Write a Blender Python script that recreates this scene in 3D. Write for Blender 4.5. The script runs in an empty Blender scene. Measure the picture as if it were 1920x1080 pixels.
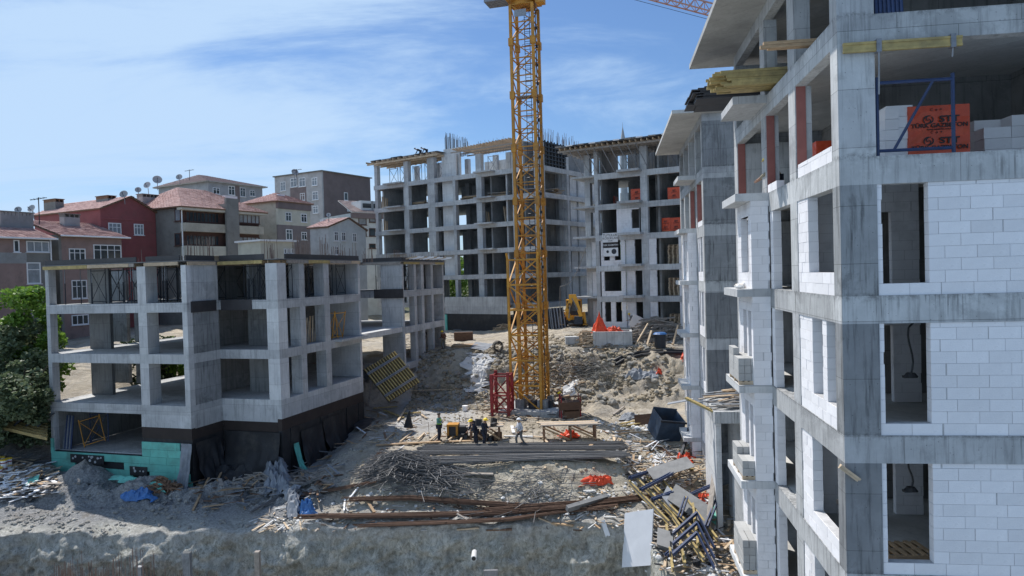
import bpy, math, random
from mathutils import Vector, Matrix, noise
random.seed(7)
sc = bpy.context.scene
col = sc.collection
R = math.radians
# ------------------------------------------------------------ camera, sky, sun, exposure
FPX = 1350.0
cam = bpy.data.objects.new('camera', bpy.data.cameras.new('camera'))
col.objects.link(cam)
cam.data.sensor_width = 36
cam.data.lens = 36*FPX/1920
cam.data.clip_start = .1
cam.data.clip_end = 3000
CAMR = Matrix.Rotation(R(90-1.15), 3, 'X') @ Matrix.Rotation(-.028, 3, 'Z')
cam.matrix_world = CAMR.to_4x4()
sc.camera = cam
SUN_EL = 59.0
SUN_TO = Vector((-.64, .77, 0)).normalized()          # towards the sun, on the ground
sd = Vector((SUN_TO.x*math.cos(R(SUN_EL)), SUN_TO.y*math.cos(R(SUN_EL)), math.sin(R(SUN_EL))))
sun = bpy.data.objects.new('sun', bpy.data.lights.new('sun', 'SUN'))
col.objects.link(sun)
sun.data.energy = 5.0
sun.data.angle = R(.5)
sun.data.color = (1, .955, .9)
sun.rotation_euler = sd.to_track_quat('Z', 'Y').to_euler()
w = bpy.data.worlds.new('World'); sc.world = w; w.use_nodes = True
nt = w.node_tree; nt.nodes.clear()
def N(nt, t, **k):
    n = nt.nodes.new(t)
    for a, b in k.items():
        if a == 'i':
            for kk, vv in b.items(): n.inputs[kk].default_value = vv
        else: setattr(n, a, b)
    return n
def L(nt, a, b): nt.links.new(a, b)
sky = N(nt, 'ShaderNodeTexSky', sky_type='NISHITA', sun_disc=False)
sky.sun_elevation = R(SUN_EL)
sky.sun_rotation = math.atan2(SUN_TO.x, SUN_TO.y)
sky.altitude = 100; sky.air_density = 1.0; sky.dust_density = .6; sky.ozone_density = 2.5
tc = N(nt, 'ShaderNodeTexCoord')
sp = N(nt, 'ShaderNodeSeparateXYZ'); L(nt, tc.outputs['Generated'], sp.inputs[0])
zz = N(nt, 'ShaderNodeMath', operation='MAXIMUM', i={1: 0.0}); L(nt, sp.outputs[2], zz.inputs[0])
za = N(nt, 'ShaderNodeMath', operation='ADD', i={1: .22}); L(nt, zz.outputs[0], za.inputs[0])
dx = N(nt, 'ShaderNodeMath', operation='DIVIDE'); L(nt, sp.outputs[0], dx.inputs[0]); L(nt, za.outputs[0], dx.inputs[1])
dy = N(nt, 'ShaderNodeMath', operation='DIVIDE'); L(nt, sp.outputs[1], dy.inputs[0]); L(nt, za.outputs[0], dy.inputs[1])
cb = N(nt, 'ShaderNodeCombineXYZ'); L(nt, dx.outputs[0], cb.inputs[0]); L(nt, dy.outputs[0], cb.inputs[1])
mp = N(nt, 'ShaderNodeMapping'); mp.inputs['Rotation'].default_value = (0, 0, R(-28)); mp.inputs['Scale'].default_value = (.55, 1.25, 1)
mp.inputs['Location'].default_value = (3.1, .4, 0)
L(nt, cb.outputs[0], mp.inputs[0])
n1 = N(nt, 'ShaderNodeTexNoise', i={'Scale': 1.25, 'Detail': 10, 'Roughness': .62, 'Distortion': .8}); L(nt, mp.outputs[0], n1.inputs['Vector'])
# thin veil of cirrus, thicker to the left (west) of the view
lf = N(nt, 'ShaderNodeMapRange', i={'From Min': -.75, 'From Max': .45, 'To Min': .19, 'To Max': -.055}); L(nt, sp.outputs[0], lf.inputs[0])
hz = N(nt, 'ShaderNodeMapRange', i={'From Min': 0.0, 'From Max': .38, 'To Min': .13, 'To Max': -.04}); L(nt, sp.outputs[2], hz.inputs[0])
a1 = N(nt, 'ShaderNodeMath', operation='ADD'); L(nt, n1.outputs[0], a1.inputs[0]); L(nt, lf.outputs[0], a1.inputs[1])
a2 = N(nt, 'ShaderNodeMath', operation='ADD'); L(nt, a1.outputs[0], a2.inputs[0]); L(nt, hz.outputs[0], a2.inputs[1])
cr = N(nt, 'ShaderNodeMapRange', interpolation_type='SMOOTHSTEP', i={'From Min': .425, 'From Max': .72, 'To Min': 0, 'To Max': .9}); L(nt, a2.outputs[0], cr.inputs[0])
SKS = .088
tint = N(nt, 'ShaderNodeMix', data_type='RGBA', blend_type='MULTIPLY'); tint.inputs[0].default_value = 1
L(nt, sky.outputs[0], tint.inputs[6]); tint.inputs[7].default_value = (.85, 1.06, 1.30, 1)
mx = N(nt, 'ShaderNodeMix', data_type='RGBA'); L(nt, cr.outputs[0], mx.inputs[0]); L(nt, tint.outputs[2], mx.inputs[6])
mx.inputs[7].default_value = (.52/SKS, .70/SKS, .93/SKS, 1)
bg = N(nt, 'ShaderNodeBackground', i={1: SKS}); L(nt, mx.outputs[2], bg.inputs[0])
ow = N(nt, 'ShaderNodeOutputWorld'); L(nt, bg.outputs[0], ow.inputs[0])
sc.view_settings.view_transform = 'Standard'
sc.view_settings.look = 'None'
sc.view_settings.exposure = 0.10
sc.view_settings.gamma = 1.0
sc.view_settings.use_curve_mapping = False

# ------------------------------------------------------------ helpers
def ray(px, py):
    return CAMR @ Vector(((px-960)/FPX, (540-py)/FPX, -1))
def W(px, py, Y):
    d = ray(px, py); return d*(Y/d.y)
class MB:
    def __init__(s): s.v = []; s.f = []; s.m = []; s.mi = 0
    def add(s, vs, fs):
        b = len(s.v); s.v += [tuple(x) for x in vs]
        s.f += [tuple(i+b for i in f) for f in fs]; s.m += [s.mi]*len(fs)
    def box(s, x0, x1, y0, y1, z0, z1, M=None):
        vs = [Vector(p) for p in ((x0,y0,z0),(x1,y0,z0),(x1,y1,z0),(x0,y1,z0),(x0,y0,z1),(x1,y0,z1),(x1,y1,z1),(x0,y1,z1))]
        if M: vs = [M @ p for p in vs]
        s.add(vs, ((0,3,2,1),(4,5,6,7),(0,1,5,4),(1,2,6,5),(2,3,7,6),(3,0,4,7)))
    def bar(s, p, q, a=.05, b=.05, up=(0,0,1)):
        p = Vector(p); q = Vector(q); d = q-p
        if d.length < 1e-6: return
        z = d.normalized(); x = Vector(up).cross(z)
        if x.length < 1e-3: x = Vector((1,0,0)).cross(z)
        x.normalize(); y = z.cross(x)
        vs = [c + x*(sx*a/2) + y*(sy*b/2) for c in (p, q) for sx, sy in ((-1,-1),(1,-1),(1,1),(-1,1))]
        s.add(vs, ((0,3,2,1),(4,5,6,7),(0,1,5,4),(1,2,6,5),(2,3,7,6),(3,0,4,7)))
    def tube(s, p, q, r=.03, r2=None, n=6):
        p = Vector(p); q = Vector(q); d = q-p
        if d.length < 1e-6: return
        if r2 is None: r2 = r
        z = d.normalized(); x = Vector((0,0,1)).cross(z)
        if x.length < 1e-3: x = Vector((1,0,0))
        x.normalize(); y = z.cross(x)
        vs = [c + (x*math.cos(2*math.pi*i/n) + y*math.sin(2*math.pi*i/n))*rr for c, rr in ((p, r), (q, r2)) for i in range(n)]
        s.add(vs, [(i, (i+1)%n, n+(i+1)%n, n+i) for i in range(n)] + [tuple(range(n))[::-1], tuple(range(n, 2*n))])
    def path(s, pts, r=.02, n=5):
        for a, b in zip(pts, pts[1:]): s.tube(a, b, r, n=n)
    def prism(s, poly, z0, z1):           # poly = list of (x, y), counter-clockwise
        n = len(poly)
        s.add([(x, y, z0) for x, y in poly] + [(x, y, z1) for x, y in poly],
              [tuple(range(n))[::-1], tuple(range(n, 2*n))] + [(i, (i+1)%n, n+(i+1)%n, n+i) for i in range(n)])
    def rock(s, c, r, fl=.7):
        ph = (1+5**.5)/2
        P = [(-1,ph,0),(1,ph,0),(-1,-ph,0),(1,-ph,0),(0,-1,ph),(0,1,ph),(0,-1,-ph),(0,1,-ph),(ph,0,-1),(ph,0,1),(-ph,0,-1),(-ph,0,1)]
        F = ((0,11,5),(0,5,1),(0,1,7),(0,7,10),(0,10,11),(1,5,9),(5,11,4),(11,10,2),(10,7,6),(7,1,8),(3,9,4),(3,4,2),(3,2,6),(3,6,8),(3,8,9),(4,9,5),(2,4,11),(6,2,10),(8,6,7),(9,8,1))
        a = random.random()*6
        vs = []
        for x, y, z in P:
            k = r/1.9*random.uniform(.7, 1.15)
            x, y = x*math.cos(a)-y*math.sin(a), x*math.sin(a)+y*math.cos(a)
            vs.append((c[0]+x*k, c[1]+y*k, c[2]+z*k*fl))
        s.add(vs, F)
    def mesh(s, name, mats, smooth=False):
        me = bpy.data.meshes.new(name); me.from_pydata(s.v, [], s.f)
        if not isinstance(mats, (list, tuple)): mats = [mats]
        for m in mats: me.materials.append(m)
        if len(mats) > 1: me.polygons.foreach_set('material_index', s.m)
        if smooth: me.polygons.foreach_set('use_smooth', [True]*len(s.f))
        me.update(); return me
    def build(s, name, mats, parent=None, smooth=False, kind=None):
        o = bpy.data.objects.new(name, s.mesh(name, mats, smooth)); col.objects.link(o)
        if parent: o.parent = parent
        if kind: o['kind'] = kind
        return o
def tag(o, label=None, cat=None, group=None, kind=None):
    if label: o['label'] = label
    if cat: o['category'] = cat
    if group: o['group'] = group
    if kind: o['kind'] = kind
    return o
def thing(name, label, cat, loc=(0,0,0), rz=0, group=None):
    o = bpy.data.objects.new(name, None); col.objects.link(o)
    o.empty_display_size = .3
    o.location = loc; o.rotation_euler = (0, 0, rz)
    return tag(o, label, cat, group)
def copy_thing(t, loc=None, rz=None, label=None, group=None, rot=None, scale=None):
    r = t.copy(); col.objects.link(r)
    if loc is not None: r.location = loc
    if rz is not None: r.rotation_euler = (0, 0, rz)
    if rot is not None: r.rotation_euler = rot
    if scale is not None: r.scale = (scale,)*3
    if label: r['label'] = label
    if group: r['group'] = group
    for ch in [o for o in KIDS.get(t.name, ())]:
        c = ch.copy(); col.objects.link(c); c.parent = r
        for g in KIDS.get(ch.name, ()):
            d = g.copy(); col.objects.link(d); d.parent = c
    return r
KIDS = {}
def remember(t):
    KIDS[t.name] = list(t.children)
    for c in t.children: KIDS[c.name] = list(c.children)
class Frame:                                # a building's own axes: u along its front (to the right), v to the back
    def __init__(s, px, Y, deg, py=505):
        p = W(px, py, Y); s.o = Vector((p.x, p.y)); s.a = R(deg)
        s.du = Vector((math.cos(s.a), math.sin(s.a))); s.dv = Vector((-math.sin(s.a), math.cos(s.a)))
    def onv(s, px, py, v=0.0):              # ray meets the plane v = const: (u, z)
        d = ray(px, py); d2 = Vector((d.x, d.y)); t = (v + s.o.dot(s.dv))/d2.dot(s.dv)
        p = d*t; return (Vector((p.x, p.y))-s.o).dot(s.du), p.z
    def onu(s, px, py, u=0.0):
        d = ray(px, py); d2 = Vector((d.x, d.y)); t = (u + s.o.dot(s.du))/d2.dot(s.du)
        p = d*t; return (Vector((p.x, p.y))-s.o).dot(s.dv), p.z
    def w(s, u, v, z=0): p = s.o + s.du*u + s.dv*v; return Vector((p.x, p.y, z))
    def empty(s, name, label, cat, group=None): return thing(name, label, cat, (s.o.x, s.o.y, 0), s.a, group)
def bx(par, name, m, u0, u1, v0, v1, z0, z1):
    b = MB(); b.box(u0, u1, v0, v1, z0, z1); return b.build(name, m, par)

# ------------------------------------------------------------ materials
def newmat(name):
    m = bpy.data.materials.new(name); m.use_nodes = True
    nt = m.node_tree; nt.nodes.clear()
    o = N(nt, 'ShaderNodeOutputMaterial'); b = N(nt, 'ShaderNodeBsdfPrincipled')
    L(nt, b.outputs[0], o.inputs[0]); return m, nt, b
def mixc(nt, f, a, b, mode='MIX'):
    m = N(nt, 'ShaderNodeMix', data_type='RGBA', blend_type=mode)
    for s, x in ((0, f), (6, a), (7, b)):
        if hasattr(x, 'is_linked') or hasattr(x, 'links'): L(nt, x, m.inputs[s])
        elif isinstance(x, (int, float)): m.inputs[s].default_value = x
        else: m.inputs[s].default_value = (*x, 1)
    return m.outputs[2]
def rng(nt, x, a, b, c=0., d=1.):
    m = N(nt, 'ShaderNodeMapRange', i={1: a, 2: b, 3: c, 4: d}); L(nt, x, m.inputs[0]); return m.outputs[0]
def plain(name, c, rough=.8, var=.25, scale=3., bump=.15, metal=0., c2=None, bscale=None, stretch=(1,1,1), dirt=0., spec=None, rnd=.12):
    m, nt, b = newmat(name)
    t = N(nt, 'ShaderNodeTexCoord'); mp = N(nt, 'ShaderNodeMapping'); mp.inputs['Scale'].default_value = stretch
    L(nt, t.outputs['Object'], mp.inputs[0])
    n = N(nt, 'ShaderNodeTexNoise', i={'Scale': scale, 'Detail': 6, 'Roughness': .62}); L(nt, mp.outputs[0], n.inputs['Vector'])
    f = rng(nt, n.outputs[0], .32, .68)
    d = tuple(x*(1-var) for x in c) if c2 is None else c2
    cc = mixc(nt, f, d, c)
    oi = N(nt, 'ShaderNodeObjectInfo'); rv = rng(nt, oi.outputs['Random'], 0, 1, 1-rnd, 1+rnd)
    hs = N(nt, 'ShaderNodeHueSaturation'); L(nt, rv, hs.inputs['Value']); L(nt, cc, hs.inputs['Color']); cc = hs.outputs[0]
    if dirt:
        n3 = N(nt, 'ShaderNodeTexNoise', i={'Scale': .9, 'Detail': 8, 'Roughness': .7}); L(nt, t.outputs['Object'], n3.inputs['Vector'])
        cc = mixc(nt, rng(nt, n3.outputs[0], .5, .72, 0, dirt), cc, (.10, .09, .075))
    L(nt, cc, b.inputs['Base Color'])
    b.inputs['Roughness'].default_value = rough; b.inputs['Metallic'].default_value = metal
    if spec is not None: b.inputs['Specular IOR Level'].default_value = spec
    if bump:
        n2 = N(nt, 'ShaderNodeTexNoise', i={'Scale': bscale or scale*5, 'Detail': 4}); L(nt, mp.outputs[0], n2.inputs['Vector'])
        bp = N(nt, 'ShaderNodeBump', i={'Strength': bump, 'Distance': .02}); L(nt, n2.outputs[0], bp.inputs['Height']); L(nt, bp.outputs[0], b.inputs['Normal'])
    return m
def concrete(name, lo, hi, stain=.5, joints=True, jw=2.44, jh=1.25, band=None):
    m, nt, b = newmat(name)
    t = N(nt, 'ShaderNodeTexCoord'); O = t.outputs['Object']
    oi = N(nt, 'ShaderNodeObjectInfo')
    off = N(nt, 'ShaderNodeVectorMath', operation='SCALE', i={'Scale': 0.0})
    n1 = N(nt, 'ShaderNodeTexNoise', i={'Scale': .8, 'Detail': 8, 'Roughness': .65}); L(nt, O, n1.inputs['Vector'])
    cc = mixc(nt, rng(nt, n1.outputs[0], .3, .7), lo, hi)
    # rain streaks, stretched along z
    mp = N(nt, 'ShaderNodeMapping'); mp.inputs['Scale'].default_value = (4.5, 4.5, .33); L(nt, O, mp.inputs[0])
    n2 = N(nt, 'ShaderNodeTexNoise', i={'Scale': 1.6, 'Detail': 6, 'Roughness': .7}); L(nt, mp.outputs[0], n2.inputs['Vector'])
    cc = mixc(nt, rng(nt, n2.outputs[0], .50, .68, 0, min(1, stain*1.3)), cc, tuple(x*.5 for x in lo))
    # lime bloom
    n4 = N(nt, 'ShaderNodeTexNoise', i={'Scale': 1.3, 'Detail': 9, 'Roughness': .75}); L(nt, O, n4.inputs['Vector'])
    cc = mixc(nt, rng(nt, n4.outputs[0], .56, .68, 0, .35), cc, tuple(min(1, x*1.35) for x in hi))
    # damp dark blotches
    n5 = N(nt, 'ShaderNodeTexNoise', i={'Scale': .55, 'Detail': 7, 'Roughness': .72, 'Distortion': .6}); L(nt, O, n5.inputs['Vector'])
    cc = mixc(nt, rng(nt, n5.outputs[0], .54, .60, 0, stain*.75), cc, tuple(x*.6 for x in lo))
    # bug holes
    vo = N(nt, 'ShaderNodeTexVoronoi', i={'Scale': 7.0}); L(nt, O, vo.inputs['Vector'])
    cc = mixc(nt, rng(nt, vo.outputs['Distance'], .05, .10, .75, 0), cc, tuple(x*.35 for x in lo))
    if joints:
        s = N(nt, 'ShaderNodeSeparateXYZ'); L(nt, O, s.inputs[0])
        ad = N(nt, 'ShaderNodeMath', operation='ADD'); L(nt, s.outputs[0], ad.inputs[0]); L(nt, s.outputs[1], ad.inputs[1])
        c3 = N(nt, 'ShaderNodeCombineXYZ'); L(nt, ad.outputs[0], c3.inputs[0]); L(nt, s.outputs[2], c3.inputs[1])
        br = N(nt, 'ShaderNodeTexBrick', offset=.5, i={'Color1': (1,1,1,1), 'Color2': (.80,.80,.82,1), 'Mortar': (.36,.36,.36,1), 'Scale': 1, 'Mortar Size': .008, 'Brick Width': jw, 'Row Height': jh, 'Mortar Smooth': .4})
        L(nt, c3.outputs[0], br.inputs['Vector'])
        cc = mixc(nt, .8, cc, br.outputs[0], 'MULTIPLY')
    if band:                                  # grout runs and grime along each pour line
        s2 = N(nt, 'ShaderNodeSeparateXYZ'); L(nt, O, s2.inputs[0])
        ms = N(nt, 'ShaderNodeMath', operation='SUBTRACT', i={0: band[0]+300*band[1]}); L(nt, s2.outputs[2], ms.inputs[1])
        mm = N(nt, 'ShaderNodeMath', operation='MODULO', i={1: band[1]}); L(nt, ms.outputs[0], mm.inputs[0])
        m1 = mixc(nt, 1.0, rng(nt, mm.outputs[0], 0, .16, 1, 0), rng(nt, mm.outputs[0], band[1]-.10, band[1], 0, 1), 'ADD')
        nb = N(nt, 'ShaderNodeTexNoise', i={'Scale': 6.0, 'Detail': 8, 'Roughness': .75}); L(nt, O, nb.inputs['Vector'])
        k1 = mixc(nt, 1.0, m1, rng(nt, nb.outputs[0], .42, .62), 'MULTIPLY'); rk = N(nt, 'ShaderNodeRGBToBW'); L(nt, k1, rk.inputs[0])
        cc = mixc(nt, rng(nt, rk.outputs[0], .1, .8, 0, .75), cc, tuple(x*.38 for x in lo))
        mq = N(nt, 'ShaderNodeMapping'); mq.inputs['Scale'].default_value = (14, 14, .35); L(nt, O, mq.inputs[0])
        nd = N(nt, 'ShaderNodeTexNoise', i={'Scale': 1.0, 'Detail': 3}); L(nt, mq.outputs[0], nd.inputs['Vector'])
        nl = N(nt, 'ShaderNodeTexNoise', i={'Scale': .9, 'Detail': 3}); L(nt, O, nl.inputs['Vector'])
        k2 = mixc(nt, 1.0, rng(nt, mm.outputs[0], .0, 1.1, 1, 0), rng(nt, nd.outputs[0], .56, .64), 'MULTIPLY'); k2 = mixc(nt, 1.0, k2, rng(nt, nl.outputs[0], .46, .58), 'MULTIPLY')
        r2 = N(nt, 'ShaderNodeRGBToBW'); L(nt, k2, r2.inputs[0])
        cc = mixc(nt, rng(nt, r2.outputs[0], .05, .7, 0, .6), cc, tuple(x*.35 for x in lo))
    hs = N(nt, 'ShaderNodeHueSaturation'); L(nt, rng(nt, oi.outputs['Random'], 0, 1, .86, 1.12), hs.inputs['Value']); L(nt, cc, hs.inputs['Color'])
    L(nt, hs.outputs[0], b.inputs['Base Color'])
    b.inputs['Roughness'].default_value = .88; b.inputs['Specular IOR Level'].default_value = .25
    n6 = N(nt, 'ShaderNodeTexNoise', i={'Scale': 9, 'Detail': 8, 'Roughness': .7}); L(nt, O, n6.inputs['Vector'])
    bp = N(nt, 'ShaderNodeBump', i={'Strength': .35, 'Distance': .03}); L(nt, n6.outputs[0], bp.inputs['Height']); L(nt, bp.outputs[0], b.inputs['Normal'])
    return m
M = {}
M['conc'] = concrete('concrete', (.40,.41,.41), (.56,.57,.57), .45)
M['conc_dark'] = concrete('concrete_dark', (.20,.21,.215), (.32,.33,.335), .7)  # plain darker concrete; painted shade on the left block's return wall
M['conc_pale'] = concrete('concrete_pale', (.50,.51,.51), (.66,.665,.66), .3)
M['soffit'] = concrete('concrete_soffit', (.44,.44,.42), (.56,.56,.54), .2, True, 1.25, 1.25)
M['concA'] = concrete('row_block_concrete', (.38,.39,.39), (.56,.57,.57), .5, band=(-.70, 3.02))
M['concA_dark'] = concrete('row_block_concrete_dark', (.20,.21,.215), (.32,.33,.335), .75, band=(-.70, 3.02))  # the row-block concrete in a darker tone
M['conc_in_shade'] = concrete('concrete_inside_shaded', (.20,.20,.195), (.29,.29,.28), .5)  # inner walls: darkened concrete, the shade of the bays put into the colour
M['aac'] = plain('aerated_concrete', (.78,.772,.785), .95, .07, 1.6, .25, c2=(.70,.692,.705), bscale=30, dirt=.36, rnd=.065)
M['mortar'] = plain('mortar', (.52,.52,.53), .95, .3, 6)
M['redwall'] = plain('red_oxide_board', (.36,.135,.115), .85, .2, 3)
M['wood'] = plain('timber', (.50,.34,.20), .8, .4, 4, .3, stretch=(1,1,6))
M['wood_pale'] = plain('pale_timber', (.62,.48,.33), .8, .35, 4, .3)
M['wood_grey'] = plain('weathered_timber', (.36,.32,.28), .85, .4, 5, .3)
M['wood_yel'] = plain('yellow_formwork_timber', (.47,.355,.14), .7, .4, 4, .2, dirt=.45)
M['wood_brown'] = plain('brown_timber', (.22,.13,.08), .85, .4, 5, .3)
M['ply_dark'] = plain('phenolic_plywood', (.045,.042,.045), .5, .4, 2, .1, dirt=.2)
M['ply_grey'] = plain('used_plywood', (.20,.205,.21), .6, .4, 1.5, .15, dirt=.3)
M['ply_white'] = plain('dusty_panel', (.72,.73,.76), .7, .12, 1.5, .1)
M['steel_blue'] = plain('blue_painted_steel', (.022,.045,.12), .5, .3, 6, .05, dirt=.3)
M['steel_dark'] = plain('dark_steel', (.045,.05,.06), .5, .4, 8, .1, .4)
M['steel_grey'] = plain('galvanised_steel', (.28,.29,.31), .5, .3, 8, .05, .5)
M['rebar'] = plain('grey_rebar', (.22,.22,.225), .6, .45, 3, .2, .5, stretch=(1,12,12))
M['rust'] = plain('rusty_rebar', (.15,.085,.055), .85, .5, 3, .3, stretch=(1,6,6))
M['rust_pale'] = plain('rusty_starter_bar', (.27,.19,.15), .85, .4, 3, 0)
M['crane'] = plain('crane_yellow_paint', (.57,.255,.026), .6, .35, 2, .1, dirt=.6)
M['crane_hi'] = plain('crane_cage_paint', (.62,.30,.032), .6, .3, 2, .1, dirt=.5)
M['crane_red'] = plain('red_paint', (.30,.022,.025), .65, .4, 3, .1, dirt=.5)
M['jib'] = plain('jib_paint', (.50,.27,.20), .55, .2, 1, 0)
M['orange'] = plain('orange_film', (.66,.075,.018), .38, .25, 2.5, .35, bscale=9)
M['orange_net'] = plain('orange_sheeting', (.86,.09,.025), .5, .35, 4, .6, bscale=16)
M['black'] = plain('black_print', (.025,.018,.018), .6, .1, 4, 0)
M['white'] = plain('white_paint', (.78,.78,.78), .5, .06, 3, 0)
M['membrane'] = plain('bitumen_membrane', (.022,.023,.027), .65, .5, 1.5, .4, dirt=.4)
M['membrane_br'] = plain('brown_primer', (.040,.028,.024), .8, .3, 2, .2)
M['xps'] = plain('turquoise_insulation', (.17,.55,.46), .85, .2, 1.2, .1, dirt=.5)
M['tarp_blue'] = plain('blue_tarpaulin', (.04,.16,.42), .5, .4, 4, .5, bscale=9)
M['geo'] = plain('grey_sheeting', (.26,.28,.31), .8, .4, 2, .4)
M['black_rub'] = plain('black_rubber', (.02,.02,.022), .6, .3, 4, .1)
M['yellow'] = plain('yellow_paint', (.75,.50,.03), .45, .15, 3, .05)
M['digger'] = plain('digger_yellow', (.72,.36,.03), .45, .2, 3, .05, dirt=.2)
def sheet_ground():
    m, nt, b = newmat('earth')
    g = N(nt, 'ShaderNodeNewGeometry'); P = g.outputs['Position']
    def noi(s, d=8, r=.65, dist=0., vec=P):
        n = N(nt, 'ShaderNodeTexNoise', i={'Scale': s, 'Detail': d, 'Roughness': r, 'Distortion': dist}); L(nt, vec, n.inputs['Vector']); return n.outputs[0]
    cc = mixc(nt, rng(nt, noi(.16), .38, .62), (.38,.335,.265), (.50,.46,.40))
    cc = mixc(nt, rng(nt, noi(.45, 8, .7, .8), .46, .62), cc, (.58,.51,.40))
    cc = mixc(nt, rng(nt, noi(1.3, 9, .75), .50, .68, 0, .65), cc, (.22,.175,.12))
    cc = mixc(nt, rng(nt, noi(7, 6, .8), .54, .68, 0, .55), cc, (.13,.115,.095))
    cc = mixc(nt, rng(nt, noi(4, 6, .8), .57, .68, 0, .6), cc, (.64,.60,.53))
    sp = N(nt, 'ShaderNodeSeparateXYZ'); L(nt, P, sp.inputs[0])
    # grey crushed stone on the ledge before the left block
    def mul(a, b_):
        k = N(nt, 'ShaderNodeMath', operation='MULTIPLY'); L(nt, a, k.inputs[0])
        if isinstance(b_, float): k.inputs[1].default_value = b_
        else: L(nt, b_, k.inputs[1])
        return k.outputs[0]
    k1 = mul(rng(nt, sp.outputs[0], -9, -12), rng(nt, sp.outputs[2], -9.5, -10.8))
    grav = mixc(nt, rng(nt, noi(9, 5, .8), .4, .6), (.20,.205,.21), (.44,.445,.45))
    cc = mixc(nt, mul(k1, .9), cc, grav)
    # poured lean concrete where the workers stand
    k2 = mul(mul(rng(nt, sp.outputs[0], -9.3, -8.6), rng(nt, sp.outputs[0], -2.4, -3.4)), mul(rng(nt, sp.outputs[1], 45, 48), rng(nt, sp.outputs[1], 59.5, 58.5)))
    cc = mixc(nt, mul(k2, .8), cc, mixc(nt, rng(nt, noi(1.2), .4, .62), (.42,.42,.42), (.62,.62,.61)))
    k6 = mul(mul(rng(nt, sp.outputs[0], -8.8, -7.8), rng(nt, sp.outputs[0], 6, 5)), mul(rng(nt, sp.outputs[1], 35.8, 36.6), rng(nt, sp.outputs[1], 40, 39)))  # pale silty soil on the mound front, lightened further to stand in for sun
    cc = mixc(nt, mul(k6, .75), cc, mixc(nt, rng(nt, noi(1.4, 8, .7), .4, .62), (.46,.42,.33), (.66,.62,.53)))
    damp = mul(rng(nt, noi(.33, 5, .6, 1.2), .56, .64), rng(nt, sp.outputs[2], -13, -12.2))
    cc = mixc(nt, mul(damp, .45), cc, (.20,.165,.125))
    # pit wall: sprayed mortar, green-grey with pale dribbles
    mpv = N(nt, 'ShaderNodeMapping'); mpv.inputs['Scale'].default_value = (1.5, 1.5, .8); L(nt, P, mpv.inputs[0])
    nn = N(nt, 'ShaderNodeSeparateXYZ'); L(nt, g.outputs['Normal'], nn.inputs[0])
    wl = mixc(nt, rng(nt, noi(.8, 9, .7), .38, .62), (.46,.455,.40), (.68,.67,.61))
    wl = mixc(nt, rng(nt, noi(3.2, 9, .8, .6, mpv.outputs[0]), .46, .56, 0, .7), wl, (.22,.215,.17))
    wl = mixc(nt, rng(nt, noi(2.0, 12, .88, .7, mpv.outputs[0]), .525, .56, 0, .85), wl, (.74,.72,.66))
    wl = mixc(nt, rng(nt, noi(7.0, 8, .85, .3, P), .56, .60, 0, .8), wl, (.66,.65,.60))
    wl = mixc(nt, rng(nt, noi(.45, 6, .7), .52, .66, 0, .5), wl, (.20,.185,.145))
    k3 = rng(nt, sp.outputs[2], -12.2, -12.45)
    k3 = mul(k3, rng(nt, sp.outputs[0], 7.0, 6.2))
    cc = mixc(nt, k3, cc, wl)
    # pale mortar lip along the top of the wall
    ad = N(nt, 'ShaderNodeMath', operation='ADD'); L(nt, sp.outputs[2], ad.inputs[0]); L(nt, mul(noi(.9, 5), 1.1), ad.inputs[1])
    k4 = mul(mul(rng(nt, ad.outputs[0], -12.5, -12.0), rng(nt, sp.outputs[1], 36.7, 35.9)), rng(nt, sp.outputs[0], 6.5, 5.8))
    lipc = mixc(nt, rng(nt, noi(5, 8, .85), .42, .6), (.30,.29,.26), (.66,.655,.63))
    cc = mixc(nt, mul(k4, .8), cc, lipc)
    # grass and soil far off
    k5 = rng(nt, sp.outputs[1], 95, 125)
    cc = mixc(nt, k5, cc, (.10,.11,.06))
    L(nt, cc, b.inputs['Base Color']); b.inputs['Roughness'].default_value = .95; b.inputs['Specular IOR Level'].default_value = .1
    h = N(nt, 'ShaderNodeMath', operation='ADD'); L(nt, noi(3.5, 9, .75), h.inputs[0]); L(nt, mul(noi(12, 5, .8), .5), h.inputs[1])
    bp = N(nt, 'ShaderNodeBump', i={'Strength': 1.0, 'Distance': .2}); L(nt, h.outputs[0], bp.inputs['Height']); L(nt, bp.outputs[0], b.inputs['Normal'])
    return m
M['earth'] = sheet_ground()

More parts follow.
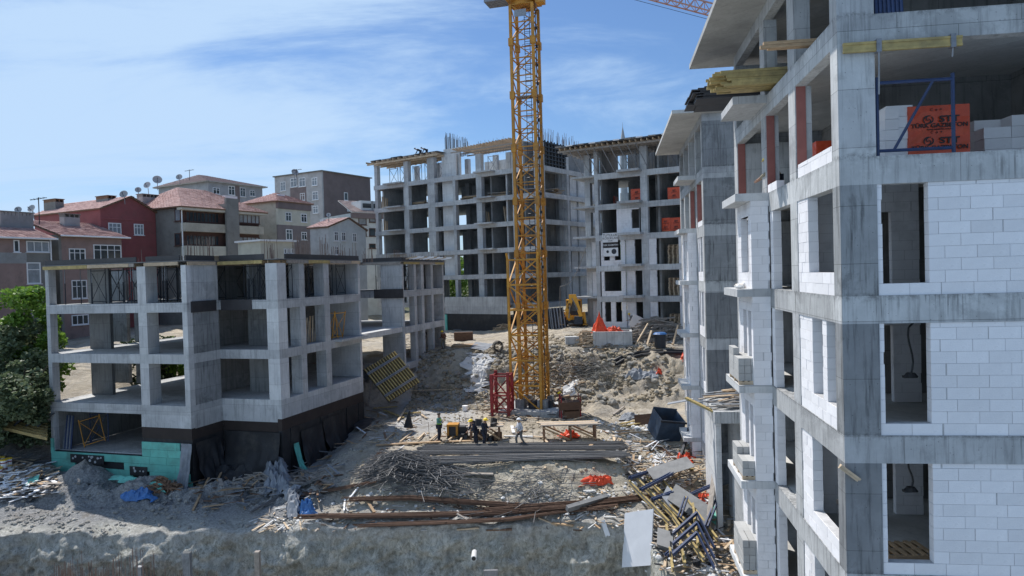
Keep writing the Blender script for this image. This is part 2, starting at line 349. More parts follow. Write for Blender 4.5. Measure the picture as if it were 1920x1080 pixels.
# ------------------------------------------------------------ ground: one continuous sheet with the terraces, the slope and the pit
KEY = [
 (-400, [(2,-17),(34.05,-17),(36.60,-10.90),(39,-9.8),(44,-8.5),(50,-7.5),(58,-6.5),(66,-5.5),(80,-5),(150,-4),(900,-3)]),
 (-60,  [(2,-17),(34.05,-17),(36.60,-10.90),(39,-9.8),(44,-8.5),(50,-7.5),(58,-6.5),(66,-5.5),(80,-5),(150,-4),(900,-3)]),
 (-32,  [(2,-17),(35.05,-17),(36.60,-12.30),(38.2,-11.7),(43,-10.2),(50,-8.9),(58,-7.3),(66,-5.8),(80,-5),(150,-4),(900,-3)]),
 (-28,  [(2,-17),(34.85,-17),(36.20,-12.50),(38.2,-12.0),(43,-11.4),(50,-11.2),(60,-8.6),(67,-6.2),(80,-5.2),(150,-4),(900,-3)]),
 (-15,  [(2,-17),(34.55,-17),(35.80,-12.50),(38,-12.1),(42,-11.8),(48,-11.6),(57,-10.5),(64,-7.4),(80,-6.8),(150,-5),(900,-3)]),
 (-12.5,[(2,-17),(34.35,-17),(35.50,-12.40),(37.2,-12),(41,-11.7),(48,-11.4),(56,-9.9),(64,-7.2),(80,-6.8),(150,-5),(900,-3)]),
 (-9.7, [(2,-17),(34.15,-17),(35.20,-12.20),(36.8,-11.8),(39.8,-10.7),(47,-10.4),(57,-10.2),(64,-6.8),(80,-6.8),(150,-5),(900,-3)]),
 (-8.2, [(2,-17),(34.05,-17),(35.10,-12.20),(36.6,-11.7),(39.2,-10.3),(46,-10.3),(59,-10.2),(63.5,-6.7),(80,-6.7),(150,-5),(900,-3)]),
 (-4,   [(2,-17),(33.95,-17),(35.00,-12.20),(36.3,-11.8),(38.7,-10.2),(46,-10.25),(58,-10.3),(62.5,-6.6),(80,-6.7),(150,-5),(900,-3)]),
 (4,    [(2,-17),(33.75,-17),(34.80,-12.30),(36.2,-11.8),(38.7,-10.2),(46,-10.3),(55,-10.4),(61.5,-6.5),(72,-5.6),(150,-5),(900,-3)]),
 (5.6,  [(2,-17),(33.55,-17),(34.70,-12.50),(36.2,-11.9),(39,-10.5),(46,-10.4),(54,-10.4),(61.5,-6.5),(72,-5.5),(150,-5),(900,-3)]),
 (6.9,  [(2,-17),(24,-15.5),(29,-13.7),(34.5,-12.5),(39.5,-11.3),(46,-10.7),(54,-10.5),(61.5,-6.5),(70,-5.5),(150,-5),(900,-3)]),
 (14,   [(2,-17),(24,-14.5),(29,-13.2),(34.5,-12.3),(39.5,-11.1),(46,-10.5),(53,-10.2),(60.5,-6.5),(70,-5.5),(150,-5),(900,-3)]),
 (400,  [(2,-17),(24,-14.5),(29,-13.2),(34.5,-12.3),(39.5,-11.1),(46,-10.5),(53,-10.2),(60.5,-6.5),(70,-5.5),(150,-5),(900,-3)]),
]
def prof(X):
    for (xa, pa), (xb, pb) in zip(KEY, KEY[1:]):
        if X <= xb: break
    t = min(1, max(0, (X-xa)/(xb-xa))); t = t*t*(3-2*t) if abs(xb-xa) < 30 else t
    r_ = [(a[0]+(b[0]-a[0])*t, a[1]+(b[1]-a[1])*t) for a, b in zip(pa, pb)]
    if -60 < X < 6.2:                          # the bank wanders and slumps
        o = .38*noise.noise(Vector((X*.31, 1, 4)))+.22*noise.noise(Vector((X*.9, 2, 4)))+.1*noise.noise(Vector((X*2.7, 3, 4)))
        r_[1] = (r_[1][0]+o*.6, r_[1][1]); r_[2] = (r_[2][0]+o, r_[2][1]+.35*noise.noise(Vector((X*.55, 7, 4)))+.12*noise.noise(Vector((X*1.9, 7, 4))))
    return r_
def bump_z(X, Y, amp):
    p = Vector((X*.33, Y*.33, 0)); q = Vector((X*1.3, Y*1.3, 3)); r = Vector((X*3.9, Y*3.9, 7))
    return amp*(noise.noise(p)*.9 + noise.noise(q)*.42 + noise.noise(r)*.2)
AMP = [0,.15,.12,.16,.25,.13,.16,.22,.15,.5,2]
def ridge(X, Y):                              # gullies, ledges and clods on the raw slopes
    a = abs(noise.noise(Vector((X*.42+noise.noise(Vector((X*.2, Y*.2, 5)))*1.5, Y*.55, 11))))
    b_ = abs(noise.noise(Vector((X*1.5, Y*1.6, 13)))); c = abs(noise.noise(Vector((X*4.3, Y*4.3, 17))))
    return 1.15*(.28-a)+.75*(.25-b_)+.32*(.22-c)
def gz(X, Y):
    P = prof(X)
    for i in range(len(P)-1):
        if Y <= P[i+1][0]:
            t = max(0, (Y-P[i][0])/(P[i+1][0]-P[i][0]))
            extra = 1 + (2.2 if i == 6 else .8)*math.sin(math.pi*t) if i in (3, 6) else 1
            z = P[i][1]+(P[i+1][1]-P[i][1])*t + bump_z(X, Y, (AMP[i]+(AMP[i+1]-AMP[i])*t)*extra)
            if i in (3, 6): z += ridge(X, Y)*math.sin(math.pi*t)*(.3 if i == 3 and X > -10 else 1)
            return z
    return P[-1][1]
def PG(px, py, lift=0.):                     # where the ray through a pixel meets the ground
    d = ray(px, py); Y = 27.0
    def below(Y): t = Y/d.y; return d.z*t < gz(d.x*t, Y)
    while Y < 140 and not below(Y): Y += .3
    lo, hi = Y-.3, Y
    for _ in range(6):
        m = (lo+hi)/2
        if below(m): hi = m
        else: lo = m
    Y = hi; t = Y/d.y; return Vector((d.x*t, Y, d.z*t+lift))
def ground():
    xs = [-400,-250,-150,-100,-80,-70,-60,-50,-45,-41,-38,-36,-34] ; x = -33.
    while x < 14.5: xs.append(x); x += .14
    xs += [15.5,17,19,22,26,32,40,60,100,200,400]
    cnt = [10, 60, 18, 34, 40, 60, 60, 30, 16, 8]
    rows = []
    for X in xs:
        P = prof(X); c = []
        for i, n in enumerate(cnt):
            for k in range(n):
                t = k/n
                Y = P[i][0]+(P[i+1][0]-P[i][0])*t; Z = P[i][1]+(P[i+1][1]-P[i][1])*t
                if i == 1:                                    # the wall: push out and in
                    s = math.sin(math.pi*t)*.8+.2
                    q = Vector((X*.5, 5, Z*.7)); q2 = Vector((X*1.7, 9, Z*1.9)); q3 = Vector((X*5, 2, Z*4))
                    Y += s*(noise.noise(q)*.7 + noise.noise(q2)*.42 + noise.noise(q3)*.22 + noise.noise(q3*2.3)*.1)
                    c.append((X, Y, Z + bump_z(X, Y, .1)))
                else: c.append((X, Y, gz(X, Y)))
        c.append((X, 900, -3)); rows.append(c)
    n = len(rows[0]); b = MB()
    b.v = [p for r_ in rows for p in r_]
    b.f = [(i*n+j, (i+1)*n+j, (i+1)*n+j+1, i*n+j+1) for i in range(len(rows)-1) for j in range(n-1)]
    b.m = [0]*len(b.f)
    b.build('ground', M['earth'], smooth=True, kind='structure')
ground()
# ------------------------------------------------------------ masonry and frames
BM = {}
BW, BH = .64, .258
STUFF = {}                                     # per building: blocks too small to pick apart
def block_wall(par, axis, f, a0, a1, z0, z1, th=.2, ops=(), parts=True, mat='aac', name='block'):
    mo = MB(); acc = STUFF.setdefault(par.name, MB()) if not parts else None
    k = 0; z = z0
    while z < z1-.03:
        zt = min(z1, z+BH); cuts = sorted((o[0], o[1]) for o in ops if min(zt, o[3])-max(z, o[2]) > .45*(zt-z))
        iv = []; s = a0
        for c0, c1 in cuts:
            if c0 > s+.02: iv.append((s, c0))
            s = max(s, c1)
        if a1 > s+.02: iv.append((s, a1))
        for i0, i1 in iv:
            e = .012
            if axis == 'u': mo.box(i0+.02, i1-.02, f+e, f+th-e, z, zt)
            else: mo.box(f+e, f+th-e, i0+.02, i1-.02, z, zt)
            a = i0 - (BW*.5 if k % 2 else 0) - random.choice((0, .12))
            while a < i1-.01:
                p0, p1 = max(a, i0), min(a+BW, i1)
                if p1-p0 > .05:
                    g = .006; ln = round(p1-p0-(g if random.random() > .12 else random.choice((.02,.035))), 2); hh = round(zt-z-g, 3); j = random.uniform(-.004, .004)
                    if parts:
                        key = (axis, ln, hh, th, mat)
                        if key not in BM:
                            m_ = MB()
                            if axis == 'u': m_.box(0, ln, 0, th, 0, hh)
                            else: m_.box(0, th, 0, ln, 0, hh)
                            BM[key] = m_.mesh(name, M[mat])
                        o = bpy.data.objects.new(name, BM[key]); col.objects.link(o); o.parent = par
                        o.location = (p0, f+j, z+g/2) if axis == 'u' else (f+j, p0, z+g/2)
                    elif axis == 'u': acc.box(p0, p0+ln, f+j, f+j+th, z, z+hh)
                    else: acc.box(f+j, f+j+th, p0, p0+ln, z, z+hh)
                a += BW
        k += 1; z += BH
    if mo.v: mo.build('mortar', M['mortar'], par)
def flush_stuff(par, mat='aac'):
    b = STUFF.get(par.name)
    if b and b.v: b.build('blockwork', M[mat], par, kind='stuff')

def frame_part(par, name, m, *a): return bx(par, name, M[m], *a)

# ---- block A (near right) and block B (behind it): same family
def row_building(fr, par, levels, depth, width, near):
    """levels = tops of the floor slabs, lowest first; roof slab on top of the last one"""
    beam = .6
    roof = levels[-1]+3.0
    for i, z in enumerate(levels):
        frame_part(par, 'slab', 'soffit', .30, width, .32, depth-.3, z-.18, z-.01)
        frame_part(par, 'beam', 'concA', .0, width, 0, .30, z-beam, z)
        frame_part(par, 'beam', 'concA', .0, .28, .302, depth-.302, z-beam, z)
        frame_part(par, 'beam', 'concA', .0, width, depth-.3, depth, z-beam, z)
        nxt = levels[i+1]-beam if i+1 < len(levels) else roof-beam
        # partition behind the front rooms, concrete core
        if near:
            frame_part(par, 'inner_wall', 'conc_in_shade', 2.2, width, 5.4, 5.6, z, nxt+.42)
            frame_part(par, 'inner_wall', 'conc_in_shade', 3.2, 3.4, 5.62, depth-.3, z, nxt+.42)
            frame_part(par, 'inner_wall', 'conc_in_shade', 6.2, 6.4, .31, 5.38, z, nxt+.42)
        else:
            frame_part(par, 'inner_wall', 'conc_in_shade', 2.6, 2.8, .5, depth-.4, z, nxt+.42)
    frame_part(par, 'roof_beam', 'concA', 0, .28, .302, depth-.302, roof-beam, roof-.2)
    frame_part(par, 'roof_beam', 'concA', 0, width, 0, .3, roof-beam, roof-.2)
    frame_part(par, 'roof_slab', 'soffit', -1.55, width, -1.2 if near else -.35, depth+.9, roof-.2, roof-.02)

A = Frame(1577, 15.6, -7.8, 496)
LA = [-12.8, -9.78, -6.76, -3.73, -.70, 2.30, 5.33]
bA = A.empty('concrete_frame_building', 'nearest unfinished block on the right, white block infill between grey beams', 'building')
row_building(A, bA, LA, 13.0, 14.0, True)
for i, z in enumerate(LA):
    top = (LA[i+1] if i+1 < len(LA) else 8.33)-.6
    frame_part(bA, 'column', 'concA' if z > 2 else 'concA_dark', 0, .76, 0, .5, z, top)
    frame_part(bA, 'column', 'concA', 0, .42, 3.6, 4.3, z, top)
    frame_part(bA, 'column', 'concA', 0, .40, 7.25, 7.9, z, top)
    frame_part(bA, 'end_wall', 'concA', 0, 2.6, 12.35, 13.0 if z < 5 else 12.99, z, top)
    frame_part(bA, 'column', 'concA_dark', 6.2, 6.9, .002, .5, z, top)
    # balcony
    if z < 5.4:
        frame_part(bA, 'balcony_slab', 'conc_pale', -1.02, -.002, 6.95, 9.6, z-.24, z+.0)
    if -9 < z < 1 or z < -9:
        pn = z > -7.5
        if z < 2:
            k = i % 2
            # front wall (in shade)
            block_wall(bA, 'u', .03, .765, 4.1, z, top, .22, [(.87, 1.80, z+.38, top)], pn)
            block_wall(bA, 'u', .03, 4.1, 6.19, z, top, .22, [], False)
            # side wall in the sun
            if z == -3.73: ops = [(.50, 1.22, z+.42, top), (1.58, 2.42, z+.42, top)]
            else: ops = [(.50, 2.62, z+.42, top)]
            block_wall(bA, 'v', .02, .502, 3.598, z, top, .24, ops, pn)
            block_wall(bA, 'v', .02, 6.55, 6.95, z, top, .24, [], pn)
            # projecting bay above the balcony
            block_wall(bA, 'u', 6.96, -.56, -.002, z+.002, top+.36, .2, [], pn)
            ops = [(7.45, 8.7, z+.6, top)] if z > -2 else [(7.25, 7.75, z+.5, top), (8.0, 8.6, z+.5, top)]
            block_wall(bA, 'v', -.56, 7.162, 9.4, z+.002, top+.36, .2, ops, False)
            block_wall(bA, 'v', .02, 7.91, 12.34, z, top, .2, [(9.9, 11.6, z+.4, top)], False)
            # inner cross walls seen through the openings
            block_wall(bA, 'u', 4.0, .45, 3.2, z, top+.4, .2, [(1.6, 2.5, z, z+2.1)], False)
            frame_part(bA, 'bay_beam', 'concA', -.56, -.003, 7.0, 9.4, top+.362, LA[i+1]-.242)
    if abs(z-2.3) < .1:
        frame_part(bA, 'red_board', 'redwall', .03, .27, 3.575, 3.598, z+.3, top)
        frame_part(bA, 'red_board', 'redwall', .03, .27, 7.225, 7.248, z+.02, top)
        frame_part(bA, 'red_board', 'redwall', .03, .30, 12.32, 12.348, z+.02, top)
        block_wall(bA, 'v', .03, .502, 3.57, z, z+.36, .22, [])
        block_wall(bA, 'v', .03, 6.0, 7.22, z, z+.26, .22, [])
flush_stuff(bA)

B = Frame(1322, 38.0, -7.8, 503)
LB = [-12.8, -9.78, -6.76, -3.73, -.70, 2.30, 5.33]
bB = B.empty('concrete_frame_building', 'second unfinished block behind the nearest one, with a dark bare concrete end wall', 'building')
row_building(B, bB, LB, 12.6, 12.0, False)
for i, z in enumerate(LB):
    top = (LB[i+1] if i+1 < len(LB) else 8.33)-.6
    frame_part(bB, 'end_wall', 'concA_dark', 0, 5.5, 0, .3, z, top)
    frame_part(bB, 'column', 'concA', 0, .35, .302, .7, z, top)
    frame_part(bB, 'column', 'concA', 0, .35, 3.0, 3.5, z, top)
    frame_part(bB, 'column', 'concA', 0, .35, 6.4, 6.9, z, top)
    frame_part(bB, 'column', 'concA', 0, .35, 9.4, 9.9, z, top)
    frame_part(bB, 'end_wall', 'concA', 0, 2.0, 12.1, 12.6, z, top)
    if z < 5.4: frame_part(bB, 'balcony_slab', 'conc_pale', -.98, -.002, 3.4, 6.3, z-.24, z+.0)
    if z < 2:
        block_wall(bB, 'v', .02, .702, 2.99, z, top, .24, [(1.0, 1.9, z+.4, top), (2.2, 2.75, z+.4, top)], False)
        block_wall(bB, 'u', 3.42, -.5, -.002, z+.002, top+.36, .2, [], False)
        block_wall(bB, 'v', -.5, 3.622, 6.2, z+.002, top+.36, .2, [(3.8, 4.4, z+.5, top), (4.8, 5.6, z+.4, top)], False)
        block_wall(bB, 'v', .02, 6.91, 9.39, z, top, .24, [(7.4, 8.6, z+.4, top)], False)
        block_wall(bB, 'v', .02, 9.91, 12.09, z, top, .24, [(10.4, 11.6, z+.4, top)], False)
    if abs(z-2.3) < .1:
        frame_part(bB, 'red_board', 'redwall', .03, .27, 2.97, 2.998, z+.02, top)
        frame_part(bB, 'red_board', 'redwall', .03, .27, 6.37, 6.398, z+.02, top)
        block_wall(bB, 'v', .03, .702, 2.96, z, z+.3, .22, [], False)
flush_stuff(bB)
# terrace deck in front of block B on a round column
frame_part(bB, 'terrace_slab', 'concA', -.25, 4.2, -4.2, -.01, -7.35, -6.8)
mb = MB(); mb.tube((.9,-2.6,-12.9), (.9,-2.6,-7.352), .32, n=16); mb.build('round_column', M['concA'], bB, smooth=False)
frame_part(bB, 'low_wall', 'conc_pale', -.20, .05, -4.1, -.05, -12.9, -7.352)
frame_part(bB, 'low_wall', 'concA', .5, .8, -6.9, -4.25, -12.9, -9.2)

# ---- block C (centre right)
C = Frame(1118, 71.0, -30.0, 507)
LC = [-5.5, -2.5, .5, 3.5, 6.5, 9.5]
bC = C.empty('concrete_frame_building', 'grey concrete block with timber roof formwork and orange pallets, right of the crane', 'building')
CW = 15.5
def cu(px, py=500): return C.onv(px, py)[0]
for i, z in enumerate(LC):
    top = (LC[i+1] if i < 5 else 12.3)-.55
    t2 = LC[i+1] if i < 5 else 12.3
    frame_part(bC, 'slab', 'conc', -2.6, CW, .36, 11, z-.2, z-.01)
    frame_part(bC, 'beam', 'conc', 0, CW, 0, .35, z-.55, z)
    frame_part(bC, 'side_beam', 'conc', -1.75, -.002, 1.6, 1.9, z-.55, z)
    frame_part(bC, 'column', 'conc', 0, .38, 0, .6, z, top)
    frame_part(bC, 'column', 'conc', -1.75, -1.15, 1.6, 2.2, z, top)
    u5, u6 = cu(1204), cu(1217)
    frame_part(bC, 'column', 'conc', u5, u6, 0, .5, z, top)
    frame_part(bC, 'column', 'conc', CW-.6, CW, 0, .5, z, top)
    frame_part(bC, 'column', 'conc', 3.4, 3.9, 4.2, 4.9, z, t2-.2)
    frame_part(bC, 'inner_wall', 'conc_in_shade', .4, .6, .6, 5, z, t2-.2)
    frame_part(bC, 'inner_wall', 'conc_in_shade', 1.2, CW, 6.2, 6.4, z, t2-.2)
    frame_part(bC, 'inner_wall', 'conc_in_shade', 6.3, 6.5, .4, 6.1, z, t2-.2)
    frame_part(bC, 'inner_wall', 'conc_in_shade', u6+.3, u6+.5, 1.5, 6, z, t2-.2)
    if z > -5: frame_part(bC, 'balcony_slab', 'conc', cu(1166), cu(1208), -.95, -.002, z-.12, z+.1)
    if z < 3:
        block_wall(bC, 'u', 1.65, -1.149, -.002, z, top, .2, [], False)
        w0, w1 = cu(1132), cu(1164)
        ops = [(w0, w1, z+.45, top)] if i in (1,) else [(w0, (w0+w1)/2-.25, z+.45, top), ((w0+w1)/2+.25, w1, z+.45, top)]
        block_wall(bC, 'u', .06, cu(1127), cu(1172), z, top, .2, ops, False)
        block_wall(bC, 'u', .30, cu(1172)+.01, u5-.002, z, top, .2, [(cu(1189), cu(1202), z+.1, top-.05)], False)
        block_wall(bC, 'u', .06, u6+.002, cu(1231), z, top, .2, [], False)
        block_wall(bC, 'u', .06, cu(1273), cu(1282), z, top, .2, [], False)
    if i == 3:
        block_wall(bC, 'u', .06, cu(1158), cu(1208)-.4, z, top, .2, [(cu(1186), cu(1200), z+.45, top-.1)], False)
flush_stuff(bC)
# roof formwork of C: every joist a piece, ply sheets on top
mbf = MB()
for k in range(34):
    u = -3.0+k*.56
    b = MB(); b.box(u, u+.09, -1.5, 4.5, 11.98, 12.18); b.build('joist', M['wood_pale'], bC)
for k in range(6):
    b = MB(); b.box(-3.3, CW+.5, -1.2+k*1.1, -1.11+k*1.1, 11.78, 11.976); b.build('bearer', M['wood_grey'], bC)
k = 0; u = -3.2
while u < CW:
    ww = random.uniform(1.1, 1.3); b = MB(); zz_ = 12.184+random.uniform(0, .05)
    b.box(u, u+ww-.03, -1.75+random.uniform(-.15,.15), 2.9, zz_, zz_+.12); b.build('plywood_sheet', M['ply_dark' if k%3 else 'ply_grey'], bC)
    b = MB(); b.box(u, u+ww*.55, -1.98, -1.9, 12.2, 12.31); b.build('edge_board', M['white' if k%2 else 'wood_grey'], bC); u += ww; k += 1

# ---- block D (centre left, furthest)
D = Frame(706, 95.0, -35.0, 519)
uR = D.onv(1018, 500)[0]
LD = [-3.4, 0, 3, 6, 9, 12]
bD = D.empty('concrete_frame_building', 'bare grey six storey concrete frame standing behind the yellow crane mast', 'building')
def du_(px, py=400): return D.onv(px, py)[0]
rd = [D.onu(px, 400, uR)[0] for px in (1067, 1095)]
DD = max(rd[1], 9)+6
for i, z in enumerate(LD):
    top = (LD[i+1] if i < 5 else 15.1)-.5; t2 = top+.5
    last = i == 5
    frame_part(bD, 'slab', 'conc', .3, uR-.3, .32, DD, z-.2, z-.01)
    frame_part(bD, 'beam', 'conc', 0, uR, 0, .3, z-.55, z)
    frame_part(bD, 'beam', 'conc', uR-.3, uR, .302, DD, z-.55, z)
    frame_part(bD, 'beam', 'conc', 0, .3, .302, DD, z-.55, z)
    cs = [(704,709),(759,767),(803,816),(850,855),(894,904),(962,967)]
    for a, c in cs:
        if last and a > 845 and a < 890: continue
        m = 'conc'
        frame_part(bD, 'column', m, max(0, du_(a)), du_(c), 0, .6, z, top if a < 840 or not last else 14.2)
    frame_part(bD, 'corner_column', 'conc', uR-.9, uR, .0, .9, z, top if not last else 14.6)
    frame_part(bD, 'column', 'conc', uR-.9, uR-.002, rd[0]-.3, rd[0]+.2, z, top if not last else 13.5)
    if z > -1:
        frame_part(bD, 'shear_wall', 'conc_pale', du_(823), du_(850), .8, 1.0, z, top+.3)
        frame_part(bD, 'inner_wall', 'conc', du_(905), du_(930), 5.0, 5.2, z, t2-.2)
        frame_part(bD, 'inner_wall', 'conc', uR-7, uR-1.2, 7.0, 7.2, z, t2-.2)
        frame_part(bD, 'inner_wall', 'conc_in_shade', uR-2.6, uR-2.4, .5, DD-.6, z, t2-.2)
    for c in (2.2, 6.2, 11, 15.5, 20, 25, 30):
        if c < uR-1: frame_part(bD, 'column', 'conc', c, c+.6, 5.5, 6.0, z, t2-.2)
    if not last:
        frame_part(bD, 'inner_wall', 'conc', 3.4, 6.5 if i%2 else 5.6, 8.0, 8.2, z, t2-.2)
        frame_part(bD, 'inner_wall', 'conc', 8.0 if i%3 else 9.5, 12.98, 8.4, 8.6, z, t2-.2)
        frame_part(bD, 'inner_wall', 'conc', .4, 1.9 if i%2 else 2.6, 6.4, 6.6, z, t2-.2)
        frame_part(bD, 'inner_wall', 'conc', .05, .29, 1.5, 8, z, top)
        frame_part(bD, 'inner_wall', 'conc', 13.0, uR-.4, 9.0, 9.2, z, t2-.2)
        frame_part(bD, 'inner_wall', 'conc', 17.3, 17.5, 2.4, 8.98, z, t2-.2)
        frame_part(bD, 'side_wall', 'conc_pale', uR-.8, uR-.6, rd[0]+1.4, DD-.6, z, top)
        frame_part(bD, 'inner_wall', 'conc', 4.9, 5.1, .4, 4.6, z, t2-.2)
        frame_part(bD, 'inner_wall', 'conc', 21.0, 21.2, .4, 7.6, z, t2-.2)
    if z > 2: 
        frame_part(bD, 'balcony_slab', 'conc', du_(728), du_(760), -.9, -.002, z-.15, z+.02)
    if z > 2: frame_part(bD, 'balcony_slab', 'conc', du_(897), du_(930), -.9, -.002, z-.15, z+.02)
# lower retaining wall with membrane
frame_part(bD, 'retaining_wall', 'conc', du_(842), du_(958), -1.3, -1.0, -4.6, -2.6)
frame_part(bD, 'deck', 'conc', du_(842), du_(958), -.998, -.01, -3.6, -3.41)
frame_part(bD, 'membrane', 'membrane', du_(840), du_(960), -1.26, -1.02, -8, -4.602)
frame_part(bD, 'membrane', 'membrane', du_(960)+.01, uR+.2, -.3, -.05, -8, -3.96)
frame_part(bD, 'insulation_board', 'xps', du_(833), du_(846), -1.45, -1.27, -7.5, -4.7)
# unfinished top: left deck, loose joists on the right, starter bars
b = MB()
for k in range(6): frame_part(bD, 'plywood_sheet', 'ply_grey' if k%2 else 'ply_dark', .1+k*1.9, 1.9+k*1.9, -.5+random.uniform(-.2,.2), 5, 15.1+random.uniform(0,.1), 15.24)
for k in range(13): frame_part(bD, 'joist', 'wood_pale', -.4+k*.95, -.28+k*.95, -.9, 4.6, 14.86, 15.06)
for k in range(4): frame_part(bD, 'bearer', 'wood_pale', -.5, 11.6, -.6+k*1.2, -.5+k*1.2, 14.64, 14.85)
u0, u1 = du_(862), du_(966)
for k in range(19):
    t = k/18; u = u0+(u1-u0)*t
    b = MB(); b.bar((u, -1.0, 14.95+.25*t), (u+.3, 4.2, 14.95+.25*t), .1, .18); b.build('joist', M['wood_pale'], bD)
for k in range(3): frame_part(bD, 'bearer', 'wood_grey', u0-1, u1+.3, -.2+1.6*k, -.1+1.6*k, 14.68, 14.84)
frame_part(bD, 'shear_wall', 'conc_pale', du_(823), du_(853), 1.2, 1.5, 12, 15.6)
frame_part(bD, 'shear_wall', 'conc_pale', du_(853)+.01, du_(893), 6.2, 6.5, 12, 14.3)
b = MB()
for k in range(70):
    u = du_(824)+random.random()*(du_(868)-du_(824)); v = 1.2+random.random()*.5
    h = 17.6-1.3*(u-du_(824))/(du_(868)-du_(824))+random.uniform(-.5,.3); b.bar((u, v, 14.5), (u+random.uniform(-.05,.05), v, h), .03, .03)
b.build('starter_bars', M['steel_grey'], bD, kind='stuff')
b = MB()
for k in range(60):
    u = uR-.7+random.uniform(-.3,.3); v = random.uniform(1, rd[1]); b.bar((u, v, 14), (u+random.uniform(-.1,.1), v, 15.5+random.uniform(0,1)), .025, .025)
for k in range(30):
    u = random.uniform(du_(875), du_(960)); v = 2+random.random(); b.bar((u, v, 14.5), (u, v, 15.6+random.uniform(0,.8)), .025, .025)
b.build('starter_bars', M['rust_pale'], bD, kind='stuff')
# wall formwork grid standing on the roof at the right face
for k in range(8):
    v = 1.3+k*(rd[0]-1.2)/7; frame_part(bD, 'formwork_post', 'steel_dark', uR-.25, uR-.13, v, v+.12, 12.02, 14.9)
for k in range(6):
    frame_part(bD, 'formwork_rail', 'steel_dark', uR-.12, uR-.02, 1.2, rd[0]+.3, 12.3+k*.45, 12.39+k*.45)
frame_part(bD, 'shutter_panel', 'ply_dark', uR-.32, uR-.26, 1.2, rd[0]+.3, 12.02, 14.8)

# ---- block E (left, half built)
E = Frame(85, 44.5, -17.0, 537)
LE = [-10.15, -7.15, -4.15, -1.15]
RE = 1.02
bE = E.empty('concrete_frame_building', 'half built concrete block at the left with dark edge boards along its roof deck', 'building')
SB = 2.7
UC = E.onv(520, 540, SB)[0]
def eu(px, py=560, v=0.): return E.onv(px, py, v)[0]
def ev(px, py=560, u=UC): return E.onu(px, py, u)[0]
e1 = eu(350); e0 = 0
s1 = ev(676); s2 = ev(755); s3 = ev(833)
print('E', e1, s1, s2, s3, 'D', uR, rd)
for i, z in enumerate(LE):
    nx = LE[i+1]-.55 if i < 3 else RE
    n2 = LE[i+1]-.2 if i < 3 else RE
    lt = 'conc'
    frame_part(bE, 'slab', 'conc', .3, e1-.02, .32, SB+.3, z-.2, z-.01)
    frame_part(bE, 'slab', 'conc', .3, UC-.3, SB+.32, 12.0, z-.2, z-.011)
    frame_part(bE, 'slab', 'conc', 4.0, UC-.3, 12.01, s1, z-.2, z-.012)
    frame_part(bE, 'slab', 'conc', 4.0, 11.0, s1+.01, s2, z-.2, z-.011)
    frame_part(bE, 'slab', 'conc', 4.0, UC-.3, s2+.31, s3, z-.2, z-.012)
    if i > 0:
        frame_part(bE, 'beam', lt, 0, e1-.3, 0, .3, z-.55, z)
        frame_part(bE, 'beam', lt, e1-.3, e1, 0, SB, z-.55, z)
        frame_part(bE, 'beam', lt, e1-.298, UC, SB+.002, SB+.3, z-.55, z)
        frame_part(bE, 'beam', lt, UC-.3, UC, SB+.302, s1, z-.55, z)
        frame_part(bE, 'beam', lt, 0, .3, .302, 12, z-.55, z)
        frame_part(bE, 'beam', lt, UC-.3, UC, s2+.302, s3, z-.55, z)
        frame_part(bE, 'beam', lt, 10.7, UC, s2, s2+.3, z-.55, z)
        frame_part(bE, 'beam', lt, 10.7, 11.0, s1+.02, s2-.01, z-.5, z-.002)
    # F1 columns
    if i > 0:
        frame_part(bE, 'column', 'conc', 0, .28, 0, .5, z, nx)
        frame_part(bE, 'shear_wall', 'conc_in_shade', .29, 2.0, 2.8, 3.05, z, n2)
        a, c = eu(258), eu(274); frame_part(bE, 'column', 'conc_pale', a, c, 0, .9, z, nx)
        frame_part(bE, 'column', 'conc_pale', e1-.35, e1, 0, .42, z, nx)
        frame_part(bE, 'shear_wall', 'conc_dark' if i < 3 else 'conc', e1-.28, e1-.02, .42, SB-.02, z, nx)  # return wall darker below the top storey: shade put into its colour
        for q, (a, b_) in enumerate(((190, 236), (250, 262))):
            ua, ub = eu(a, v=7.5), eu(b_, v=7.5); frame_part(bE, 'shear_wall', 'conc_dark', ua, ub, 7.5, 7.8, z, n2)
        # recess F2
        a, c = eu(412, v=SB), eu(470, v=SB)
        frame_part(bE, 'shear_wall', 'conc_in_shade', a, c, SB+2.6, SB+2.85, z, n2)
        frame_part(bE, 'inner_wall', 'conc_in_shade', a-3, UC-4.2, SB+6.4, SB+6.6, z, n2)
    frame_part(bE, 'corner_column', 'conc_pale', UC-.8, UC, SB, SB+.9, z, nx) if i > 0 else None
    if i > 0:
        for a, c in ((562, 572), (608, 618)):
            v0, v1 = ev(a), ev(c); frame_part(bE, 'column', 'conc', UC-.75, UC, v0, v1, z, nx)
        frame_part(bE, 'shear_wall', 'conc_pale', UC-2.9, UC, s1-.28, s1-.002, z, nx)
        frame_part(bE, 'inner_wall', 'conc_in_shade', 8.6, 8.8, SB+.5, s1, z, n2)
    # E2
    a = E.onv(715, 560, s2)[0]
    frame_part(bE, 'shear_wall', 'conc', a, UC, s2-.002 if False else s2+.02, s2+.3, z, nx)
    for px in (777, 791, 809):
        v0 = ev(px); frame_part(bE, 'column', 'conc', UC-.5, UC, v0, v0+.5, z, nx)
    frame_part(bE, 'shear_wall', 'conc', UC-3, UC, s3-.3, s3, z, nx)
    frame_part(bE, 'column', 'conc', 10.4, 10.95, (s1+s2)/2, (s1+s2)/2+.8, z, nx)
    frame_part(bE, 'inner_wall', 'conc_in_shade', 6.2, 6.4, s1, s2+4, z, n2)
    frame_part(bE, 'back_column', 'conc', 4.2, 4.8, 11.4, 12.0, z, n2)
    frame_part(bE, 'back_column', 'conc', 9.2, 9.8, 11.4, 12.0, z, n2)
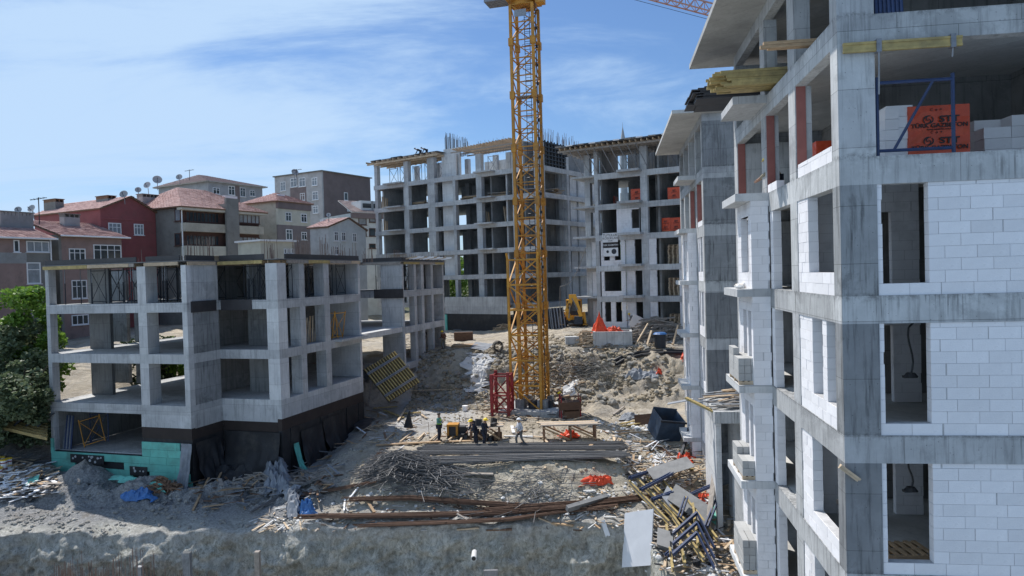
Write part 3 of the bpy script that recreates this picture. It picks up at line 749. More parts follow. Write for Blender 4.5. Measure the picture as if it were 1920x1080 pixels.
frame_part(bE, 'balcony_slab', 'conc_pale', 11.0, UC-.1, s1+.5, s2+.5, -4.15-.38, -4.15+.02)
frame_part(bE, 'balcony_slab', 'conc', UC-.02, UC+.55, ev(625), s1, -4.3, -4.15+.01)
frame_part(bE, 'formwork_board', 'ply_dark', e1-.02, e1+.06, .3, SB-.3, -1.75, -1.1)
frame_part(bE, 'formwork_board', 'ply_dark', eu(415, v=SB), eu(472, v=SB), SB-.08, SB-.01, -1.75, -1.12)
frame_part(bE, 'formwork_board', 'ply_dark', 12.2, UC+.1, s2-.12, s2-.02, -1.75, -1.0)
# basement level
z = -10.15
ub = eu(266, 800)
frame_part(bE, 'basement_wall', 'conc', ub, e1, 0, .3, -8.45, -7.702)
frame_part(bE, 'brown_membrane', 'membrane_br', ub, e1+.01, .01, .3, -9.1, -8.452)
frame_part(bE, 'membrane', 'membrane', 0, e1, .06, .3, -12.3, -9.102 if False else -10.2)
frame_part(bE, 'membrane', 'membrane', ub, e1, .05, .3, -10.198, -9.102)
frame_part(bE, 'basement_wall', 'conc_in_shade', .02, .3, .31, 11, z, -7.702)
frame_part(bE, 'basement_wall', 'conc_in_shade', 2.5, e1-.3, 9.0, 9.3, z, -7.36)
frame_part(bE, 'column', 'conc', 0, .28, 0, .3, z, -7.702)
frame_part(bE, 'basement_wall', 'conc', e1-.3, e1, .31, SB, -8.5, -7.702)
frame_part(bE, 'brown_membrane', 'membrane_br', e1-.29, e1, .31, SB, -9.1, -8.502)
frame_part(bE, 'membrane', 'membrane', e1-.28, e1-.01, .31, SB, -12.3, -9.102)
frame_part(bE, 'basement_wall', 'conc', e1+.01, UC-.31, SB+.01, SB+.3, -8.5, -7.702)
frame_part(bE, 'brown_membrane', 'membrane_br', e1+.01, UC-.31, SB+.02, SB+.3, -9.1, -8.502)
frame_part(bE, 'membrane', 'membrane', e1+.01, UC-.31, SB+.03, SB+.3, -12.5, -9.102)
frame_part(bE, 'basement_wall', 'conc', UC-.3, UC, SB+.01, s1, -8.3, -7.702)
frame_part(bE, 'brown_membrane', 'membrane_br', UC-.3, UC-.01, SB+.02, s1-.01, -9.0, -8.302)
n = 12
for k in range(n):
    v0 = SB+.03+(s1-SB)*k/n; v1 = SB+.03+(s1-SB)*(k+1)/n
    frame_part(bE, 'membrane_strip', 'membrane', UC-.3, UC-.03+random.uniform(0,.05), v0, v1-.03, -12.5, -9.002)
frame_part(bE, 'basement_wall', 'conc_dark', 10.7, UC, s2-.3, s2-.01, -9.5, -7.702)
# roof deck: bearers, joists, ply, dark edge boards
def deck(u0, u1, v0, v1):
    frame_part(bE, 'deck_plywood', 'ply_grey', u0, u1, v0, v1, RE+.22, RE+.26)
deck(-.1, e1+.1, -.1, SB+.1); deck(-.1, UC+.1, SB+.101, 12); deck(4, UC+.1, 12.001, s1+.1); deck(4, 11.2, s1+.101, s2-.1); deck(4, UC+.15, s2-.099, s3+.1)
def edge(ax, f, a0, a1, m='wood_yel', seg=3.2):
    a = a0
    while a < a1-.05:
        e_ = min(a1, a+seg*random.uniform(.7,1.1)); mm = random.choice((m, m, 'wood_grey', 'wood_pale'))
        if ax == 'u':
            frame_part(bE, 'joist', mm, a, e_-.03, f-.14, f-.06, RE+.0, RE+.2)
        else: frame_part(bE, 'joist', mm, f+.02, f+.1, a, e_-.03, RE+.0, RE+.2)
        a = e_
    a = a0
    while a < a1-.05:
        e_ = min(a1, a+2.4)
        if ax == 'u': frame_part(bE, 'edge_board', 'ply_dark', a, e_-.01, f+.02, f+.1, RE+.262, RE+.57)
        else: frame_part(bE, 'edge_board', 'ply_dark', f-.12, f-.04, a, e_-.01, RE+.262, RE+.57)
        a = e_
edge('u', 0, .0, eu(257)); edge('u', 0, eu(275), e1-.4); edge('v', e1, .1, SB-.2); edge('u', SB, e1+.1, UC-.9)
edge('v', UC, SB+.95, s1); edge('v', 11.0, s1+.1, s2-.2, 'wood_grey'); edge('u', s2, 11.2, UC, 'wood_grey'); edge('v', UC, s2+.3, s3)
for k in range(int((UC-4)/.6)):
    frame_part(bE, 'joist', 'wood_pale', 4.2+k*.6, 4.28+k*.6, SB+.4, s1-.4, RE+.01, RE+.2)
for k in range(7):
    frame_part(bE, 'joist', 'wood_pale', .5+k*.95, .58+k*.95, .1, SB, RE+.01, RE+.2)
# basement insulation boards, laid in courses (turquoise)
def board(u0, u1, z0, z1, v=-.02): frame_part(bE, 'insulation_board', 'xps', u0, u1, v-.06+random.uniform(-.008,.008), v+.03, z0, z1)
EUZ = lambda px, py: E.onv(px, py, 0)
SL = lambda z: eu(328)+(eu(350)-eu(328))*(-9.3-z)/2.4
z_ = -9.32; row = 0
while z_ > -12.0:
    zl_ = z_-.44; ua = ub+.02 if z_ > -10.2 else .02; ue = SL(z_-.22)-.05; u_ = ua; off_ = .62 if row % 2 else 0
    while u_ < ue-.05:
        un = min(ue, u_+1.25-off_); off_ = 0
        hole = (-10.3 > z_ > -10.8 and u_ < eu(198) and un > eu(135)) or (-11.0 > z_ > -11.4 and u_ < eu(270) and un > eu(250))
        if not hole: board(u_, un-.012, zl_+.012, z_)
        u_ = un
    z_ -= .44; row += 1
for z0_, z1_ in ((-10.3,-9.9),(-9.88,-9.4)): board(.0, .22, z0_, z1_)
b = MB()
for x0, y0, x1, y1 in ((135,850,198,870),(246,873,279,892)):
    ua, za = EUZ(x0, y0); ub_, zb = EUZ(x1, y1)
    frame_part(bE, 'dark_board', 'membrane', ua, ub_, -.13, -.1, zb, za)
    for k in range(12 if x0 < 200 else 5):
        uu = random.uniform(ua+.1, ub_-.1); z_ = random.uniform(zb+.08, za-.08); b.tube((uu, -.15, z_), (uu, -.131, z_), random.uniform(.04,.09), n=9)
b.build('adhesive_dabs', M['conc_pale'], bE, kind='stuff')
frame_part(bE, 'kerb', 'conc_dark', eu(180, 900), e1+.4, -.9, -.2, -12.1, -11.75)
# starter bars over the columns of E
b = MB()
def starters(px, py, n, w_, h0=1.0, h1=1.6, Y=None):
    p = W(px, py, Y)
    q = Vector((p.x, p.y))-E.o; u, v = q.dot(E.du), q.dot(E.dv)
    for k in range(n):
        uu = u+random.uniform(-w_/2, w_/2); vv = v+random.uniform(-.25,.25); b.bar((uu, vv, RE+.2), (uu+random.uniform(-.04,.04), vv+random.uniform(-.04,.04), RE+.26+random.uniform(h0, h1)), .022, .022)
for px, n, w_, Y, h0, h1 in ((375,26,2.0,44,.8,1.5),(268,5,.6,44.5,.3,.9),(92,8,.4,45,.2,.5),(505,18,1.0,46,.6,1.4),(560,22,1.4,49,.8,1.7),(605,10,.8,52,.8,2.0),(640,34,3.0,54,.5,1.4),(690,12,1.0,57,.4,1.2),(735,18,2.0,64,.5,1.2),(770,14,1.6,67,.3,.9),(810,12,1.5,70,.4,1.1),(830,5,.5,70,.4,1)):
    starters(px, 480, n, w_, h0, h1, Y)
b.build('starter_bars', M['rust_pale'], bE, kind='stuff')
for i in range(12):
    v0 = s2+.8+i*.7
    b = MB(); b.bar((UC-.6, v0, RE+.35), (UC+.9, v0+.3, RE+.62), .06, .12); b.build('deck_timber', M['white' if i%3 else 'wood_pale'], bE)
# ------------------------------------------------------------ town houses on the left
def tile_mat(name, a, b_):
    m, nt, bs = newmat(name)
    t = N(nt, 'ShaderNodeTexCoord')
    n = N(nt, 'ShaderNodeTexNoise', i={'Scale': 1.4, 'Detail': 7, 'Roughness': .7}); L(nt, t.outputs['Object'], n.inputs['Vector'])
    n2 = N(nt, 'ShaderNodeTexNoise', i={'Scale': 7, 'Detail': 3}); L(nt, t.outputs['Object'], n2.inputs['Vector'])
    cc = mixc(nt, rng(nt, n.outputs[0], .35, .65), a, b_)
    cc = mixc(nt, rng(nt, n2.outputs[0], .45, .7, 0, .5), cc, (.66,.52,.49))
    L(nt, cc, bs.inputs['Base Color']); bs.inputs['Roughness'].default_value = .9
    return m
M['tile'] = tile_mat('clay_tiles', (.42,.25,.22), (.55,.38,.35))
M['tile2'] = tile_mat('grey_pink_tiles', (.36,.28,.265), (.45,.38,.36))
M['glass'] = plain('window_glass', (.045,.06,.07), .12, .5, .6, 0, spec=.6)
M['curtain'] = plain('curtained_glass', (.30,.33,.36), .2, .4, 1.5, 0, spec=.6)
def wallmat(name, c, dirt=.35):
    if name not in M: M[name] = plain(name, c, .92, .22, .7, .25, dirt=dirt)
    return name
wallmat('pinkbrown', (0.352,0.246,0.218), .5); wallmat('grey_render', (0.326,0.326,0.321), .4); wallmat('red_render', (0.302,0.095,0.095))
wallmat('brown_grey', (0.233,0.227,0.210), .5); wallmat('beige', (0.527,0.483,0.393)); wallmat('cream', (.62,.60,.50), .15); wallmat('taupe', (0.269,0.230,0.224))
wallmat('white_render', (.60,.63,.62), .15); wallmat('taupe2', (0.228,0.178,0.172)); wallmat('lgrey', (0.497,0.486,0.480)); wallmat('pale_block', (.42,.43,.45)); wallmat('brown_panel', (.10,.05,.04))
def window(par, fr, face, px, f=0.0, cols=2, rows=2, mat='white', pane='glass', depth=.0):
    """px = (x0,y0,x1,y1) as seen; face 'v' = front wall v=f, 'u' = right wall u=f, 'l' = left wall u=f"""
    if pane == 'glass' and random.random() < .4: pane = 'curtain'
    x0, y0, x1, y1 = px; xm, ym = (x0+x1)/2, (y0+y1)/2
    g = fr.onv if face == 'v' else fr.onu
    a0 = g(x0, ym, f)[0]; a1 = g(x1, ym, f)[0]; z1 = g(xm, y0, f)[1]; z0 = g(xm, y1, f)[1]
    if a0 > a1: a0, a1 = a1, a0
    sgn = {'v': -1, 'u': 1, 'l': -1}[face]
    b = MB(); t = .10; o0, o1 = (f-.06, f+.05) if sgn < 0 else (f-.05, f+.06)
    def bb(mb, p0, p1, q0, q1, d0=o0, d1=o1):
        if face == 'v': mb.box(p0, p1, d0, d1, q0, q1)
        else: mb.box(d0, d1, p0, p1, q0, q1)
    bb(b, a0, a1, z0, z0+t); bb(b, a0, a1, z1-t, z1); bb(b, a0, a0+t, z0+t, z1-t); bb(b, a1-t, a1, z0+t, z1-t)
    for k in range(1, cols):
        a = a0+(a1-a0)*k/cols; bb(b, a-.035, a+.035, z0+t, z1-t, o0+.004, o1-.004)
    if rows == 2:
        zz = z0+(z1-z0)*.66; 
        for k in range(cols):
            q0 = a0+(a1-a0)*k/cols+(.036 if k else t); q1 = a0+(a1-a0)*(k+1)/cols-(.036 if k < cols-1 else t)
            bb(b, q0, q1, zz-.03, zz+.03, o0+.006, o1-.006)
    wn = b.build('window', M[mat], par)
    c = MB(); m_ = f+sgn*.012
    bb(c, a0+t-.01, a1-t+.01, z0+t-.01, z1-t+.01, min(m_, f+.02), max(m_, f+.02)); c.build('pane', M[pane], wn)
    s = MB(); e_ = f+sgn*.16
    bb(s, a0-.08, a1+.08, z0-.07, z0-.004, min(e_, f), max(e_, f)); s.build('sill', M[mat], wn)
    return wn
def tiles_roof(par, quads, mat='tile', name='roof', step=.42, th=.16):
    """each quad = (eave_a, eave_b, ridge_b, ridge_a): rows of tiles, each course lifted over the one below"""
    b = MB()
    for q in quads:
        A0, B0, B1, A1 = [Vector(p) for p in q]
        nrm = (B0-A0).cross(A1-A0)
        if nrm.length < 1e-4: nrm = (B0-A0).cross(B1-A0)
        nrm.normalize(); ln = max((A1-A0).length, (B1-B0).length); n = max(2, int(ln/step))
        for k in range(n):
            t0, t1 = k/n, (k+1)/n
            p0, p1 = A0.lerp(A1, t0), B0.lerp(B1, t0); p2, p3 = B0.lerp(B1, t1), A0.lerp(A1, t1)
            up = nrm*.07
            m_ = max(1, int((p1-p0).length/.5))
            for j in range(m_):
                s0, s1_ = j/m_, (j+1)/m_; r0 = Vector((0,0,random.uniform(0,.025)))
                a_, b2, c_, d_ = p0.lerp(p1, s0)+up+r0, p0.lerp(p1, s1_)+up*.7+r0, p3.lerp(p2, s1_)-up*.1, p3.lerp(p2, s0)+up*.2
                b.add([a_, b2, c_, d_, a_-nrm*.1, b2-nrm*.1], [(0,1,2,3), (4,5,1,0)])
    r = b.build(name, M[mat], par)
    s = MB()
    for q in quads:
        P = [Vector(p) for p in q]; nrm = (P[1]-P[0]).cross(P[2]-P[0]).normalized()
        s.add([p-nrm*.02 for p in P]+[p-nrm*th for p in P], [(0,1,2,3),(7,6,5,4),(0,4,5,1),(1,5,6,2),(2,6,7,3),(3,7,4,0)])
    s.build('roof_deck', M['wood_brown'] if mat == 'tile' else M['lgrey'], r)
    return r
def chimney(par, u, v, z0, z1, w_=.9, d_=.6, mat='grey_render', cap=True):
    b = MB(); b.box(u, u+w_, v, v+d_, z0, z1); c = b.build('chimney', M[mat], par)
    if cap:
        k = MB()
        n = max(2, int(w_/.45))
        for j in range(n+1): k.box(u+j*(w_-.12)/n, u+.12+j*(w_-.12)/n, v, v+d_, z1+.002, z1+.3)
        k.box(u-.08, u+w_+.08, v-.08, v+d_+.08, z1+.302, z1+.38); k.build('cap', M['wood_brown'] if mat != 'grey_render' else M['brown_grey'], c)
def gutter(par, p, q):
    b = MB(); b.tube(p, q, .09, n=6); b.build('gutter', M['white'], par)
TOWN = 'houses in the town behind the left block'
def zy(Y, py, px): return W(px, py, Y).z

def gable(par, u0, ua, u1, v0, v1, zl, za_, zr_, mat='tile'):
    return tiles_roof(par, [((u0,v1,zl),(u0,v0,zl),(ua,v0,za_),(ua,v1,za_)), ((u1,v0,zr_),(u1,v1,zr_),(ua,v1,za_),(ua,v0,za_))], mat)
def hip(par, u0, u1, v0, v1, ze, zr, r0, r1, mat='tile'):
    vm = (v0+v1)/2
    return tiles_roof(par, [((u0,v0,ze),(u1,v0,ze),(r1,vm,zr),(r0,vm,zr)), ((u0,v1,ze),(u0,v0,ze),(r0,vm,zr),(r0-.01,vm+.02,zr)), ((u1,v0,ze),(u1,v1,ze),(r1+.01,vm+.02,zr),(r1,vm,zr)), ((u1,v1,ze),(u0,v1,ze),(r0,vm+.02,zr),(r1,vm+.02,zr))], mat)
# H1 farthest left
h = Frame(98, 70, 66, 520); t = h.empty('town_house', 'pinkish grey house at the far left edge with peeling render and white windows', 'house', TOWN)
ze = h.onv(98, 447)[1]; zb = -6; ul = h.onv(-60, 480)[0]; um = h.onv(50, 480)[0]
bx(t, 'wall', M['pinkbrown'], ul, um, 0, .3, zb, ze); bx(t, 'wall', M['brown_grey'], um+.002, 0, 0, 9, zb, ze)
zc = h.onv(40, 484)[1]; bx(t, 'band', M['grey_render'], ul, um-.01, -.02, -.003, zc-.5, zc+.5)
tiles_roof(t, [((ul,-.5,ze-.05),(.3,-.5,ze-.05),(.3,6,ze+2.1),(ul,6,ze+2.1))]); gutter(t, (ul,-.55,ze-.1), (.35,-.55,ze-.1))
b = MB(); b.tube((-.1,-.12,zb), (-.1,-.12,ze-.1), .07); b.build('downpipe', M['white'], t)
for p, c_, r_ in (((25,450,36,473),1,1),((49,452,92,473),3,1),((50,492,76,532),1,2)):
    window(t, h, 'v', p, cols=c_, rows=r_)
uc = h.onv(2, 420, 3)[0]; ud = h.onv(63, 420, 3)[0]; zt_ = h.onv(40, 399, 3)[1]
bx(t, 'chimney_wall', M['grey_render'], uc, ud, 3, 4.2, ze, zt_-.3)
for k in range(9): bx(t, 'chimney_vent', M['grey_render'], uc+(ud-uc-.3)*k/8, uc+(ud-uc-.3)*k/8+.3, 3, 4.2, zt_-.298, zt_)
bx(t, 'chimney_cap', M['brown_grey'], uc-.1, ud+.1, 2.9, 4.3, zt_+.002, zt_+.1)
# H2
h = Frame(117, 72, 66, 520); t = h.empty('town_house', 'pink brown house with an arched white window and sloping tiled roof', 'house', TOWN)
uw = h.onv(229, 480)[0]; ze = h.onv(117, 442)[1]
bx(t, 'wall', M['pinkbrown'], 0, uw, 0, 8, zb, ze); bx(t, 'side_wall', M['brown_grey'], -.3, -.002, -.05, 8, zb, ze+.1)
tiles_roof(t, [((-.4,-.6,ze),(uw+.6,-.6,ze),(uw+.6,5.5,ze+1.9),(-.4,5.5,ze+1.9))]); gutter(t, (-.4,-.65,ze-.02), (uw+.6,-.65,ze-.02))
for p, c_, r_ in (((129,466,160,490),3,2),((175,459,227,488),4,2),((134,525,163,560),3,2),((134,590,166,609),3,1)):
    window(t, h, 'v', p, cols=c_, rows=r_)
u_ = h.onv(121, 415, 3.5)[0]; chimney(t, u_, 3.5, ze+.8, h.onv(130, 407, 3.5)[1], h.onv(150, 415, 3.5)[0]-u_, .8)
# H3 red
h = Frame(192, 80, 62, 500); t = h.empty('town_house', 'dark red rendered house with a gable, beside the pink brown house', 'house', TOWN)
uw = h.onv(293, 450)[0]; ze = h.onv(192, 390)[1]; ze2 = h.onv(293, 398)[1]; ua, za_ = h.onv(243, 369); V = h.onu(65, 430, 0)[0]
b = MB(); b.add([(0,0,zb),(uw,0,zb),(uw,0,ze2),(ua,0,za_),(0,0,ze),(0,V,zb),(uw,V,zb),(uw,V,ze2),(ua,V,za_),(0,V,ze)], [(0,1,2,3,4),(9,8,7,6,5),(1,6,7,2),(0,4,9,5)])
b.build('wall', M['red_render'], t)
zs = h.onv(200, 409)[1]; bx(t, 'string_course', M['red_render'], -.05, uw, -.06, -.002, zs-.1, zs+.05)
gable(t, -.25, ua, uw+.25, -.3, V+.3, ze-.05, za_+.1, ze2-.05)
window(t, h, 'v', (203,418,227,442), cols=3); window(t, h, 'v', (251,420,269,441), cols=3, pane='curtain')
v_ = h.onu(112, 385, ua-2)[0]; chimney(t, ua-2.5, v_, ze, h.onu(112, 373, ua-2)[1]-.35, 1.0, 2.4, 'brown_grey'); v_ = h.onu(205, 372, ua-1)[0]; chimney(t, ua-1.2, v_, ze, h.onu(200, 367, ua-1)[1]-.35, 1.0, 2.2, 'brown_grey')
u_ = h.onv(246, 380, 2.5)[0]; chimney(t, u_+1.5, 2.5, ze, h.onv(255, 362, 2.5)[1]-.35, 2.6, 1.1)
# H4 apartments with brown window bands
h = Frame(341, 84, 62, 500); t = h.empty('apartment_building', 'grey apartment house with brown glazed balcony bands and hipped tile roof', 'building', TOWN)
uw = h.onv(488, 450)[0]; ze = h.onv(341, 388)[1]; V = 11.
bx(t, 'wall', M['brown_grey'], 0, uw-.02, .02, V, zb, ze-.1)
zz = [h.onv(343, y)[1] for y in (389, 394, 418, 434, 461, 480)]
bx(t, 'brown_band', M['brown_panel'], .3, uw-.3, -.12, .01, zz[2], zz[1]); bx(t, 'balcony_front', M['beige'], .02, uw-.2, -.9, .015, zz[3], zz[2]-.01)
bx(t, 'brown_band', M['brown_panel'], .3, uw-.3, -.12, .01, zz[4], zz[3]-.01); bx(t, 'balcony_front', M['cream'], .02, uw-.2, -.9, .016, zz[5], zz[4]-.01)
uc = h.onv(413, 430)[0]; bx(t, 'stone_pier', M['brown_grey'], uc, uc+1.9, -1.2, -.91, zb, ze+1.4)
for y0, y1 in ((398,417),(441,460)):
    window(t, h, 'v', (348,y0,410,y1), f=-.13, cols=9, rows=1, mat='brown_panel'); window(t, h, 'v', (440,y0+3,486,y1+2), f=-.13, cols=6, rows=1, mat='brown_panel', pane='curtain')
for y0 in (391, 437): window(t, h, 'l', (328,y0,339,y0+24), f=0, cols=1, rows=1, mat='brown_panel')
zr = h.onv(330, 352, V/2)[1]; hip(t, -.6, uw+.5, -1.1, V+.5, ze, zr, h.onv(330,352,V/2)[0], h.onv(330,352,V/2)[0]+4)
bx(t, 'eaves', M['beige'], -.5, uw+.4, -1.0, -.13, ze-.4, ze-.12)
chimney(t, uc, -1.1, ze+.2, h.onv(425, 382, -1)[1], 1.9, 1.4, 'brown_grey', False); chimney(t, h.onv(422,370,3.5)[0], 3.5, ze, h.onv(430, 367, 3.5)[1], 2.0, .9, 'white', False)
b = MB(); b.tube((.05,-.25,zb), (.05,-.25,ze), .07); b.build('downpipe', M['white'], t)
# H5 beige / taupe
h = Frame(524, 98, 62, 500); t = h.empty('town_house', 'narrow house with cream upper floor, taupe lower floor and beige side', 'house', TOWN)
uw = h.onv(583, 440)[0]; ze = h.onv(524, 377)[1]; zm = h.onv(524, 421)[1]; zt = h.onv(524, 391)[1]; V = h.onu(455, 430, 0)[0]
bx(t, 'wall', M['cream'], 0, uw, 0, .3, zm, zt); bx(t, 'lower_wall', M['taupe'], 0, uw, .0, .3, zb, zm-.01); bx(t, 'fascia', M['taupe2'], -.02, uw+.1, -.15, .3, zt+.01, ze)
bx(t, 'side_wall', M['beige'], 0, uw-.05, .302, V, zb, ze)
hip(t, -.4, uw+.4, -.4, V+.3, ze+.01, ze+1.6, 3, uw-3)
for p in ((535,398,546,415),(564,401,575,417),(536,430,548,450),(565,435,575,450)): window(t, h, 'v', p, cols=2)
chimney(t, 2.2, 2, ze, h.onv(553, 367, 2)[1], 1.2, .7, 'white', False)
# H6 white gable house
h = Frame(619, 86, 62, 500); t = h.empty('town_house', 'small white gabled house with three upright windows behind the rebar', 'house', TOWN)
uw = h.onv(686, 450)[0]; ze = h.onv(619, 424)[1]; ze2 = h.onv(686, 431)[1]; ua, za_ = h.onv(653, 409); V = h.onu(582, 440, 0)[0]
b = MB(); b.add([(0,0,zb),(uw,0,zb),(uw,0,ze2),(ua,0,za_),(0,0,ze),(0,V,zb),(uw,V,zb),(uw,V,ze2),(ua,V,za_),(0,V,ze)], [(0,1,2,3,4),(9,8,7,6,5),(1,6,7,2),(0,4,9,5)])
b.build('wall', M['white_render'], t); bx(t, 'side_wall', M['lgrey'], -.05, -.002, .0, V, zb, ze)
gable(t, -.3, ua, uw+.3, -.15, V+.3, ze-.05, za_+.1, ze2-.05)
for p in ((626,434,634,452),(640,435,648,452),(661,437,668,454),(627,462,634,478)): window(t, h, 'v', p, cols=2)
chimney(t, ua-1.2, 3, ze, h.onu(619, 409, ua-1)[1]-.1, .6, .5, 'white', False)
# H7 brown and grey apartment block
h = Frame(609, 118, 60, 500); t = h.empty('apartment_building', 'flat roofed apartment block, grey front and plain brown flank, highest in the town', 'building', TOWN)
uf = h.onv(696, 400)[0]; V = h.onu(517, 400, 0)[0]; ze = h.onv(609, 322)[1]
bx(t, 'flank_wall', M['taupe2'], .3, uf, 0, .3, zb, ze); bx(t, 'front_wall', M['lgrey'], 0, .298, 0, V, zb, ze); bx(t, 'back_wall', M['lgrey'], .3, uf, .31, V, zb, ze-.05)
bx(t, 'roof_edge', M['brown_grey'], -.25, uf+.3, -.25, V+.2, ze+.002, ze+.18)
bx(t, 'brown_band', M['taupe2'], -.02, -.002, h.onu(574,350,0)[0], h.onu(544,350,0)[0], h.onu(560,420,0)[1], h.onu(560,351,0)[1])
for p in ((526,341,536,358),(545,334,557,351),(561,333,573,350),(585,333,595,348),(526,366,536,380),(563,362,572,376),(586,359,597,375),(587,386,597,400)): window(t, h, 'l', p, cols=2, pane='curtain')
for p in ((645,361,652,376),(651,388,658,396)): window(t, h, 'v', p, cols=1, rows=1)
# H8 long pale block behind
h = Frame(396, 126, 60, 500); t = h.empty('apartment_building', 'long pale grey block with a low hipped roof behind the tiled houses', 'building', TOWN)
ze = h.onv(396, 340)[1]; V = h.onu(297, 350, 0)[0]; uw = h.onv(492, 360)[0]
bx(t, 'wall', M['pale_block'], 0, uw, 0, V, zb, ze); bx(t, 'brown_strip', M['taupe2'], h.onv(441,360)[0], h.onv(449,360)[0], -.05, -.002, zb, ze-.3)
zr = h.onv(372, 328, V/2)[1]; r0 = h.onv(372, 328, V/2)[0]; hip(t, -.7, uw+.7, -.7, V+.7, ze, zr, r0, uw-V/2, 'tile2')
for p in ((399,352,412,364),(428,349,440,366),(450,352,460,369),(468,357,478,368)): window(t, h, 'v', p, cols=2)
# H9 white and dark apartments by block D
h = Frame(664, 104, 40, 500); t = h.empty('apartment_building', 'white apartment house with dark glazing and dormers beside the grey frame', 'building', TOWN)
uw = h.onv(716, 440)[0]; ze = h.onv(664, 399)[1]
bx(t, 'wall', M['white_render'], 0, uw, 0, 10, zb, ze-.02); bx(t, 'fascia', M['taupe2'], -.3, uw+.3, -.5, -.002, ze-.8, ze+.1)
tiles_roof(t, [((-.4,-.6,ze+.1),(uw+.5,-.6,ze+.1),(uw+.5,6,ze+2.4),(.8,6,ze+2.4))], 'tile2')
for p in ((672,405,687,422),(692,400,704,417),(692,428,704,443),(672,428,687,443),(692,457,704,466)): window(t, h, 'v', p, cols=1, rows=1, mat='brown_panel')
for uu in (h.onv(674,385,1)[0], h.onv(694,382,1)[0]):
    bx(t, 'dormer', M['white_render'], uu, uu+2.0, .6, 3.5, ze+.3, ze+1.9); bx(t, 'dormer_window', M['glass'], uu+.3, uu+1.7, .57, .598, ze+.85, ze+1.5)
# H10 low shed
h = Frame(490, 77, 55, 500); t = h.empty('shed', 'low cream shed with a white flat roof in front of the beige house', 'shed')
uw = h.onv(552, 470)[0]; ze = h.onv(490, 449)[1]
bx(t, 'wall', M['cream'], 0, uw, 0, 4, zb, ze-.2); bx(t, 'roof', M['white'], -.3, uw+.3, -.4, 4.2, ze-.19, ze)
for k in range(3): window(t, h, 'v', (532+k*7,466,537+k*7,476), cols=1, rows=1)

# satellite dishes and aerials
def dish(px, py, Y, r, label, az=0):
    r *= .6
    p = W(px, py, Y); t = thing('satellite_dish', label, 'satellite dish', p, az, 'satellite dishes on the roofs')
    b = MB(); n = 14
    vs = [(0, .12*r, 0)]; fs = []
    for k, rr in enumerate((.5, 1.0)):
        for j in range(n): a = 2*math.pi*j/n; vs.append((r*rr*math.cos(a), -.25*r*rr*rr+.12*r, r*rr*math.sin(a)))
    for j in range(n): fs.append((0, 1+j, 1+(j+1)%n)); fs.append((1+j, 1+n+j, 1+n+(j+1)%n, 1+(j+1)%n))
    b.add(vs, fs); b.add([(x, y+.03, z) for x, y, z in vs], [f[::-1] for f in fs]); o = b.build('reflector', M['lgrey'], t, True); o.rotation_euler = (R(-25), 0, 0)
    b = MB(); b.tube((0,.1,0), (0,.25,-1.6*r-.4), .04); b.build('mast', M['steel_grey'], t)
    b = MB(); b.tube((0,.05,-r*.7), (0,-.9*r,.25*r), .025); b.box(-.07,.07,-.95*r-.05,-.95*r+.06,.2*r,.32*r); b.build('feed_arm', M['steel_dark'], t)
for px, py, Y, r, lb, az in ((34,393,66,.5,'satellite dish leftmost of the two on the long grey chimney',.3),(59,391,66,.62,'rounder satellite dish at the right end of the long grey chimney',-.2),
    (232,364,82,.75,'satellite dish beside the chimney above the red gable',.1),(259,356,86,.6,'small satellite dish on the ridge between red house and hipped roof',.4),
    (276,347,90,.75,'satellite dish left of the big tilted one before the pale block',-.1),(295,337,92,.95,'largest satellite dish, tilted, in front of the long pale block',.5),
    (336,332,124,.9,'lone satellite dish on the roof of the long pale block',.1),(578,336,112,.0,'',0),(616,403,84,.45,'small satellite dish on the white gabled house',.2)):
    if r: dish(px, py, Y, r, lb, az)
def aerial(px, py, Y, hgt, label, cross=True):
    p = W(px, py, Y); b = MB(); b.tube((0,0,-hgt), (0,0,0), .05)
    b.bar((-.8,0,-.25), (.8,0,-.05), .05, .05)
    for k in range(5): b.bar((-.6+.3*k,-.35,-.2+.04*k), (-.6+.3*k,.35,-.2+.04*k), .03, .03)
    o = b.build('tv_aerial', M['steel_dark']); o.location = p; tag(o, label, 'aerial')
aerial(72, 370, 70, 2.6, 'television aerial on a pole over the far left roofs'); aerial(355, 318, 124, 1.8, 'television aerial on the ridge of the long pale block'); aerial(556, 317, 110, 2.4, 'television aerial standing on the flat roofed apartment block')
dish(553, 323, 110.5, .9, 'satellite dish mounted beside the aerial on the flat roofed block', .6)
# minaret tip behind block C
p = W(1168, 262, 190); b = MB(); b.tube((0,0,-14), (0,0,-1.5), .95, .9, 12); b.tube((0,0,-1.5), (0,0,3.4), .9, .06, 12); b.tube((0,0,3.4), (0,0,4.6), .06, .02, 5)
b.tube((0,0,-45), (0,0,-14.002), 1.2, 1.2, 12)
o = b.build('minaret', M['pale_block']); o.location = p; tag(o, 'slender grey minaret spire rising behind the timber roof deck', 'minaret')

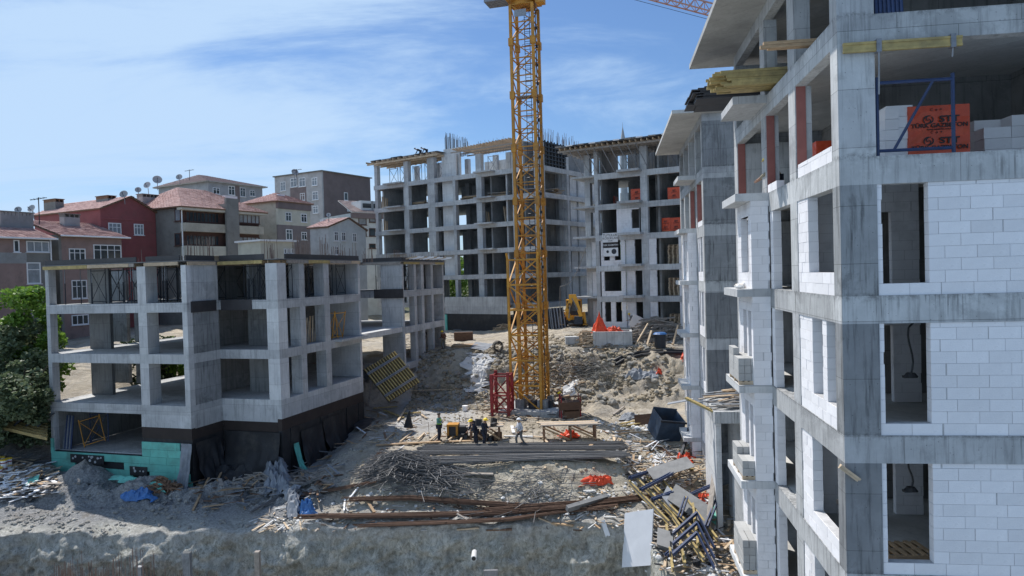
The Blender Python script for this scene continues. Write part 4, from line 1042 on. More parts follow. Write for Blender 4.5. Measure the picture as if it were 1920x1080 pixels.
# ------------------------------------------------------------ trees
def leafmat(name, a, b_):
    m, nt, bs = newmat(name)
    g = N(nt, 'ShaderNodeTexCoord'); n = N(nt, 'ShaderNodeTexNoise', i={'Scale': 1.1, 'Detail': 5}); L(nt, g.outputs['Object'], n.inputs['Vector'])
    n2 = N(nt, 'ShaderNodeTexNoise', i={'Scale': 9, 'Detail': 2}); L(nt, g.outputs['Object'], n2.inputs['Vector'])
    cc = mixc(nt, rng(nt, n.outputs[0], .4, .6), a, b_); cc = mixc(nt, rng(nt, n2.outputs[0], .4, .65, 0, .5), cc, tuple(x*1.5 for x in b_))
    L(nt, cc, bs.inputs['Base Color']); bs.inputs['Roughness'].default_value = .55
    tr = N(nt, 'ShaderNodeBsdfTranslucent'); L(nt, cc, tr.inputs[0]); ms = N(nt, 'ShaderNodeMixShader', i={0: .3})
    o = [x for x in nt.nodes if x.type == 'OUTPUT_MATERIAL'][0]; L(nt, bs.outputs[0], ms.inputs[1]); L(nt, tr.outputs[0], ms.inputs[2]); L(nt, ms.outputs[0], o.inputs[0])
    return m
M['leaf_bright'] = leafmat('bright_leaves', (.09,.18,.022), (.18,.30,.045)); M['leaf_grey'] = leafmat('grey_green_leaves', (.07,.10,.045), (.15,.19,.10)); M['leaf_dark'] = leafmat('dark_leaves', (.02,.04,.015), (.05,.08,.03))
M['bark'] = plain('bark', (.10,.08,.06), .9, .4, 5, .5)
def tree(x, y, top, rad, mat, label, n=9000, leaf=.16, seed=1):
    rs = random.Random(seed); z0 = gz(x, y); t = thing('tree', label, 'tree', (x, y, z0), 0, 'trees at the left'); H = top-z0
    b = MB(); b.tube((0,0,-.3), (0,0,H*.45), .22, .15, 8); lims = []
    for k in range(9):
        a = rs.uniform(0, 6.28); e = Vector((math.cos(a)*rad*rs.uniform(.4,.75), math.sin(a)*rad*rs.uniform(.4,.75), H*rs.uniform(.5,.9))); s = Vector((0,0,H*rs.uniform(.2,.45)))
        m_ = (s+e)/2+Vector((0,0,.3)); b.tube(s, m_, .11, .07, 6); b.tube(m_, e, .07, .02, 5); lims.append(e)
    b.build('trunk', M['bark'], t)
    c = MB(); cl = []
    for k in range(46):
        a = rs.uniform(0, 6.28); q = rs.random()**.5*rad; hz_ = rs.uniform(.18, 1); k2 = math.sin(math.pi*min(1, (hz_-.08)*.95))**.5
        cl.append((Vector((math.cos(a)*q*k2, math.sin(a)*q*k2, H*hz_-.4)), rs.uniform(.45, 1.05)*rad*.36))
    for k in range(n):
        ce, r_ = cl[rs.randrange(len(cl))]; d = Vector((rs.gauss(0,1), rs.gauss(0,1), rs.gauss(0,1))).normalized()*r_*rs.random()**.35; d.z *= .75
        p = ce+d; s = leaf*rs.uniform(.6, 1.3); ax = Vector((rs.gauss(0,1), rs.gauss(0,1), rs.gauss(0,.6))).normalized(); bb = ax.cross(Vector((rs.gauss(0,1), rs.gauss(0,1), rs.gauss(0,1)))).normalized()
        c.add([p-ax*s, p+bb*s*.55, p+ax*s, p-bb*s*.55], [(0,1,2,3)])
    c.build('crown', M[mat], t)
tree(-33.4, 48.4, .0, 3.0, 'leaf_bright', 'bright green leafy tree beside the left block, sunlit crown', 17000, .17, 3)
tree(-34.2, 46.5, -2.2, 3.4, 'leaf_grey', 'grey green tree at the left picture edge below the bright one', 17000, .16, 4)
tree(-31.0, 44.8, -4.2, 2.9, 'leaf_grey', 'low shaded grey green tree above the yellow formwork girders', 13000, .15, 5)
tree(-28.5, 60, -4.6, 2.2, 'leaf_bright', 'small green tree glimpsed through the second storey of the left block', 6000, .17, 6)
tree(-28.4, 56, -4.3, 2.6, 'leaf_dark', 'dark green bush behind the left block at basement level', 6000, .17, 7)
tree(-24.0, 62, -3.6, 2.6, 'leaf_dark', 'dark tree seen between the columns of the left block', 9000, .17, 8)
tree(-37.5, 52, -3.4, 3.5, 'leaf_dark', 'dark tree cut by the left picture edge behind the others', 6000, .2, 9)
tree(-10.5, 112, 3.2, 4.5, 'leaf_bright', 'green tree seen through the open storeys of the rear frame', 5000, .3, 10)
tree(13.0, 96, 6.5, 4.5, 'leaf_bright', 'green tree in the gap between the rear frame and the formwork roofed block', 7000, .28, 11)
# ------------------------------------------------------------ tower crane
CY = 54.0
cx0 = W(996, 500, CY).x; cz = gz(cx0, CY)
tc_ = thing('tower_crane', 'yellow lattice tower crane mast standing in the middle of the site', 'crane', (cx0, CY, cz), R(-17))
ztop = W(985, 14, CY).z-cz
MH, SH = .84, 1.9                                     # half width, bay height
def lattice(par, half, z0, z1, bay, leg, br, mat, diag='z', face_names=('lattice',)):
    for sx in (-1, 1):
        for sy in (-1, 1):
            b = MB(); b.bar((sx*half, sy*half, z0), (sx*half, sy*half, z1), leg, leg, up=(0,1,0)); b.build('leg', M[mat], par)
    n = max(1, round((z1-z0)/bay)); h_ = (z1-z0)/n
    c4 = [(-half,-half),(half,-half),(half,half),(-half,half)]
    for f in range(4):
        b = MB(); p, q = c4[f], c4[(f+1)%4]
        for k in range(n+1): b.bar((*p, z0+k*h_), (*q, z0+k*h_), br, br)
        for k in range(n):
            za, zb_ = z0+k*h_, z0+(k+1)*h_
            a_, c_ = (p, q) if (k+f) % 2 else (q, p)
            b.bar((*a_, za), (*c_, zb_), br*.9, br*.9)
            if diag == 'x': b.bar((*c_, za), (*a_, zb_), br*.7, br*.7)
        b.build('lattice', M[mat], par)
lattice(tc_, MH, 0, ztop, 1.3, .20, .075, 'crane')
# joints of the mast sections
k = 3.9
while k < ztop-1:
    for sx in (-1, 1):
        for sy in (-1, 1): bx(tc_, 'section_joint', M['crane'], sx*MH-.17, sx*MH+.17, sy*MH-.17, sy*MH+.17, k-.28, k+.28)
    k += 3.9
# ladder with hoops up the inside
b = MB()
for s in (-.2, .2): b.bar((.1+s, .3, 0), (.1+s, .3, ztop), .04, .04)
z = .3
while z < ztop: b.bar((-.1, .3, z), (.3, .3, z), .03, .03); z += .3
z = 1.2
while z < ztop:
    pts = [(.1+.36*math.cos(a), .3-.36-.36*math.sin(a)+.3, z) for a in [math.pi*j/6 for j in range(7)]]; b.path(pts, .018, 4); z += .9
b.build('ladder', M['steel_dark'], tc_)
b = MB()
for z in (ztop*.55, ztop*.78): b.box(-MH+.1, MH-.1, -.2, MH-.1, z, z+.05)
b.box(-.5, .4, -MH-.14, -MH-.1, ztop-.95, ztop-.45)
b.build('rest_platform', M['steel_grey'], tc_)
b = MB(); b.path([(MH+.13, -MH*.6, z) for z in (0, ztop)], .035, 6)
for k in range(14): b.box(MH+.1, MH+.26, -MH*.6-.07, -MH*.6+.07, ztop-1.9-k*1.35, ztop-1.7-k*1.35)
b.build('power_cable', M['steel_dark'], tc_)
# climbing cage round the lower part
zc = W(985, 487, CY).z-cz
cg = bpy.data.objects.new('climbing_cage', None); col.objects.link(cg); cg.parent = tc_; cg.location = (-.32, -.1, 0)
def cage(half, z0, z1):
    for sx in (-1, 1):
        for sy in (-1, 1):
            b = MB(); b.bar((sx*half, sy*half, z0), (sx*half, sy*half, z1), .17, .17, up=(0,1,0)); b.build('cage_leg', M['crane_hi'], cg)
    c4 = [(-half,-half),(half,-half),(half,half),(-half,half)]; n = 6; h_ = (z1-z0)/n
    for f in range(4):
        b = MB(); p, q = c4[f], c4[(f+1)%4]
        for k in range(n+1): b.bar((*p, z0+k*h_), (*q, z0+k*h_), .11, .11)
        for k in range(n):
            m_ = ((p[0]+q[0])/2, (p[1]+q[1])/2)
            a_, c_ = (p, q) if (k+f) % 2 else (q, p)
            b.bar((*a_, z0+k*h_), (*c_, z0+(k+1)*h_), .09, .09)
        b.build('cage_lattice', M['crane_hi'], cg)
    for sx in (-1, 1): b = MB(); b.bar((sx*half, -half, z1), (sx*half*1.06, -half*1.05, z1+.5), .13, .13); b.build('cage_hook', M['crane_hi'], cg)
cage(1.14, .1, zc)
# slewing ring, cab platform and tower head
b = MB(); b.box(-1.1, 1.1, -1.1, 1.1, ztop+.3, ztop+1.0); b.tube((0,0,ztop), (0,0,ztop+.3), .95, n=18); b.build('slewing_unit', M['crane'], tc_)
b = MB(); b.box(-2.75, -1.0, -1.2, .2, ztop+.35, ztop+.5)
for u in (-2.7, -2.1, -1.5, -1.0):
    b.bar((u,-1.2,ztop+.5), (u,-1.2,ztop+1.6), .05, .05)
for zz in (1.0, 1.55): b.bar((-2.75,-1.2,ztop+zz), (-1.0,-1.2,ztop+zz), .05, .05); b.bar((-2.75,-1.2,ztop+zz), (-2.75,.2,ztop+zz), .05, .05)
b.build('cab_platform', M['steel_grey'], tc_)
b = MB(); b.box(1.12, 1.7, -1.0, -.2, ztop-.1, ztop+.9); b.build('winch_motor', M['crane'], tc_)
b = MB(); b.box(-2.6, -1.3, -1.1, .1, ztop+1.65, ztop+3.6); b.build('cab', M['white'], tc_)
head = bpy.data.objects.new('tower_head', None); col.objects.link(head); head.parent = tc_; head.location = (0, 0, ztop+1.0)
b = MB()
for sx in (-1,1):
    for sy in (-1,1): b.bar((sx*.8, sy*.8, 0), (sx*.15, sy*.15, 6.5), .16, .16)
for k in range(5):
    s = .8-.13*k
    for (a_, c_) in (((-s,-s),(s,-s)),((s,-s),(s,s)),((s,s),(-s,s)),((-s,s),(-s,-s))): b.bar((*a_, k*1.3), (*c_, k*1.3), .08, .08)
b.build('head_frame', M['crane'], head)
b = MB(); b.box(-2.2, 2.2, -2.2, 2.2, -.3, .25); b.build('foundation_block', M['conc'], tc_)
for sx in (-1,1):
    for sy in (-1,1): bx(tc_, 'ballast', M['conc_dark'], sx*MH-.35, sx*MH+.35, sy*MH-.35, sy*MH+.35, .252, .9)
# red lattice section standing beside the mast
rx = W(942, 760, 52.5); zr_ = gz(rx.x, rx.y)
rc = thing('mast_section', 'dark red lattice mast section standing on the ground left of the yellow mast', 'crane section', (rx.x, 52.5, zr_), R(-14))
hh = W(942, 702, 52.5).z-zr_
for sx in (-1,1):
    for sy in (-1,1):
        b = MB(); b.bar((sx*.62, sy*.62, -.1), (sx*.62, sy*.62, hh+(.22 if sx*sy < 0 else .06)), .2, .2, up=(0,1,0)); b.build('leg', M['crane_red'], rc)
c4 = [(-.62,-.62),(.62,-.62),(.62,.62),(-.62,.62)]
for f in range(4):
    b = MB(); p, q = c4[f], c4[(f+1)%4]
    for z in (.25, hh*.5, hh-.05): b.bar((*p, z), (*q, z), .1, .1)
    b.bar((*p, .25), (*q, hh*.5), .08, .08); b.bar((*q, hh*.5), (*p, hh), .08, .08); b.bar((*q, .25), (*p, hh*.5), .06, .06); b.build('lattice', M['crane_red'], rc)
# second crane: only part of its jib shows, mast behind the near block
JY = 84.0
jt = thing('tower_crane', 'second crane whose pale red lattice jib crosses the top right of the sky', 'crane', (W(1960, 500, 100).x, 100, -5), 0)
P0, P1 = W(1080, -42, JY), W(1372, 36, 88.0)
dirj = (P1-P0).normalized(); tip = P0-dirj*6; root = P1+dirj*((W(1960,500,100).x-P1.x)/dirj.x)
jt.location = (root.x, root.y, -5)
j = MB(); side = Vector((-dirj.y, dirj.x, 0)).normalized(); upj = side.cross(dirj) if side.cross(dirj).z > 0 else -side.cross(dirj)
ln = (root-tip).length; n = int(ln/1.25)
off = Vector((root.x, root.y, -5))
def jp(k, s, u): return tip+dirj*(ln*k/n)+side*s+upj*u-off
for s, u, w_ in ((-.62,0,.13),(.62,0,.13),(0,1.25,.15)): j.bar(jp(0,s,u), jp(n,s,u), w_, w_)
for k in range(n):
    j.bar(jp(k,-.62,0), jp(k,.62,0), .06,.06); j.bar(jp(k,-.62,0), jp(k+1,.62,0), .05,.05)
    for s in (-.62, .62): j.bar(jp(k,s,0), jp(k+.5,0,1.25), .075,.075); j.bar(jp(k+.5,0,1.25), jp(k+1,s,0), .075,.075)
j.build('jib', M['jib'], jt)
j = MB(); j.tube(jp(0,0,-.75), jp(n,0,-.75), .03, n=4); j.build('jib_rope', M['steel_dark'], jt)
hz_ = root.z+5
lattice(jt, .85, 0, hz_, 1.6, .2, .08, 'jib')

# ------------------------------------------------------------ backhoe digger by block C
p = PG(1076, 606); p = Vector((W(1076, 606, 72).x, 72, gz(W(1076,606,72).x, 72)))
dg = thing('backhoe_digger', 'yellow backhoe digger with folded rear arm parked in front of the rear block', 'digger', p, R(-8)); dg.scale = (.9,)*3
def pl(name, poly, x0, x1, mat, par=dg):           # poly in (y, z), extruded along x
    b = MB(); n = len(poly); b.add([(x0, y, z) for y, z in poly]+[(x1, y, z) for y, z in poly], [tuple(range(n)), tuple(range(n, 2*n))[::-1]]+[(i, n+i, n+(i+1)%n, (i+1)%n) for i in range(n)]); return b.build(name, M[mat], par)
def limb(name, pts, w0, mat='digger', th=.16, par=dg):
    b = MB()
    for (a_, c_, w_) in zip(pts, pts[1:], w0):
        b.bar(a_, c_, w_, th, up=(0,1,0))
    return b.build(name, M[mat], par)
b = MB(); b.box(-.95,.95,.4,3.4,.55,1.25); b.build('chassis', M['digger'], dg)
b = MB(); b.box(-.75,.75,3.0,4.6,1.0,1.9); b.build('bonnet', M['digger'], dg)
cb_ = pl('cab', [(.5,1.252),(2.6,1.252),(2.4,2.85),(.75,2.85)], -.8, .8, 'steel_dark')
b = MB()
for x in (-.82,.82):
    for y0, y1 in ((.5,.75),(2.6,2.4),(1.5,1.5)): b.bar((x,y0,1.25), (x,y1,2.9), .08, .08)
b.box(-.88,.88,.6,2.55,2.86,2.98); b.build('cab_frame', M['digger'], cb_)
b = MB(); b.box(-.62,.62,.48,.56,1.7,2.6); b.build('rear_glass', M['glass'], cb_)
for sx in (-1,1):
    for y, r_ in ((1.0,.72),(3.6,.5)):
        b = MB(); b.tube((sx*.82,y,r_), (sx*1.18,y,r_), r_, n=18); wh = b.build('wheel', M['black_rub'], dg)
        b = MB(); b.tube((sx*.80,y,r_), (sx*1.2,y,r_), r_*.5, n=12); b.build('rim', M['digger'], wh)
b = MB(); b.box(-1.15,1.15,.1,.38,.4,.75); b.build('rear_frame', M['steel_dark'], dg)
for sx in (-1,1):
    b = MB(); b.bar((sx*1.1,.2,1.6), (sx*1.25,-.1,.35), .26,.26); b.box(sx*1.25-.25,sx*1.25+.25,-.35,.15,.18,.3); b.build('stabiliser', M['digger'], dg)
pl('boom', [], 0, 0, 'digger') if False else None
b = MB(); b.bar((-.35,.0,.8), (-.75,-.35,1.7), .5,.3, up=(0,1,0)); b.bar((-.75,-.35,1.7), (-.1,-.45,3.35), .46,.3, up=(0,1,0)); b.build('boom', M['digger'], dg)
b = MB(); b.box(-.45,.35,-.62,-.28,3.15,3.62); b.build('boom_knuckle', M['digger'], dg)
b = MB(); b.bar((.2,-.45,3.35), (.85,-.5,1.15), .4,.3, up=(0,1,0)); b.bar((.85,-.5,1.15), (.8,-.5,.85), .5,.32, up=(0,1,0)); b.build('dipper', M['digger'], dg)
b = MB(); b.tube((-.1,-.62,3.2), (.5,-.68,1.9), .07); b.tube((-.5,-.6,1.0), (-.35,-.6,2.4), .07); b.build('hydraulic_ram', M['steel_grey'], dg)
pl('bucket', [(-.9,.35),(-.2,.35),(.1,.75),(-.1,1.2),(-.7,1.15)], .1, 1.0, 'steel_dark')
LET = {  # 5x7 pixel capitals are never seen that large: the lettering is cut from font outlines
}
def text(par, body, size, mat, loc, rot, name='lettering', ext=.006, bold=.0, align='CENTER', sx=1.0):
    c = bpy.data.curves.new(name, 'FONT'); c.body = body; c.size = size; c.extrude = ext; c.offset = bold; c.align_x = align; c.align_y = 'CENTER'
    tmp = bpy.data.objects.new(name+'_tmp', c); col.objects.link(tmp)
    dgph = bpy.context.evaluated_depsgraph_get(); me = bpy.data.meshes.new_from_object(tmp.evaluated_get(dgph)); me.name = name
    bpy.data.objects.remove(tmp); bpy.data.curves.remove(c)
    me.materials.clear(); me.materials.append(M[mat]); o = bpy.data.objects.new(name, me); col.objects.link(o)
    o.parent = par; o.location = loc; o.rotation_euler = rot; o.scale = (sx, 1, 1); return o
lt_ = text(dg, 'JCB', .42, 'black', (-.42, -.57, 2.35), (R(90), R(-72), 0), bold=.012)

# ------------------------------------------------------------ banner on block C
def on_c(px, py, v): u, z = C.onv(px, py, v); return u, z
u0, z0 = on_c(1132, 481, -.15); u1, z1 = on_c(1158, 436, -.15)
bn = thing('banner', 'white banner with a black middle band hanging on the block with orange pallets', 'banner', C.w(u0, -.15, z0), C.a)
wd, hg = u1-u0, z1-z0
b = MB(); b.box(0, wd, 0, .03, 0, hg*.36); b.build('banner_sheet', M['white'], bn)
b = MB(); b.box(-.05, wd-.03, -.002, .028, hg*.362, hg*.60); b.build('banner_band', M['black'], bn)
b = MB(); b.box(-.1, wd+.0, 0, .03, hg*.602, hg); b.build('banner_sheet', M['white'], bn)
text(bn, 'TUTULUK', .34, 'black', (wd*.48, -.008, hg*.90), (R(90),0,0)); text(bn, 'KOSUKLARI', .30, 'black', (wd*.48, -.008, hg*.77), (R(90),0,0)); text(bn, 'EVLERI', .16, 'black', (wd*.48, -.008, hg*.66), (R(90),0,0))
text(bn, 'TÜRK GAZBETON', .20, 'white', (wd*.48, -.012, hg*.48), (R(90),0,0))
b = MB(); b.tube((wd*.28,-.006,hg*.2), (wd*.28,-.002,hg*.2), .14, n=12); b.tube((wd*.72,-.006,hg*.2), (wd*.72,-.002,hg*.2), .26, n=14); b.build('emblem', M['steel_dark'], bn)

# ------------------------------------------------------------ orange wrapped pallets of blocks
def stt_print(par, x0, wd, y, z0, hg, big):
    def row(zc, s):
        text(par, 'STT', s, 'black', (x0+wd*.66, y, zc), (R(90),0,0), bold=.03*s, sx=1.35)
        b = MB(); r_ = s*.52; cx_ = x0+wd*.32; n = 28
        def ring(ra, rb, a0, a1, dz=0):
            vs = []; fs = []
            for k in range(n+1):
                a = a0+(a1-a0)*k/n; w_ = .5+.5*math.sin(math.pi*k/n)
                ri = rb-(rb-ra)*w_
                vs += [(cx_+math.cos(a)*rb*1.15, y-.004, zc+math.sin(a)*rb+dz), (cx_+math.cos(a)*ri*1.15, y-.004, zc+math.sin(a)*ri+dz)]
            for k in range(n): fs.append((2*k, 2*k+1, 2*k+3, 2*k+2))
            b.add(vs, fs)
        ring(r_*.72, r_, R(60), R(230)); ring(r_*.72, r_, R(-120), R(50))
        ring(r_*.28, r_*.52, R(80), R(280), r_*.28); ring(r_*.28, r_*.52, R(-100), R(100), -r_*.28); b.build('logo', M['black'], par)
    if big:
        row(z0+hg*.745, .2); text(par, 'TÜRK GAZBETON', .135, 'black', (x0+wd*.5, y, z0+hg*.635), (R(90),0,0), bold=.003, sx=1.15)
        text(par, 'www.sttyatirim.com.tr', .06, 'black', (x0+wd*.5, y, z0+hg*.57), (R(90),0,0))
        text(par, 'C  o  +', .09, 'black', (x0+wd*.45, y, z0+hg*.515), (R(90),0,0)); text(par, 'C  o  +', .09, 'black', (x0+wd*.45, y, z0+hg*.92), (R(90),0,0))
        row(z0+hg*.36, .2); text(par, 'TÜRK GAZBETON', .135, 'black', (x0+wd*.5, y, z0+hg*.235), (R(90),0,0), bold=.003, sx=1.15)
    else:
        for f in (.72, .28): text(par, 'STT', hg*.16, 'black', (x0+wd*.5, y, z0+hg*f), (R(90),0,0), bold=.01); text(par, 'GAZBETON', hg*.09, 'black', (x0+wd*.5, y, z0+hg*(f-.13)), (R(90),0,0))
def wrapped(fr, u, v, z, wd, dp, hg, label, big=False, name='wrapped_pallet'):
    t = thing(name, label, 'pallet of blocks', fr.w(u, v, z), fr.a, 'orange wrapped pallets of blocks')
    b = MB(); nx, nz = 9, 9
    # slightly slack film: a box with a subdivided, uneven skin
    def face(o_, du__, dv__, nrm):
        base = len(b.v); 
        for i in range(nx+1):
            for j in range(nz+1):
                q = o_+du__*(i/nx)+dv__*(j/nz); e = .0 if i in (0,nx) or j in (0,nz) else random.uniform(-.012,.02); b.v.append(tuple(q+nrm*e))
        for i in range(nx):
            for j in range(nz):
                a = base+i*(nz+1)+j; b.f.append((a, a+nz+1, a+nz+2, a+1)); b.m.append(0)
    X, Y_, Z_ = Vector((wd,0,0)), Vector((0,dp,0)), Vector((0,0,hg)); o0 = Vector((0,0,.1))
    face(o0, X, Z_, Vector((0,-1,0))); face(o0+X, Y_, Z_, Vector((1,0,0))); face(o0+Y_, Z_, X, Vector((0,1,0))); face(o0, Z_, Y_, Vector((-1,0,0))); face(o0+Z_, X, Y_, Vector((0,0,1)))
    b.build('film', M['orange'], t)
    b = MB()
    for k in range(5): b.box(0, wd, k*(dp-.1)/4, k*(dp-.1)/4+.1, .07, .098)
    for k in range(3): b.box(k*(wd-.1)/2, k*(wd-.1)/2+.1, 0, dp, 0, .068)
    b.build('pallet', M['wood'], t)
    stt_print(t, 0, wd, -.028, .1, hg, big)
    return t
u0, z0 = A.onv(1704, 289, 2.0); u1, z1 = A.onv(1818, 194, 2.0)
wrapped(A, u0, 2.0, 2.30, u1-u0, 1.1, z1-2.30-.1, 'orange wrapped pallet of blocks lettered STT in the open upper bay at right', True)
for (x0, y0, x1, y1, lb) in ((1183,353,1205,378,'orange wrapped pallet left of the central column, fifth storey of the rear right block'),(1252,350,1276,374,'orange wrapped pallet right of the central column, fifth storey of the rear right block'),
                         (1241,408,1256,434,'orange wrapped pallet, left one of two on the fourth storey'),(1257,407,1279,434,'orange wrapped pallet, right one of two on the fourth storey')):
    v = .8; u0, z0 = C.onv(x0, y1, v); u1, z1 = C.onv(x1, y0, v); zf = 6.5 if y1 < 400 else 3.5
    wrapped(C, u0, v, zf, u1-u0, 1.0, max(.8, z1-zf-.1), lb)
for (px, py, v, lb) in ((1143,375,3.5,'orange wrapped pallet deep inside the left bay of the fifth storey'),):
    u0, z0 = C.onv(px, py, v); wrapped(C, u0, v, 6.5, .5, 1.0, 1.0, lb)
for v_, z_, lb in ((5.0, 2.3, 'orange wrapped pallet behind the columns of the nearest block, only a sliver showing'),):
    wrapped(A, .9, v_, z_, 1.1, 1.1, 1.1, lb)

# ------------------------------------------------------------ stacks of grey blocks on the balconies, white blocks upstairs
M['block_grey'] = plain('grey_block', (.42,.42,.41), .95, .2, 2, .3, dirt=.2)
def pallet(par, wd, dp, z=0., mat='wood_pale'):
    for k in range(6):
        b = MB(); x = k*(wd-.1)/5; b.box(x, x+.1, 0, dp, z+.1, z+.125); b.build('pallet_board', M[mat], par)
    for k in range(3):
        b = MB(); y = k*(dp-.1)/2; b.box(0, wd, y, y+.1, z+.0, z+.098); b.build('pallet_runner', M[mat], par)
def stack(fr, u, v, z, nx, ny, nz, sz, label, missing=(), group='stacks of grey blocks on the balconies', mat='block_grey', name='block_stack'):
    t = thing(name, label, 'block stack', fr.w(u, v, z), fr.a, group)
    sx, sy, sz_ = sz
    pallet(t, nx*sx, ny*sy)
    key = ('stk', sz, mat)
    if key not in BM: m_ = MB(); m_.box(0, sx-.008, 0, sy-.008, 0, sz_-.008); BM[key] = m_.mesh('block', M[mat])
    for k in range(nz):
        for i in range(nx):
            for j in range(ny):
                if (i, j, k) in missing: continue
                if 0 < i < nx-1 and 0 < j < ny-1 and k < nz-1: continue
                o = bpy.data.objects.new('block', BM[key]); col.objects.link(o); o.parent = t
                o.location = (i*sx+random.uniform(-.008,.008), j*sy+random.uniform(-.008,.008), .127+k*sz_); o.rotation_euler = (0,0,random.uniform(-.01,.01))
    return t
mis = {(i, j, 3) for i in (0,1,2,3) for j in (0,1)} - {(0,1,3)} | {(3,j,2) for j in range(2)} | {(4,0,3),(4,1,3),(4,0,2)}
stack(A, -1.0, 7.1, -3.73, 5, 2, 4, (.19,.9,.24), 'stack of grey blocks with a broken top course on the balcony, highest of three', mis)
stack(A, -.95, 7.1, -6.76, 5, 2, 3, (.19,.9,.24), 'low stepped stack of blocks on the middle balcony', {(i,0,2) for i in range(5)}|{(4,1,2)})
stack(A, -.98, 7.1, -9.78, 5, 2, 4, (.19,.9,.24), 'full square stack of grey blocks on the lowest balcony')
stack(A, A.onv(1634,280,2.0)[0], 2.0, 2.30, 2, 3, 5, (.32,.6,.255), 'stack of white blocks beside the lettered orange pallet', {(0,0,4),(0,0,3)}, 'stacks of white blocks upstairs', 'aac')
stack(A, A.onv(1665,280,2.0)[0], 2.05, 2.30, 1, 3, 5, (.6,.5,.27), 'white blocks piled between the blue scaffold and the orange pallet', (), 'stacks of white blocks upstairs', 'aac')
stack(A, A.onv(1846,280,2.6)[0], 2.6, 2.30, 4, 2, 4, (.62,.5,.27), 'long low stack of pale blocks at the right picture edge', {(0,0,3)}, 'stacks of white blocks upstairs', 'aac')

# pallet lying in the lowest front window
u0, z0 = A.onv(1660, 1030, .9)
t = thing('wooden_pallet', 'empty wooden pallet lying inside the lowest front window opening', 'pallet', A.w(u0, .75, -6.76), A.a+.12)
pallet(t, 1.1, .9, 0, 'wood')
# hanging cable with a lamp holder
def lampcable(fr, px, py0, py1, v, zt, label):
    u, z = fr.onv(px, py1, v); b = MB()
    pts = [(random.uniform(.05,.12) if k == 0 else -.05*math.sin(k*.8), 0, (zt-z)*(1-k/8)) for k in range(9)]
    b.path(pts, .022, 5); b.tube((0,0,-.02), (0,0,.06), .15, .09, 10); b.box(-.17,.12,-.06,.06,-.05,.0)
    o = b.build('hanging_cable', M['black_rub']); p = fr.w(u, v, z); o.location = p; tag(o, label, 'cable', 'cables hanging in the window openings')
lampcable(A, 1708, 612, 704, .7, -1.3, 'black cable hanging in the front window of the second visible row'); lampcable(A, 1708, 872, 918, .7, -4.33, 'black cable hanging in the lowest front window above the pallet')
u_ = .9; b = MB()
pts = [(0.03*math.sin(k), .02*k, -.16*k) for k in range(9)]; b.path(pts, .02, 5); b.path([(x+.06, y, z) for x, y, z in pts], .02, 5); b.box(-.14,.22,.05,.25,-1.4,-1.3)
o = b.build('hanging_cable', M['black_rub']); o.location = A.w(.45, 1.4, -4.33); tag(o, 'pair of black cables hanging inside the sunlit side window', 'cable', 'cables hanging in the window openings')

# blue scaffold frame in the upper bay
def frame_scaffold(name, label, w_, h_, mat, loc, rz, r_=.028, style='n', group=None, rot=None):
    t = thing(name, label, 'scaffold frame', loc, rz, group)
    if rot: t.rotation_euler = rot
    for x in (0, w_): b = MB(); b.tube((x,0,0), (x,0,h_), r_, n=6); b.build('upright', M[mat], t)
    for zz_ in (.12, h_-.12): b = MB(); b.tube((0,0,zz_), (w_,0,zz_), r_*.9, n=6); b.build('rail', M[mat], t)
    b = MB()
    if style == 'n': b.tube((w_*.22,0,.14), (w_*.74,0,h_-.14), r_*.75, n=6)
    else: b.tube((0,0,.14), (w_,0,h_-.14), r_*.7, n=5); b.tube((w_,.02,.14), (0,.02,h_-.14), r_*.7, n=5)
    b.build('brace', M[mat], t)
    return t
u0, z0 = A.onv(1646, 292, .12); u1, z1 = A.onv(1786, 137, .12)
frame_scaffold('scaffold_frame', 'blue scaffold frame with one diagonal standing in the upper bay, orange pallet behind', u1-u0, z1-2.3, 'steel_blue', A.w(u0, .12, 2.30), A.a, .042)
# long yellow beam below the top edge beam, blue bars above
u0, z0 = A.onv(1580, 92, -.1); u1, z1 = A.onv(1803, 84, -.1)
bmz = z0
t = thing('formwork_beam', 'long yellow formwork beam fixed under the top edge beam at right', 'timber beam', A.w(u0, -.16, z0-.1), A.a)
b = MB(); b.box(0, u1-u0, 0, .08, 0, .05); b.box(0, u1-u0, 0, .08, .16, .21); b.box(0, u1-u0, .02, .06, .05, .16); b.build('beam', M['wood_yel'], t)
b = MB()
for x in ((u1-u0)*.3, (u1-u0)*.92): b.box(x-.05, x+.05, -.03, .12, -.03, .25); b.bar((x,0,.1), (x+.02,.1,-.9 if x < 1.5 else -.2), .03, .03)
b.build('clamp', M['steel_grey'], t)
t = thing('tube_bundle', 'bundle of blue steel tubes leaning by the topmost right column', 'steel tubes', A.w(.85, .1, 5.33), A.a)
for k in range(7): b = MB(); b.tube((k*.085, 0, -.1), (k*.085+.02, .3, 2.2), .04, n=8); b.build('tube', M['steel_blue'], t)
